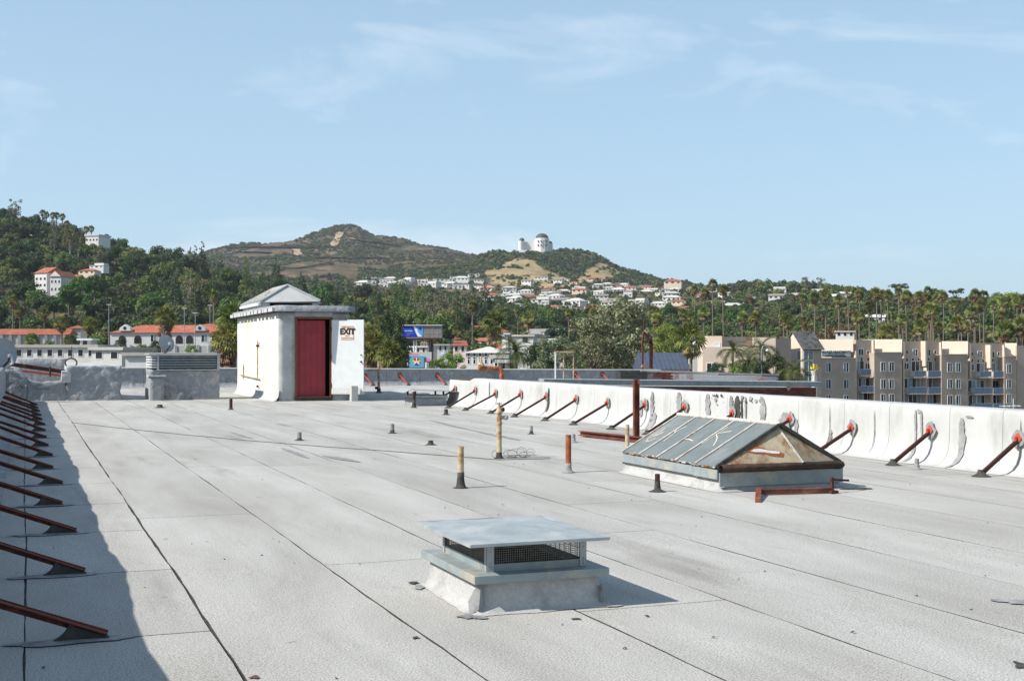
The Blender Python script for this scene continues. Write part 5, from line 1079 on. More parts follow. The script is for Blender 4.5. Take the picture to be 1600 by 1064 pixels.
def fan_palm(px, py, d, label, group=None, s=1.0, v=1, fat=1.0):
    x, y = XY(px, d); zt = HC + (YH - py) * d / F; zb = min(tz1(px, d), zt - 4); t = bpy.data.objects.new('fan_palm', None); COL.objects.link(t); t.location = (x, y, zb); t.rotation_euler = (0, 0, rnd.uniform(0, 6.28)); tag(t, label, 'palm', group); h = zt - zb
    o = bpy.data.objects.new('trunk', PTR); COL.objects.link(o); o.parent = t; o.scale = (s * fat, s * fat, h); o.rotation_euler = (R(rnd.uniform(-1.2, 1.2)), R(rnd.uniform(-1.2, 1.2)), 0)
    for nme, mm in zip(('crown', 'skirt'), FAN[v]):
        o = bpy.data.objects.new(nme, mm); COL.objects.link(o); o.parent = t; o.location = (0, 0, h); o.scale = (s, s, s)
    return t
TALL = [(1085, 453), (1101, 458), (1114, 445), (1131, 453), (1255, 468), (1272, 465), (1290, 461), (1311, 469), (1327, 457), (1342, 461), (1359, 478), (1369, 458), (1378, 462), (1388, 461), (1404, 457), (1417, 463), (1437, 463), (1450, 457), (1466, 465), (1474, 462), (1492, 476), (1524, 461), (1537, 463), (1532, 477), (1552, 475), (1569, 473), (1589, 472), (1597, 469)]
ORDT = {p: k for k, p in enumerate(sorted(a for a, b in TALL if a > 1140))}
for i, (px, py) in enumerate(TALL):
    lab = 'tall slender fan palm, %s from the left in the row above the apartments' % ORD[ORDT.get(px, 0)]; gr = 'tall palms above the apartments'
    if px < 1140: lab, gr = 'tall slender fan palm of the four standing left of the cream house', 'four tall palms left of the cream house'
    fan_palm(px, py, rnd.uniform(430, 520), lab, gr, rnd.uniform(.95, 1.2), i % 2)
q = random.Random(77); LOW = [(1021, 487), (1026, 500), (1067, 490), (1082, 496), (1100, 488), (1161, 497), (1180, 497), (1225, 496), (1232, 503), (1257, 502), (927, 490), (956, 495), (1340, 496), (1435, 487), (1452, 484), (1457, 501), (1495, 505), (1410, 500)]
for _ in range(17): LOW.append((q.uniform(1425, 1600), q.uniform(482, 516)))
for i, (px, py) in enumerate(LOW):
    if px > 1240: lab, gr = 'shorter fan palm in the dense palm grove below the skyline row', 'palm grove above the apartments'
    elif px < 1000: lab, gr = 'fan palm rising behind the large grey-green tree', 'palms behind the grey-green tree'
    else: lab, gr = 'bushy fan palm in the loose group behind the cream house', 'palms behind the cream house'
    fan_palm(px, py, q.uniform(330, 430), lab, gr, q.uniform(.85, 1.1), q.choice((0, 1, 1)))
for px, py in ((1570, 517), (1596, 509), (1385, 521)): fan_palm(px, py, 300, 'large low fan palm just behind the apartment roof edge', 'low palms behind the apartment roof', 1.25, 1, 1.8)
fan_palm(258, 497, 240, 'stout fan palm with thick skirt before the red-tiled hall', None, 1.15, 2, 2.6)
fan_palm(333, 462, 400, 'thin tall palm right of the red-tiled hall', None, .95, 0); fan_palm(335, 466, 405, 'second thin palm close beside the tall palm near the hall', None, .8, 0)
fan_palm(772, 506, 250, 'tall fan palm with brown skirt before the white buildings', None, 1.35, 2, 1.3); fan_palm(738, 478, 430, 'fan palm on the slope right of the billboard', None, 1.0, 1); fan_palm(716, 519, 420, 'short fan palm behind the billboard edge', None, 1.1, 1); fan_palm(808, 484, 470, 'lollipop-like palm with long pale skirt below the hillside houses', None, .8, 2); fan_palm(825, 498, 380, 'green fan palm behind the white two-storey house', None, 1.1, 1); fan_palm(890, 490, 420, 'small fan palm above the grey-green tree', None, .9, 1)
fan_palm(593, 505, 330, 'fan palm between the shed and the dark tree', None, 1.0, 1); fan_palm(585, 545, 115, 'near bushy fan palm right of the open door', None, .8, 2, 1.4); fan_palm(608, 556, 112, 'low fan palm hugging the parapet by the dark tree', None, .72, 2, 1.4); fan_palm(572, 528, 150, 'fan palm crown just above the open door edge', None, .9, 1)
fan_palm(366, 503, 92, 'big leafy fan palm touching the left side of the shed', None, .68, 2, 1.3); fan_palm(354, 532, 88, 'lower fan palm with brown dead leaves left of the shed', None, .6, 2, 1.3)
fan_palm(1078, 532, 150, 'bright fan palm with orange trunk left of the cream house', None, 1.1, 0, 1.0)
for px, py in ((30, 486), (68, 490), (20, 470), (95, 505), (140, 508), (50, 532), (110, 534)): fan_palm(px, py, 290 if py > 500 else 390, 'fan palm beside the long red-tiled colonnade at left', 'palms by the colonnade', .95, 1)
for px, py in ((66, 333), (72, 336), (82, 337), (88, 337), (97, 339), (104, 350)): fan_palm(px, py, 860, 'palm silhouetted on the top of the left hill', 'palms on the left hilltop', 1.25, 0, 1.3)
for px, py in ((134, 359), (142, 358), (166, 371)): fan_palm(px, py, 840, 'palm standing beside the white mansion on the left hill', 'palms by the white mansion', 1.2, 0, 1.3)
# feather palms
def feather_crown(seed, n=46, L=3.4):
    q = random.Random(seed); vs = []
    for i in range(n):
        az = i * 2.39996; el0 = R(q.uniform(-20, 80)); h = Vector((math.cos(az), math.sin(az), 0)); sd = Vector((-h.y, h.x, 0)); P = []; p = Vector((0, 0, 0)); a = el0; st = L / 10
        for k in range(11): P.append(p.copy()); p = p + (h * math.cos(a) + Vector((0, 0, math.sin(a)))) * st; a -= R(q.uniform(8, 13))
        for k in range(1, 11):
            t = (P[k] - P[k - 1]).normalized(); up = sd.cross(t)
            vs += [P[k - 1] - sd * .02, P[k - 1] + sd * .02, P[k] + sd * .015, P[k] - sd * .015]
            for s in (-1, 1):
                for f in (0, .5):
                    b = P[k - 1].lerp(P[k], f); ll = .62 * math.sin(math.pi * min(.95, (k + f) / 11.5)) + .1; tip = b + (sd * s * .8 + t * .55 - up * .25).normalized() * ll; w = t * .045; vs += [b - w, tip - w * .2, tip + w * .2, b + w]
    return quads_mesh('crown', np.array([tuple(v) for v in vs]), 'leaf_feather')
FEA = [feather_crown(1, 60, 3.9), feather_crown(2, 22, 2.6)]
def feather_palm(px, py, d, label, v, s, group=None):
    x, y = XY(px, d); zt = HC + (YH - py) * d / F; zb = tz1(px, d); t = bpy.data.objects.new('feather_palm', None); COL.objects.link(t); t.location = (x, y, zb); t.rotation_euler = (0, 0, rnd.uniform(0, 6)); tag(t, label, 'palm', group)
    o = bpy.data.objects.new('trunk', PTR); COL.objects.link(o); o.parent = t; o.scale = (1.5 * s if v == 0 else .6, 1.5 * s if v == 0 else .6, zt - zb)
    o = bpy.data.objects.new('crown', FEA[v]); COL.objects.link(o); o.parent = t; o.location = (0, 0, zt - zb); o.scale = (s, s, s)
feather_palm(806, 550, 170, 'arching feather palm before the white buildings', 0, .95)
feather_palm(1145, 549, 130, 'slim feather palm behind the painted brick parapet', 1, .8); feather_palm(1190, 545, 128, 'taller slim feather palm beside the lamp head', 1, .95); feather_palm(1240, 580, 105, 'dark feather palm in front of the apartment gable', 1, .75); feather_palm(1170, 566, 118, 'low feather palm between the two slim ones', 1, .7)

# houses ------------------------------------------------------------
HP = []
def house_proto(w, dp, h, wall, roofm, kind, seed):
    q = random.Random(seed); parts = []
    m = MB(); m.box(-w / 2, w / 2, -dp / 2, dp / 2, -5, h)
    if kind == 'step': m.box(-w * .2, w / 2 - .5, -dp / 2 + 1.5, dp / 2 - .5, h + .4, h + 3)
    parts.append(('wall', m.mesh('wall', wall))); m = MB(); o = .6
    if kind == 'hip': r = w / 2 - dp / 2 * .9; m.add([(-w / 2 - o, -dp / 2 - o, h), (w / 2 + o, -dp / 2 - o, h), (w / 2 + o, dp / 2 + o, h), (-w / 2 - o, dp / 2 + o, h), (-max(r, .5), 0, h + dp * .26), (max(r, .5), 0, h + dp * .26)], [(0, 1, 5, 4), (1, 2, 5), (2, 3, 4, 5), (3, 0, 4), (3, 2, 1, 0)])
    elif kind == 'gable': m.add([(-w / 2 - o, -dp / 2 - o, h - .1), (w / 2 + o, -dp / 2 - o, h - .1), (w / 2 + o, dp / 2 + o, h - .1), (-w / 2 - o, dp / 2 + o, h - .1), (-w / 2 - o, 0, h + dp * .26), (w / 2 + o, 0, h + dp * .26)], [(0, 1, 5, 4), (1, 2, 5), (2, 3, 4, 5), (3, 0, 4), (3, 2, 1, 0)])
    else: m.box(-w / 2 - .4, w / 2 + .4, -dp / 2 - .4, dp / 2 + .4, h + .02, h + .38)
    parts.append(('roof', m.mesh('roof', roofm)))
    k = max(2, int(w / 4.5))
    for i in range(k):
        x = -w / 2 + w * (i + .5) / k; ww = q.uniform(.7, 1.4); m = MB(); m.box(x - ww, x + ww, -dp / 2 - .05, -dp / 2 + .05, h - 2.5, h - .9); parts.append(('window', m.mesh('window', 'window_dark')))
    for i in range(2):
        y = -dp / 4 + i * dp / 2; m = MB(); m.box(-w / 2 - .05, -w / 2 + .05, y - .8, y + .8, h - 2.5, h - .9); parts.append(('window', m.mesh('window', 'window_dark')))
    HP.append(parts); return len(HP) - 1
HK = [house_proto(16, 11, 4.2, 'stucco_pale', 'roof_white', 'flat', 1), house_proto(22, 12, 4.6, 'stucco_pale', 'roof_white', 'flat', 2), house_proto(15, 10, 4.2, 'stucco_pale', 'roof_greybrown', 'hip', 3), house_proto(18, 11, 5.2, 'stucco_pale', 'roof_white', 'hip', 4), house_proto(14, 10, 6, 'stucco_pale', 'roof_greybrown', 'gable', 5), house_proto(17, 11, 5, 'stucco_cream', 'roof_tile', 'hip', 6), house_proto(20, 11, 4.8, 'stucco_pink', 'roof_tile', 'gable', 7), house_proto(16, 11, 4.6, 'stucco_pale', 'roof_white', 'step', 8), house_proto(12, 9, 4, 'stucco_pale', 'roof_white', 'gable', 9)]
HDESC = ['low white flat-roofed house', 'long white flat-roofed house', 'white house with grey-brown hip roof', 'white house with pale hip roof', 'white gabled house with dark roof', 'cream house with red tile roof', 'pinkish house with red gabled roof', 'stepped white two-level house', 'small white gabled house']
def put_house(k, loc, rz, s, label, group=None):
    t = bpy.data.objects.new('hillside_house', None); COL.objects.link(t); t.location = loc; t.rotation_euler = (0, 0, rz); t.scale = (s, s, s * .82); tag(t, label, 'house', group)
    for nme, mm in HP[k]:
        o = bpy.data.objects.new(nme, mm); COL.objects.link(o); o.parent = t
    return t
HXY = []
def hspot(px, d, where):
    if 'terraced' not in where: return where
    return 'in the %s rows %s' % ('upper' if d > 1400 else 'middle' if d > 1200 else 'lower', 'under the left bare slope' if px < 860 else 'under the right bare slope' if px < 970 else 'at the terraced right end')
def houses(n, p0, p1, d0, d1, kinds, where, seed, s0=.62, s1=.95, gap_=18):
    q = random.Random(seed); made = tries = 0
    while made < n and tries < 4000:
        tries += 1; px = q.uniform(p0, p1); d = d0 + (d1 - d0) * q.random(); d = round(d / 45) * 45 + q.uniform(-7, 7); x, y = XY(px, d)
        if any((x - a) ** 2 + (y - b) ** 2 < gap_ ** 2 for a, b in HXY): continue
        HXY.append((x, y)); k = q.choice(kinds); made += 1
        put_house(HK[k], (x, y, tz1(px, d) + .3), -TH + R(q.uniform(-38, 4)), q.uniform(s0, s1), '%s %s' % (HDESC[k], hspot(px, d, where)), '%s, group %s' % (HDESC[k], hspot(px, d, where)))
houses(86, 742, 1070, 1010, 1700, [0, 1, 2, 3, 7, 8, 0, 3, 5, 6, 4], 'on the terraced slope below the observatory', 21)
houses(18, 775, 1065, 890, 1000, [0, 2, 3, 8, 5, 7], 'on the terraced slope below the observatory', 28, .5, .7)
houses(34, 560, 760, 1500, 1720, [0, 1, 3, 7, 1, 0, 8], 'in the ridge-top row left of the bare slope', 22, .8, 1.15)
houses(12, 1020, 1130, 950, 1250, [0, 3, 5, 6, 2], 'on the hill between the slope and the tall palms', 23)
houses(22, 1130, 1340, 880, 1330, [0, 3, 7, 4, 6, 8], 'scattered among trees on the right-hand hill', 24)
houses(10, 690, 880, 480, 620, [5, 6, 3, 4, 8], 'half hidden among trees above the billboard', 25, .55, .75)
houses(9, 1330, 1600, 560, 800, [0, 3, 6, 8], 'peeping through the palm grove at right', 26, .55, .8)
for (px, py, d, k, s) in ((1052, 440, 1450, 5, 1.15), (963, 443, 1700, 1, 1.6), (5, 362, 840, 0, .7), (45, 369, 845, 8, .6), (208, 390, 850, 0, .8), (155, 415, 720, 7, .55), (140, 424, 660, 5, .55)):
    x, y = XY(px, d); z = HC + (YH - py) * d / F; put_house(HK[k], (x, y, z - 4 * s), -TH + R(-14), s, {1052: 'orange-roofed mansion on the skyline right of the bare slope', 963: 'long pale house at the foot of the right bare slope'}.get(px, '%s on the left hillside' % HDESC[k]), None if px in (1052, 963) else 'houses on the left hillside')

# far scrub and woods: one mass each
def scatter(name, pts, sc, ix, protos, label):
    pc = bpy.data.collections.new('scrub_kinds')
    for i, k in enumerate(protos):
        o = bpy.data.objects.new('scrub_kind_%d' % i, PROTO[k][1]); pc.objects.link(o)
    me = bpy.data.meshes.new(name); me.from_pydata([tuple(p) for p in pts], [], [])
    for nm, ty, da in (('sc', 'FLOAT', np.asarray(sc, np.float32)), ('rz', 'FLOAT', NPR.uniform(0, 6.28, len(pts)).astype(np.float32)), ('ix', 'INT', np.asarray(ix, np.int32))): me.attributes.new(nm, ty, 'POINT').data.foreach_set('value', da)
    o = bpy.data.objects.new(name, me); COL.objects.link(o); ng = bpy.data.node_groups.new(name, 'GeometryNodeTree'); ng.interface.new_socket('Geometry', in_out='INPUT', socket_type='NodeSocketGeometry'); ng.interface.new_socket('Geometry', in_out='OUTPUT', socket_type='NodeSocketGeometry')
    N = ng.nodes; Lk = ng.links.new; gi, go = N.new('NodeGroupInput'), N.new('NodeGroupOutput'); m2p = N.new('GeometryNodeMeshToPoints'); ip = N.new('GeometryNodeInstanceOnPoints'); ci = N.new('GeometryNodeCollectionInfo'); ci.inputs['Collection'].default_value = pc; ci.inputs['Separate Children'].default_value = True; ci.inputs['Reset Children'].default_value = True
    def na(nm, ty): a = N.new('GeometryNodeInputNamedAttribute'); a.data_type = ty; a.inputs['Name'].default_value = nm; return a.outputs['Attribute']
    cx = N.new('ShaderNodeCombineXYZ'); Lk(na('rz', 'FLOAT'), cx.inputs['Z']); er = N.new('FunctionNodeEulerToRotation'); Lk(cx.outputs[0], er.inputs[0])
    Lk(gi.outputs[0], m2p.inputs['Mesh']); Lk(m2p.outputs[0], ip.inputs['Points']); Lk(ci.outputs[0], ip.inputs['Instance']); ip.inputs['Pick Instance'].default_value = True; Lk(na('ix', 'INT'), ip.inputs['Instance Index']); Lk(er.outputs[0], ip.inputs['Rotation']); Lk(na('sc', 'FLOAT'), ip.inputs['Scale']); Lk(ip.outputs[0], go.inputs[0])
    md = o.modifiers.new('scatter', 'NODES'); md.node_group = ng; return tag(o, label, name.replace('_', ' ').split()[-1], kind='stuff')
def sample(n, p0, p1, d0, d1):
    px = NPR.uniform(p0, p1, n); d = np.sqrt(NPR.uniform(d0 * d0, d1 * d1, n)); return px, d
# mountain scrub
px, d = sample(24000, -100, 1150, 2150, 3060); z = tz(px, d); x = C_ * (px - 800) * d / F + S_ * d; y = -S_ * (px - 800) * d / F + C_ * d
dens = fbm(x / 160, y / 160, 61) + .25 * fbm(x / 40, y / 40, 71); k = dens > -.22; sc = NPR.uniform(.45, 1.35, len(px)) * (1 + .6 * (dens > .25))
scatter('mountain_scrub', np.stack([x, y, z - .8], -1)[k], sc[k], NPR.choice([0, 0, 0, 1, 2, 3], k.sum()), ['shrub0', 'shrub1', 'shrub2', 'shrub3'], 'dark chaparral covering the far mountain slopes')
# observatory hill woods
px, d = sample(5200, 560, 1180, 1700, 2140); z = tz(px, d); rw = YH - (z - HC) * F / d; b = (inpoly(px, rw, BARE1) | inpoly(px, rw, BARE2)) & (d < 2080); x = C_ * (px - 800) * d / F + S_ * d; y = -S_ * (px - 800) * d / F + C_ * d
ob = (np.abs(px - 838) < 28) & (d > 2016) & (d < 2110); k = (~b | (NPR.rand(len(px)) < .03)) & ~ob; sc = NPR.uniform(.9, 1.9, len(px)); sc[(px > 738) & (px < 790) & (d > 2020)] *= 1.5
scatter('observatory_woods', np.stack([x, y, z - .8], -1)[k], sc[k], NPR.choice([0, 1, 2, 2, 3], k.sum()), ['shrub0', 'shrub1', 'shrub2', 'shrub3'], 'trees and scrub clothing the hill around the observatory')
# trees between the hillside houses, and the woods behind the nearer ridge
px, d = sample(10500, -250, 1750, 930, 1720); z = tz(px, d); x = C_ * (px - 800) * d / F + S_ * d; y = -S_ * (px - 800) * d / F + C_ * d
H = np.array(HXY); dm = np.min((x[:, None] - H[None, :, 0]) ** 2 + (y[:, None] - H[None, :, 1]) ** 2, 1)
front = np.zeros(len(px), bool)
xh = S_ * 0; k = (dm > 8.0 ** 2); sc = NPR.uniform(.8, 1.6, len(px)); sc[(px > 740) & (px < 1070)] *= .74; k &= ~((px > 545) & (px < 770) & (d > 1350) & (NPR.rand(len(px)) < .6)); sc[(px > 545) & (px < 770) & (d > 1350)] *= .65; sc[(px < 450) | (px > 1150)] *= 1.35
scatter('hillside_woods', np.stack([x, y, z - .8], -1)[k], sc[k], NPR.choice([0, 1, 1, 2, 2, 3], k.sum()), ['shrub0', 'shrub1', 'shrub2', 'shrub3'], 'garden trees and woods filling the gaps between hillside houses')
# undergrowth below the named trees
px, d = sample(9000, -250, 1800, 400, 960); z = tz(px, d); x = C_ * (px - 800) * d / F + S_ * d; y = -S_ * (px - 800) * d / F + C_ * d; k = ~((px < 350) & (d < 480)) & ~((px > 40) & (px < 125) & (d > 560) & (d < 660)); sc = NPR.uniform(.8, 1.75, len(px)) * np.where((px > 700) & (px < 1250), .75, 1)
scatter('valley_undergrowth', np.stack([x, y, z - .6], -1)[k], sc[k], NPR.choice([0, 1, 1, 2, 3], k.sum()), ['shrub3', 'shrub1', 'shrub2', 'shrub0'], 'shrubs and lower trees massed beneath the valley trees')
# ================================================================== TOWN
def window(parent, P0, ux, w, h, name='window', panes=('window_dark', 'window_teal'), out=None, fr=.09, mull=True, z0=None):
    """framed window; P0 lower-left corner on the wall, ux along the wall; frame proud, panes set back"""
    ux = Vector(ux).normalized(); n = Vector((ux.y, -ux.x, 0)); P0 = Vector(P0); up = Vector((0, 0, 1)); f = MB()
    def bar(a, b, c, d_): f.prism([P0 + ux * a + up * c, P0 + ux * b + up * c, P0 + ux * b + up * d_, P0 + ux * a + up * d_], n * .07)
    bar(0, fr, 0, h); bar(w - fr, w, 0, h); bar(fr, w - fr, 0, fr); bar(fr, w - fr, h - fr, h)
    if mull and len(panes) == 2: bar(w / 2 - fr / 2, w / 2 + fr / 2, fr, h - fr)
    fo = f.build(name, 'frame_white', parent)
    k = len(panes)
    for i, pm_ in enumerate(panes):
        a = fr + (w - 2 * fr) * i / k; b = fr + (w - 2 * fr) * (i + 1) / k; g_ = MB(); g_.prism([P0 + ux * a + up * fr, P0 + ux * b + up * fr, P0 + ux * b + up * (h - fr), P0 + ux * a + up * (h - fr)], n * .02); g_.build('pane', pm_, fo)
    return fo
# ------------------------------------------------------------------ apartment block (front on the plane y = AY)
AY = 190.0
ap = thing('apartment_block', 'long taupe stucco apartment block with blue balconies and cream slopes', 'building', (PY(1400, 600, AY).x, AY, -16))
def ax(px, Y=AY): return PY(px, 550, Y).x
def azz(px, py, Y=AY): return PY(px, py, Y).z
def blk(px0, px1, pyt, Y0, Y1, mat, name, zb=-16):
    m = MB(); m.box(ax(px0, Y0), ax(px1, Y0), Y0, Y1, zb, azz((px0 + px1) / 2, pyt, Y0)); return m.build(name, mat, ap)
body = blk(1338, 1640, 545, AY + 3.2, AY + 16, 'stucco_taupe', 'rear_block')
def wins(cells, Y, w, h):
    for px, py, pn in cells: window(ap, (ax(px, Y) - w / 2, Y - .0, azz(px, py, Y) - h / 2), (1, 0, 0), w, h, panes=pn)
WD = [('window_dark', 'window_teal'), ('window_dark', 'window_curtain'), ('window_teal', 'window_dark'), ('window_curtain', 'window_dark'), ('window_dark', 'window_dark')]
def pw(): return rnd.choice(WD)
# projecting bays with a sloped cream storey on top
def mansard(px0, px1, py0, py1, Y0, Y1, name='upper_storey'):
    # set-back top storey whose wall is turned towards the sun
    x1 = ax(px1, Y0); w = x1 - ax(px0, Y0); Yl = Y0 + w * math.tan(R(27)); x0 = ax(px0, Yl); z0, z1 = azz(px0, py0, Y0), azz(px0, py1, Y0); m = MB()
    m.prism([(x0, Yl, z0 - .3), (x1, Y0, z0 - .3), (x1, Yl + 4, z0 - .3), (x0, Yl + 4, z0 - .3)], (0, 0, z1 - z0 + .3)); return m.build(name, 'cream_slope', ap)
BAY = [(1253, 1337, 560, [(1294, 574), (1322, 574), (1294, 600), (1322, 600), (1294, 625), (1322, 625)]), (1366, 1409, 551, [(1380, 573), (1393, 573), (1380, 600), (1393, 600), (1380, 623), (1393, 623)]), (1471, 1512, 554, [(1484, 574), (1497, 574), (1484, 600), (1497, 600), (1484, 625), (1497, 625)]), (1569, 1588, 557, [(1576, 576), (1576, 600), (1576, 623)])]
for i, (a, b, t_, cells) in enumerate(BAY):
    blk(a, b, t_, AY, AY + 10, 'stucco_taupe', 'bay_wall'); wins([(p, q_, pw()) for p, q_ in cells], AY, 1.15, 1.75)
    if i: mansard(a + 3, b + .5, t_ - 1, t_ - 21, AY + 1.0, AY + 4.5)
    m = MB(); m.box(ax(a) - .02, ax(b) + .02, AY - .12, AY + .25, azz(b, t_), azz(b, t_) + .12); m.build('ledge', 'stucco_cream', ap)
# recessed bays, balconies, fins
RY = AY + 1.6
blk(1337.5, 1366.5, 531, RY, AY + 12, 'stucco_taupe', 'recess_wall'); blk(1409.5, 1472, 533, RY, AY + 12, 'stucco_taupe', 'recess_wall'); blk(1512.5, 1570, 536, RY, AY + 12, 'stucco_taupe', 'recess_wall'); blk(1588.5, 1700, 540, AY + .8, AY + 12, 'stucco_taupe', 'bay_wall')
for px, t_, b_, dp, w in ((1335.5, 548, 640, .5, .35), (1363, 532, 592, .55, .35), (1410, 534, 560, .6, .4), (1409, 561, 640, .6, .3), (1440, 533, 572, 1.3, .4), (1441.5, 573, 640, 1.2, .2), (1468.5, 535, 563, .5, .3), (1513, 538, 590, .6, .35), (1541, 539, 575, 1.3, .4), (1543, 576, 640, 1.2, .2), (1567, 539, 565, .5, .3), (1587, 540, 590, .7, .35)):
    x = ax(px, RY); m = MB(); m.box(x - w / 2, x + w / 2, RY - dp, RY - .002, azz(px, b_, RY), azz(px, t_, RY)); m.build('fin', 'stucco_cream', ap)
SM = [(1356, 551), (1356, 561), (1346, 561), (1417, 550), (1417, 562), (1426, 562), (1435, 562), (1461, 550), (1461, 562), (1451, 562), (1519, 553), (1519, 563), (1528, 564), (1536, 564), (1551, 563), (1560, 553), (1560, 563)]
for px, py in SM: window(ap, (ax(px, RY) - .28, RY, azz(px, py, RY) - .35), (1, 0, 0), .56, .7, 'small_window', ('window_dark',), fr=.06)
wins([(p, q_, pw()) for p, q_ in ((1345, 550), (1430, 551), (1450, 551), (1531, 554), (1550, 554), (1355, 572), (1416, 572), (1464, 572), (1518, 574), (1561, 574))], RY, 1.15, 1.3)
def slider(px, py, w=2.3): window(ap, (ax(px, RY) - w / 2, RY, azz(px, py, RY) - 1.1), (1, 0, 0), w, 2.2, 'glass_door', rnd.choice([('window_dark', 'window_curtain'), ('window_dark', 'window_dark'), ('window_curtain', 'window_dark')]))
for px, py in ((1343, 573), (1341, 599), (1352, 599), (1341, 623), (1355, 623), (1430, 573), (1450, 573), (1418, 600), (1431, 600), (1450, 600), (1462, 600), (1419, 623), (1432, 623), (1451, 623), (1463, 623), (1531, 576), (1549, 576), (1518, 603), (1531, 603), (1549, 603), (1561, 603), (1519, 626), (1532, 626), (1551, 626), (1562, 626)): slider(px, py, 1.9)
def balcony(px0, px1, py, n):
    x0, x1 = ax(px0, RY), ax(px1, RY); z = azz((px0 + px1) / 2, py, RY); bo = MB().box(x0, x1, RY - 1.5, RY - .003, z - .22, z).build('balcony_slab', 'stucco_cream', ap)
    w = (x1 - x0) / n
    for i in range(n): MB().box(x0 + w * i + .05, x0 + w * (i + 1) - .05, RY - 1.48, RY - 1.44, z + .08, z + 1.05).build('railing_panel', 'balcony_panel', bo)
    MB().box(x0, x1, RY - 1.49, RY - 1.43, z + 1.06, z + 1.11).build('handrail', 'frame_white', bo); MB().box(x0 + .01, x0 + .06, RY - 1.4, RY - .1, z + .1, z + 1.05).build('railing_panel', 'paint_white', bo)
for a in ((1337.5, 1353.5, 586, 2), (1337.5, 1362, 612, 3), (1337.5, 1362, 637, 3), (1421, 1439, 588.5, 3), (1442, 1462, 588.5, 2), (1412, 1439, 614, 4), (1442, 1467, 614, 3), (1412, 1439, 639, 4), (1442, 1467, 639, 3), (1523, 1540.5, 589, 3), (1543.5, 1560, 589, 2), (1514, 1540.5, 614.5, 4), (1543.5, 1567, 614.5, 3), (1514, 1540.5, 639, 4), (1543.5, 1567, 639, 3)): balcony(*a)
# gabled corner tower
gx0, gx1 = ax(1253), ax(1282); gyb = AY + 5.6; zE, zR = azz(1253, 545), azz(1240, 519, AY + 2.8)
m = MB(); m.box(gx0, gx1, AY - .3, gyb, -16, zE); m.build('tower_wall', 'stucco_taupe', ap); m = MB(); m.prism([(gx0 - .004, AY - .3, zE - 4.4), (gx0 - .004, gyb, zE - 4.4), (gx0 - .004, gyb, zE), (gx0 - .004, AY + 2.65, zR - .1), (gx0 - .004, AY - .3, zE)], (-.06, 0, 0)); m.build('gable_end', 'stucco_cream', ap)
for s in (0, 1):
    y0, y1 = (AY - .75, AY + 2.65) if s == 0 else (gyb + .4, AY + 2.65); m = MB(); P = [Vector((gx0 - .35, y0, zE - .2)), Vector((gx1 + .3, y0, zE - .2)), Vector((gx1 + .3, y1, zR)), Vector((gx0 - .35, y1, zR))]; n_ = (P[1] - P[0]).cross(P[3] - P[0]).normalized(); n_ = n_ if n_.z > 0 else -n_; m.prism(P, n_ * .16); ro = m.build('tower_roof', 'roof_shingle', ap)
    if s == 0:
        rr = random.Random(3)
        for i in range(34):
            u, v = rr.uniform(.08, .92), rr.uniform(.06, .94); c = P[0].lerp(P[1], u).lerp(P[3].lerp(P[2], u), v) + n_ * .165; a = (P[1] - P[0]).normalized(); b_ = (P[3] - P[0]).normalized(); MB().prism([c, c + a * .34, c + a * .34 + b_ * .22, c + b_ * .22], n_ * .02).build('shingle', 'tar', ro)
for zz0, hh in ((zE - 2.0, 1.75), (zE - 4.0, 1.85), (zE - 6.2, 2.0)):
    window(ap, (gx0 - .07, gyb - .5, zz0), (0, -1, 0), 2.4, hh, panes=('window_pale', 'window_pale')); window(ap, (gx0 - .07, gyb - 3.1, zz0), (0, -1, 0), 2.4, hh, panes=('window_pale', 'window_curtain')); window(ap, (gx0 + .12, AY - .3, zz0), (1, 0, 0), 2.0, hh, panes=('window_curtain', 'window_curtain'))
# recessed terrace with banner
mansard(1281, 1333, 547, 530, AY + 1.2, AY + 5.5)
zb0, zb1 = azz(1310, 558), azz(1310, 548.5); bx0, bx1 = ax(1284.5), ax(1329)
m = MB(); m.box(bx0, bx1, AY - .06, AY - .02, zb0 + .05, zb1); bn = m.build('banner', 'window_pale', ap); bn['label'] = 'white rental banner on the terrace railing'
flat('banner_ink', (.012, .02, .06), .6); flat('banner_green', (.01, .05, .05), .6)
bc = (bx0 + bx1) / 2; hh = zb1 - zb0
text_mesh('VILLAGE APARTMENTS', .62, 'banner_ink', (bc - .1, AY - .065, zb1 - hh * .16), (1, 0, 0), (0, 0, 1), .004, parent=bn, bold=.012); text_mesh('(323) 463-2256', .56, 'banner_green', (bc - .1, AY - .065, zb1 - hh * .50), (1, 0, 0), (0, 0, 1), .004, parent=bn, bold=.012)
MB().box(bc - 2.4, bc + 2.0, AY - .068, AY - .062, zb0 + .1, zb0 + hh * .28).build('banner_strip', 'banner_green', bn)
c = DP(1272, 579, 118); t = thing('flower_pot', 'yellow flowering plant in a pot at the coping corner', 'plant', c); m = MB(); flat('petal_yellow', (.75, .55, .02), .6)
qd = leaf_cloud([((0, 0, .3), .42)], 700, .12, 5); o = bpy.data.objects.new('flowers', quads_mesh('flowers', qd, 'petal_yellow')); COL.objects.link(o); o.parent = t; MB().lathe((0, 0, -.5), [(.2, 0), (.32, .5)], 10).build('pot', 'stucco_pale', t, local=True); MB().tube([(0, 0, -17 - c.z + 1), (0, 0, -.5)], .3, 6).build('pedestal', 'stucco_pale', t, local=True)

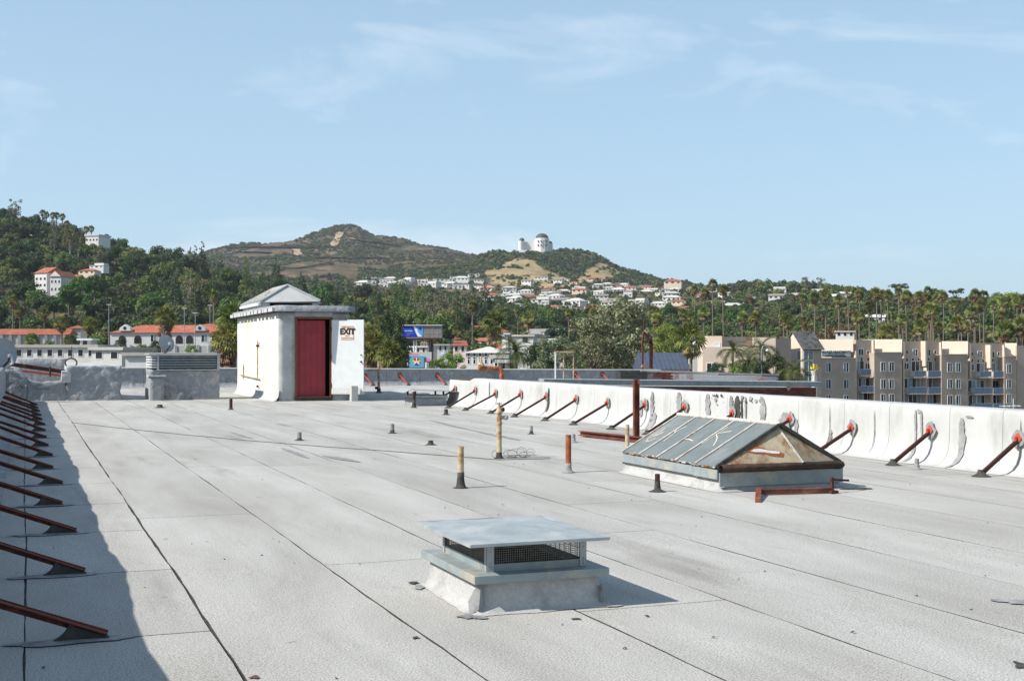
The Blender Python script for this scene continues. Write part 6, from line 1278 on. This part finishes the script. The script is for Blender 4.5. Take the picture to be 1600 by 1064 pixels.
# ------------------------------------------------------------------ cream house left of the tower: blocks turned to the sun
ch = thing('cream_house', 'cream and taupe flat-roofed house left of the shingled gable', 'building', PY(1160, 560, 200).xy.to_3d() + Vector((0, 0, -16)))
def rblk(px0, px1, pyt, Y, rot, dep, mat, name, zb=-16):
    """block whose front face runs from column px0 to px1, turned by rot towards the sun"""
    A = PY(px0, 550, Y); u = Vector((math.cos(rot), -math.sin(rot), 0)); tB = math.tan(TH + math.atan((px1 - 800) / F)); w = (tB * A.y - A.x) / (u.x - tB * u.y); B = A + u * w; n = Vector((u.y, -u.x, 0)); zt = PY(px0, pyt, A.y).z
    m = MB(); m.prism([(A.x, A.y, zb), (B.x, B.y, zb), (B.x - n.x * dep, B.y - n.y * dep, zb), (A.x - n.x * dep, A.y - n.y * dep, zb)], (0, 0, zt - zb)); m.build(name, mat, ch); return A, u, w, zt
A, u, w, zt = rblk(1098, 1196, 542, 176, R(24), 9, 'stucco_cream', 'lower_wall')
for f, h_ in ((.06, 2.1), (.62, 2.1), (.8, 2.1)): window(ch, A + u * (w * f) + Vector((0, 0, zt - 4.6 - A.z)), u, 1.6, h_, panes=('window_dark', 'window_teal'))
A, u, w, zt = rblk(1105, 1128, 525, 180, R(24), 8, 'stucco_cream', 'upper_wall'); window(ch, A + u * (w * .45) + Vector((0, 0, zt - 1.75 - A.z)), u, 1.0, .7, panes=('window_pale',))
rblk(1127, 1180, 526, 186, R(-4), 7, 'stucco_taupe', 'upper_wall'); rblk(1178, 1212, 527, 184, R(26), 7, 'stucco_cream', 'upper_wall'); rblk(1211, 1236, 528, 190, R(-4), 6, 'stucco_taupe', 'upper_wall')  # cream and taupe carry the lit and shaded faces in their colour
x, y = XY(1190, 118); t = thing('street_lamp', 'lamp post with hooked head before the cream house', 'lamp post', (x, y, -16)); zt = HC + (YH - 546) * 118 / F; MB().tube([(x, y, -16), (x, y, zt - .6), (x, y, zt)], [.10, .06, .05], 7).build('post', 'dish_grey', t); MB().tube([(x, y, zt), (x + .15, y, zt + .3), (x + .5, y, zt + .35), (x + .6, y, zt + .1)], .05, 6).build('arm', 'dish_grey', t); MB().lathe((x + .6, y, zt - .15), [(.16, 0), (.14, .12), (.05, .22)], 8).build('lamp_head', 'paint_white', t)
# dark blue roof and red steel frame
t = thing('blue_roofed_shed', 'building with slate blue seamed roof behind the roof edge', 'building', (*XY(1040, 150), -16)); uR = Vector((C_, -S_, 0)); uF = Vector((S_, C_, 0))
a, b = DP(1006, 577, 150), DP(1077, 577, 150); rz_ = DP(1040, 551, 156).z; wd = (b - a).length
MB().prism([(p.x, p.y, -16) for p in (a + uF * .3, b + uF * .3, b + uF * 11.5, a + uF * 11.5)], (0, 0, a.z + 16)).build('wall', 'stucco_pink', t)
m = MB(); m.prism([a - uR * .2, a - uR * .2 + uF * 12, a - uR * .2 + uF * 6 + Vector((0, 0, rz_ - a.z))], uR * (wd + .4)); ro = m.build('roof', 'roof_slate_blue', t); k = int(wd / .5)
for i in range(k + 1): q_ = a + uR * (wd * i / k) + Vector((0, 0, .03)); m = MB(); m.beam(q_, q_ + uF * 6 + Vector((0, 0, rz_ - a.z)), .06, .06); m.build('seam', 'roof_slate_blue', ro)
t = thing('steel_mast', 'dark red steel mast frame standing before the blue roof', 'steel frame', (*XY(1010, 110), -16)); Yf = 105
m = MB(); P = lambda px, py: PY(px, py, Yf)
for a, b in (((1004, 585), (1004, 532)), ((1016, 585), (1016, 532)), ((1004, 532), (1006, 519)), ((1006, 519), (1019, 536)), ((1019, 536), (1018, 585)), ((1004, 533), (1019, 536))):
    m = MB(); m.beam(P(*a), P(*b), .14, .14, (0, 1, 0)); m.build('member', 'steel_dark_red', t)
m = MB(); m.beam(P(1006, 498), P(1006, 520), .06, .06, (0, 1, 0)); m.build('mast', 'steel_dark_red', t); m = MB(); m.beam(P(1003, 571), P(1022, 582), .3, .2, (0, 1, 0)); m.build('orange_base', 'pipe_tan', t); MB().box(P(1011, 580).x - .6, P(1011, 580).x + .6, Yf - .5, Yf + .5, -16, P(1011, 583).z).build('tower_base', 'concrete', t)

# ------------------------------------------------------------------ middle: billboard, teal sign, white houses
bd = 300.; t = thing('billboard', 'double billboard with blue poster left and bare grey panel right', 'billboard', (*XY(659, bd), -16)); u = Vector((C_, -S_, 0)); nv = Vector((-S_, -C_, 0))
def bq(px0, py0, px1, py1, off, th, mat, name, parent):
    A, B, Cc, D_ = DP(px0, py1, bd) + nv * off, DP(px1, py1, bd) + nv * off, DP(px1, py0, bd) + nv * off, DP(px0, py0, bd) + nv * off; return MB().prism([A, B, Cc, D_], nv * th).build(name, mat, parent)
flat('poster_blue', (.012, .04, .40), .5); flat('poster_sky', (.10, .32, .70), .5); flat('poster_white', (.75, .82, .88), .5); flat('poster_pink', (.55, .08, .40), .5); flat('teal', (.04, .38, .40), .5); flat('sign_blue', (.16, .38, .52), .5); flat('pink_sign', (.75, .22, .45), .5)
fr = bq(627.5, 508, 691, 529.5, -.25, .3, 'dish_grey', 'frame', t); po = bq(628.5, 509.5, 661, 526.5, .06, .05, 'poster_blue', 'poster', t); bq(662.5, 510.5, 690, 528, .06, .05, 'roof_greybrown', 'bare_panel', t); bq(627.5, 507.6, 691, 508.8, .0, .5, 'paint_white', 'top_edge', t); bq(629, 528.3, 691, 531, -.8, 1.6, 'rust_dark', 'catwalk', t)
for px in (670, 675.5, 683.5): bq(px, 511, px + .7, 528, .12, .04, 'dish_grey', 'panel_joint', t)
for py in (515.5, 521): bq(663, py, 689.5, py + .5, .125, .04, 'dish_grey', 'panel_joint', t)
def bpoly(pts, off, mat, name, parent): MB().prism([DP(a, b, bd) + nv * off for a, b in pts], nv * .02).build(name, mat, parent)
bpoly([(646, 510), (660.8, 510), (660.8, 526), (655, 526), (650, 519)], .12, 'poster_sky', 'poster_shape', po); bpoly([(646, 510.2), (648.5, 510.2), (652, 514), (652.5, 518), (656, 522), (660, 526.2), (653, 526.2), (650, 520.5), (647.5, 514)], .145, 'poster_white', 'poster_shape', po); bpoly([(655, 511), (659, 511.5), (658, 516), (655, 515)], .145, 'poster_blue', 'poster_shape', po)
for py, a, b, mt in ((514.3, 630.5, 644.5, 'poster_sky'), (516.6, 630.5, 645, 'poster_white'), (520.3, 636, 646.5, 'poster_sky'), (523.2, 635.5, 640, 'poster_pink')):
    x = a
    while x < b: e = x + rnd.uniform(.8, 1.8); bq(x, py, min(e, b), py + 1.1, .12, .02, mt, 'poster_mark', po); x = e + .5
for px, w, mt in ((674, .55, 'window_dark'), (646.5, .2, 'frame_white'), (650.5, .2, 'frame_white')): p = DP(px, 531, bd); MB().tube([(p.x, p.y, -16), (p.x, p.y, p.z)], w, 9).build('post', mt, t)
td = 200.; t = thing('teal_sign', 'teal signboard with round rainbow emblem and pink strips', 'sign', (*XY(650, td), -16))
def tq(px0, py0, px1, py1, off, th, mat, name, parent=None, dd=td):
    P = [DP(a, b, dd) + nv * off for a, b in ((px0, py1), (px1, py1), (px1, py0), (px0, py0))]; return MB().prism(P, nv * th).build(name, mat, parent or t)
tq(637, 550, 674, 566, -1.2, .9, 'stucco_pale', 'white_board'); tq(636, 556.5, 637.8, 590, -.3, .5, 'paint_white', 'side_board'); tq(637.8, 556.5, 664, 590, -.2, .3, 'teal', 'back_board'); fb = tq(639.5, 558.2, 662.5, 574, .12, .06, 'sign_blue', 'face'); tq(641.5, 552.5, 653, 555.6, -.1, .1, 'pink_sign', 'pink_strip'); tq(664.5, 560.2, 672, 564.5, -.1, .1, 'pink_sign', 'pink_strip')
RB = [(.55, .03, .02), (.75, .25, .02), (.70, .60, .04), (.15, .50, .05), (.02, .25, .45), (.10, .05, .35)]
for i, c in enumerate(RB): flat('emblem_%d' % i, c, .5)
ec = DP(651, 565, td) + nv * .19; er = 6.2 * td / F
for i in range(12):
    a0, a1 = R(90 + 30 * i), R(90 + 30 * (i + 1)); h = math.sin((a0 + a1) / 2); k = min(5, int((1 - h) / 2 * 6)); P = []
    for q_ in (0, .5, 1): a = a0 + (a1 - a0) * q_; P.append(ec + (u * math.cos(a) + Vector((0, 0, 1)) * math.sin(a)) * er)
    for q_ in (1, .5, 0): a = a0 + (a1 - a0) * q_; P.append(ec + (u * math.cos(a) + Vector((0, 0, 1)) * math.sin(a)) * er * .05)
    MB().prism(P, nv * .02).build('emblem_wedge', 'emblem_%d' % k, fb)
for a in (90, 225, 315): dv = u * math.cos(R(a)) + Vector((0, 0, math.sin(R(a)))); s = dv.cross(nv).normalized() * .07; q0 = ec + nv * .025; MB().prism([q0 - s, q0 + s, q0 + s + dv * er, q0 - s + dv * er], nv * .01).build('emblem_bar', 'poster_white', fb)
for px in (-.35, .35): c_ = ec + nv * .024 + u * (px * er) - Vector((0, 0, er * .2)); MB().prism([c_ + (u * math.cos(a) + Vector((0, 0, math.sin(a)))) * er * .26 for a in [i * math.pi / 5 for i in range(10)]], nv * .012).build('emblem_dot', 'poster_white', fb)
for px in (640, 660): p = DP(px, 570, td) - nv * .6; MB().tube([(p.x, p.y, -16), (p.x, p.y, p.z)], .2, 7).build('post', 'dish_grey', t)
t = thing('round_sign', 'pale lilac round sign above the bright bush', 'sign', (*XY(692, 190), -16)); c = DP(692.5, 554, 190); flat('lilac', (.42, .42, .68), .5); rr = 4.6 * 190 / F
for q_, (f, mt, o_) in enumerate(((1.0, 'lilac', 0), (.82, 'poster_white', .03))): MB().prism([c + nv * o_ + (u * math.cos(a) + Vector((0, 0, math.sin(a)))) * rr * f for a in [i * math.pi / 12 for i in range(24)]], nv * .05).build('disc', mt, t)
for dx in (-.45, 0, .45): MB().prism([c + nv * .09 + u * (rr * (dx - .1)) + Vector((0, 0, -.25 * rr)), c + nv * .09 + u * (rr * (dx + .12)) + Vector((0, 0, -.25 * rr)), c + nv * .09 + u * (rr * (dx + .12)) + Vector((0, 0, .3 * rr)), c + nv * .09 + u * (rr * (dx - .1)) + Vector((0, 0, .3 * rr))], nv * .02).build('mark', 'lilac', t)
MB().tube([(c.x, c.y, -16), (c.x, c.y, c.z - rr * .9)], .1, 7).build('post', 'dish_grey', t)
def villa(px0, px1, pye, pyr, d, dep, wall, roofm, kind, label, wrows, name='white_house', rot=0, wcols=4, zb=-16, panes=('window_dark',)):
    A, B = DP(px0, 550, d), DP(px1, 550, d); uu = (B - A); w = uu.length; uu.normalize(); uu = Matrix.Rotation(rot, 3, 'Z') @ uu; n = Vector((uu.y, -uu.x, 0)); B = A + uu * w; ze = HC + (YH - pye) * d / F; zr_ = HC + (YH - pyr) * d / F; t = thing(name, label, 'house', (A.x, A.y, -16))
    MB().prism([(p.x, p.y, zb) for p in (A, B, B - n * dep, A - n * dep)], (0, 0, ze - zb)).build('wall', wall, t); o = .5
    a, b, c, e = A + n * o - uu * o, B + n * o + uu * o, B - n * (dep + o) + uu * o, A - n * (dep + o) - uu * o; a, b, c, e = [Vector((p.x, p.y, ze + .004)) for p in (a, b, c, e)]
    if kind == 'flat':
        MB().prism([a, b, c, e], (0, 0, max(.4, zr_ - ze))).build('roof', roofm, t)
    else:
        ins = (min(dep / 2, w / 2) * (.9 if kind == 'hip' else 0)); ra_ = A - n * dep / 2 + uu * ins; rb_ = B - n * dep / 2 - uu * ins; ra_.z = rb_.z = zr_
        if kind == 'front': ra_ = (A + B) / 2 + n * o; rb_ = (A + B) / 2 - n * (dep + o); ra_.z = rb_.z = zr_; MB().add([a, b, c, e, ra_, rb_], [(0, 1, 4), (1, 2, 5, 4), (2, 3, 5), (3, 0, 4, 5), (3, 2, 1, 0)]).build('roof', roofm, t); g0, g1, g2 = A + n * .01, B + n * .01, (A + B) / 2 + n * .01; MB().prism([Vector((g0.x, g0.y, ze)) + n * (o + .01), Vector((g1.x, g1.y, ze)) + n * (o + .01), Vector((g2.x, g2.y, zr_ - .25)) + n * (o + .01)], n * .03).build('gable', wall, t)
        else: MB().add([a, b, c, e, ra_, rb_], [(0, 1, 5, 4), (1, 2, 5), (2, 3, 4, 5), (3, 0, 4), (3, 2, 1, 0)]).build('roof', roofm, t)
    for k, py in enumerate(wrows):
        zc_ = HC + (YH - py) * d / F
        for i in range(wcols): ww = min(1.5, w / wcols * .55); window(t, A + uu * (w * (i + .5) / wcols - ww / 2) + Vector((0, 0, zc_ - .7 - A.z)), uu, ww, 1.4, panes=panes)
    return t
villa(728, 783, 551.5, 541.5, 232, 9, 'stucco_pale', 'roof_white', 'hip', 'white two-storey house with broad pale roof left of the feather palm', (555.5, 563), wcols=6, rot=R(-12))
villa(770, 792, 560, 554.5, 205, 5, 'stucco_pale', 'roof_white', 'flat', 'low white annex before the tall skirted palm', (566,), wcols=2, rot=R(-12)); villa(779, 807, 567, 565.5, 180, 5, 'stucco_pale', 'roof_white', 'flat', 'small pale garage at the parapet below the feather palm', (570,), wcols=2)
villa(784, 836, 526, 524, 285, 10, 'stucco_pale', 'roof_white', 'flat', 'white cubic building behind the feather palm', (531,), wcols=2, rot=R(-20)); villa(790, 794, 523, 522, 284, 2, 'stucco_pale', 'paint_white', 'flat', 'white chimney block on the cubic building', (), wcols=1)
villa(828, 846, 522, 515, 330, 9, 'stucco_pale', 'roof_white', 'front', 'white gabled house end above the cubic building', (526,), wcols=1); villa(708, 728, 540, 532, 300, 8, 'stucco_pink', 'roof_tile', 'gable', 'small house with red tile roof right of the billboard', (545,), wcols=2); villa(640, 668, 543, 541, 310, 8, 'stucco_pale', 'roof_white', 'flat', 'low white building under the billboard', (547,), wcols=3, rot=R(-15)); villa(657, 667, 536, 534, 316, 6, 'stucco_pale', 'roof_tile', 'hip', 'little white house with red roof under the billboard', (539,), wcols=2); villa(676, 700, 540, 538, 330, 8, 'stucco_pale', 'roof_white', 'flat', 'pale building right of the billboard post', (544,), wcols=3)
villa(860, 885, 536, 530, 330, 8, 'stucco_pale', 'roof_greybrown', 'gable', 'pale house with dark roof beside the grey-green tree', (540,), wcols=2); villa(1083, 1100, 540, 533, 300, 8, 'stucco_pale', 'roof_white', 'hip', 'white house left of the cream house', (545,), wcols=2); villa(1306, 1334, 519, 517.5, 420, 10, 'stucco_pale', 'roof_white', 'flat', 'white flat-roofed house above the apartment terrace', (522,), wcols=3, rot=R(-14))
# left side: long white building, red-tiled hall, colonnade
t = villa(22, 150, 543, 538.5, 240, 12, 'stucco_pale', 'roof_white', 'flat', 'long low white building with dark windows behind the broken wall', (551.5,), wcols=8, panes=('window_dark',)); villa(143, 196, 547, 542.5, 232, 11, 'stucco_pale', 'roof_white', 'flat', 'white building end with recessed porch left of the louvred box', (555,), wcols=2, rot=R(-14)); villa(125, 141, 532, 531, 250, 4, 'stucco_pale', 'paint_white', 'flat', 'white rooftop stair box on the long low building', (535,), wcols=1)
villa(196, 350, 556, 551, 205, 12, 'stucco_pale', 'roof_white', 'flat', 'plain pale roof behind the louvred box', (), wcols=1, name='low_building')
hall = villa(172, 352, 520, 507, 330, 14, 'stucco_pale', 'roof_tile', 'hip', 'white hall with long red-tiled roof and arched windows', (), name='tiled_hall')
A = DP(172, 550, 330); uu = Vector((C_, -S_, 0)); nn_ = Vector((-S_, -C_, 0)); W_ = (180 * 330 / F)
for f in (.105, .24, .60, .69): 
    c = A + uu * (W_ * f); z0 = HC + (YH - 537) * 330 / F; rw_ = .95; pts = [Vector((c.x, c.y, z0)) + uu * (-rw_), Vector((c.x, c.y, z0)) + uu * rw_] + [Vector((c.x, c.y, z0 + 1.2)) + uu * (math.cos(a) * rw_) + Vector((0, 0, math.sin(a) * rw_)) for a in [i * math.pi / 8 for i in range(9)]]; fo = MB().prism([p + nn_ * .02 for p in pts], nn_ * .05).build('arched_window', 'wood_frame', hall); cc_ = sum(pts, Vector()) / len(pts); MB().prism([cc_ + (p - cc_) * .84 + nn_ * .072 for p in pts], nn_ * .03).build('pane', 'window_dark', fo)
for f in (.35, .45, .79, .88, .95): window(hall, A + uu * (W_ * f) + Vector((0, 0, HC + (YH - 534.5) * 330 / F - A.z)), uu, 1.7, 1.9, panes=('window_dark', 'window_curtain'))
for f in (.13, .78): c = A + uu * (W_ * f) + nn_ * .3; z0 = HC + (YH - 517) * 330 / F; MB().prism([Vector((c.x, c.y, z0)) - uu * 1.5, Vector((c.x, c.y, z0)) + uu * 1.5, Vector((c.x, c.y, z0 + .8)) + uu * 1.3, Vector((c.x, c.y, z0 + 1.7)), Vector((c.x, c.y, z0 + .8)) - uu * 1.3], -nn_ * 2.5).build('dormer', 'stucco_pale', hall); MB().prism([Vector((c.x, c.y, z0 + .4)) + nn_ * .02 + uu * math.cos(a) * .45 + Vector((0, 0, math.sin(a) * .45 + .3)) for a in [i * math.pi / 6 for i in range(12)]], nn_ * .03).build('dormer_vent', 'window_dark', hall)
villa(288, 352, 513, 505, 350, 12, 'stucco_pale', 'roof_tile', 'hip', 'smaller red-tiled hip roof behind the hall', (), name='tiled_hall')
t = thing('garden_wall', 'pale low wall in front of the red-tiled hall', 'wall', (*XY(270, 318), -16)); A2 = DP(205, 550, 318); B2 = DP(345, 550, 318); zt = HC + (YH - 540.5) * 318 / F; MB().prism([(A2.x, A2.y, -16), (B2.x, B2.y, -16), (B2.x, B2.y, zt), (A2.x, A2.y, zt)], nn_ * .4).build('wall', 'stucco_grey', t)
for i in range(9): p = A2.lerp(B2, i / 8) + nn_ * .45; MB().box(p.x - .3, p.x + .3, p.y - .3, p.y + .3, -16, zt + .25).build('pier', 'stucco_pale', t)
co = villa(-60, 107, 523, 513.5, 315, 6, 'stucco_grey', 'roof_tile', 'gable', 'long red-tiled colonnade at the left picture edge', (), name='colonnade'); A3 = DP(-60, 550, 315)
for i in range(12): p = A3 + uu * (167 * 315 / F * (i + .5) / 12) + nn_ * .2; MB().box(p.x - .35, p.x + .35, p.y - .35, p.y + .35, -16, HC + (YH - 523.5) * 315 / F).build('column', 'stucco_pale', co)
villa(108, 126, 513, 508, 330, 5, 'stucco_grey', 'roof_tile', 'hip', 'small red-tiled pavilion right of the colonnade', (), name='pavilion')
# big white house with red roof on the left hill, white mansion above
def land_villa(px0, px1, pye, pyr, d, dep, kind, label, rows, cols, roofm, rot=0): return villa(px0, px1, pye, pyr, d, dep, 'stucco_pale', roofm, kind, label, rows, wcols=cols, rot=rot, zb=HC + (YH - rows[-1] - 14) * d / F)
land_villa(78, 96, 432, 423, 560, 14, 'front', 'tall white gabled house with red roof on the left hillside', (440, 452), 3, 'roof_tile', R(-8)); land_villa(54, 79, 427, 417, 575, 12, 'gable', 'side wing of the red-roofed hillside house', (436, 446, 456), 3, 'roof_tile', R(-25)); land_villa(96, 122, 436, 428, 575, 10, 'gable', 'lower red-roofed wing right of the tall hillside house', (442,), 4, 'roof_tile')
land_villa(133, 156, 369, 366.5, 830, 14, 'flat', 'white columned mansion on the crest of the left hill', (375,), 4, 'roof_white', R(-14))
for px, py, d in ((170, 476, 330), (288, 482, 320), (328, 477, 345), (305, 489, 325)):
    p = DP(px, py, d); t = thing('street_lamp', 'thin street lamp post rising before the left woods', 'lamp post', (p.x, p.y, -15), group='street lamps before the left woods'); MB().tube([(p.x, p.y, -15), (p.x, p.y, p.z)], [.13, .08], 6).build('post', 'dish_grey', t); MB().beam(p - uu * .6, p + uu * .6, .2, .15).build('lamp_head', 'paint_white', t)

t = thing('tv_aerial', 'thin white rooftop aerial above the white parapet at right', 'aerial', DP(1583, 640, 60)); p = DP(1583, 631, 60); MB().tube([p + Vector((0, 0, -1.2)), p + Vector((0, 0, .25))], .02, 5).build('mast', 'paint_white', t); a = DP(1562, 634.5, 60); b = DP(1594, 634, 60); MB().tube([a, b], .02, 5).build('boom', 'paint_white', t)
for f in (.1, .35, .6, .85): q_ = a.lerp(b, f); MB().tube([q_ - uF * .35, q_ + uF * .35], .012, 4).build('element', 'paint_white', t)
# ------------------------------------------------------------------ observatory
od = 2050.; k = od / F; oc = DP(847, 389, od); ob = thing('observatory', 'white domed observatory crowning the hill', 'observatory', oc); oc = oc - Vector((0, 0, 4)); G = nv
def opt(px, py, off=0): return DP(px, py, od) + G * off
def drum(px, pyb, pyt, rpx, name, mat, n=8, off=0):
    c = opt(px, pyb, off); m = MB(); m.lathe(c, [(rpx * k, -6), (rpx * k, (pyb - pyt) * k), (rpx * k * .93, (pyb - pyt) * k + .02)], n); return m.build(name, mat, ob)
def dome(px, pyb, rpx, hpx, name, off=0):
    c = opt(px, pyb, off); m = MB(); m.lathe(c, [(rpx * k * math.cos(a), hpx * k * math.sin(a)) for a in [i * math.pi / 2 / 8 for i in range(8)]] + [(.3, hpx * k)], 24); o = m.build(name, 'dome_copper', ob, smooth=True); return o
pm('dome_copper', (.085, .075, .062), (.06, .055, .048), .1, .55, 0); pm('obs_white', (.70, .69, .665), (.65, .64, .61), .05, .8, 0)
dr = drum(847, 391, 373.5, 11.5, 'rotunda', 'obs_white', 12); drum(847, 373.6, 372.6, 10.5, 'cornice', 'obs_white', 16); dome(847, 372.7, 10.2, 8.0, 'main_dome')
for px, o_, a in ((840.5, 9.2, 0), (845, 11.3, 0), (849.5, 11.3, 0), (854, 9, 0)):
    for py in (378, 384): p = opt(px, py, o_ * k + 1); MB().box(p.x - .6, p.x + .6, p.y - .8, p.y + .8, p.z - 1.1, p.z + 1.3).build('window', 'window_dark', dr)
drum(814, 389, 376.5, 4.3, 'drum', 'obs_white', 10); dome(815.5, 376.6, 4.2, 5.0, 'small_dome'); drum(860, 389, 379.5, 4.3, 'drum', 'obs_white', 10, -14); dome(860, 379.6, 3.6, 4.2, 'small_dome', -14)
a, b = opt(817, 390, -2), opt(840, 390, -2); MB().prism([a - Vector((0, 0, 6)), b - Vector((0, 0, 6)), Vector((b.x, b.y, opt(840, 375.5).z)), Vector((a.x, a.y, opt(817, 378).z))], -G * 14).build('wing', 'obs_white', ob); a, b = opt(853, 390, -4), opt(862, 390, -12); MB().prism([a - Vector((0, 0, 6)), b - Vector((0, 0, 6)), Vector((b.x, b.y, opt(862, 381).z)), Vector((a.x, a.y, opt(853, 379).z))], -G * 14).build('wing', 'obs_white', ob)
a, b = opt(806, 392, 3), opt(838, 393, 6); MB().prism([a - Vector((0, 0, 8)), b - Vector((0, 0, 8)), b + Vector((0, 0, 1.5)), a + Vector((0, 0, 1))], G * 2).build('terrace_wall', 'obs_white', ob)

# ------------------------------------------------------------------ haze
HAZE = 0.000055
if HAZE:
    m, t, b = base_mat('haze_air'); t.nodes.remove(b); pv = nn(t, 'ShaderNodeVolumePrincipled'); pv.inputs['Color'].default_value = (.80, .88, 1.0, 1); pv.inputs['Density'].default_value = HAZE; pv.inputs['Anisotropy'].default_value = .2
    t.links.new(pv.outputs[0], t.nodes['Material Output'].inputs['Volume'])
    hz = MB(); hz.box(-9200, 9200, -9200, 12200, -19.5, 420); hz = hz.build('haze', 'haze_air'); tag(hz, kind='stuff')
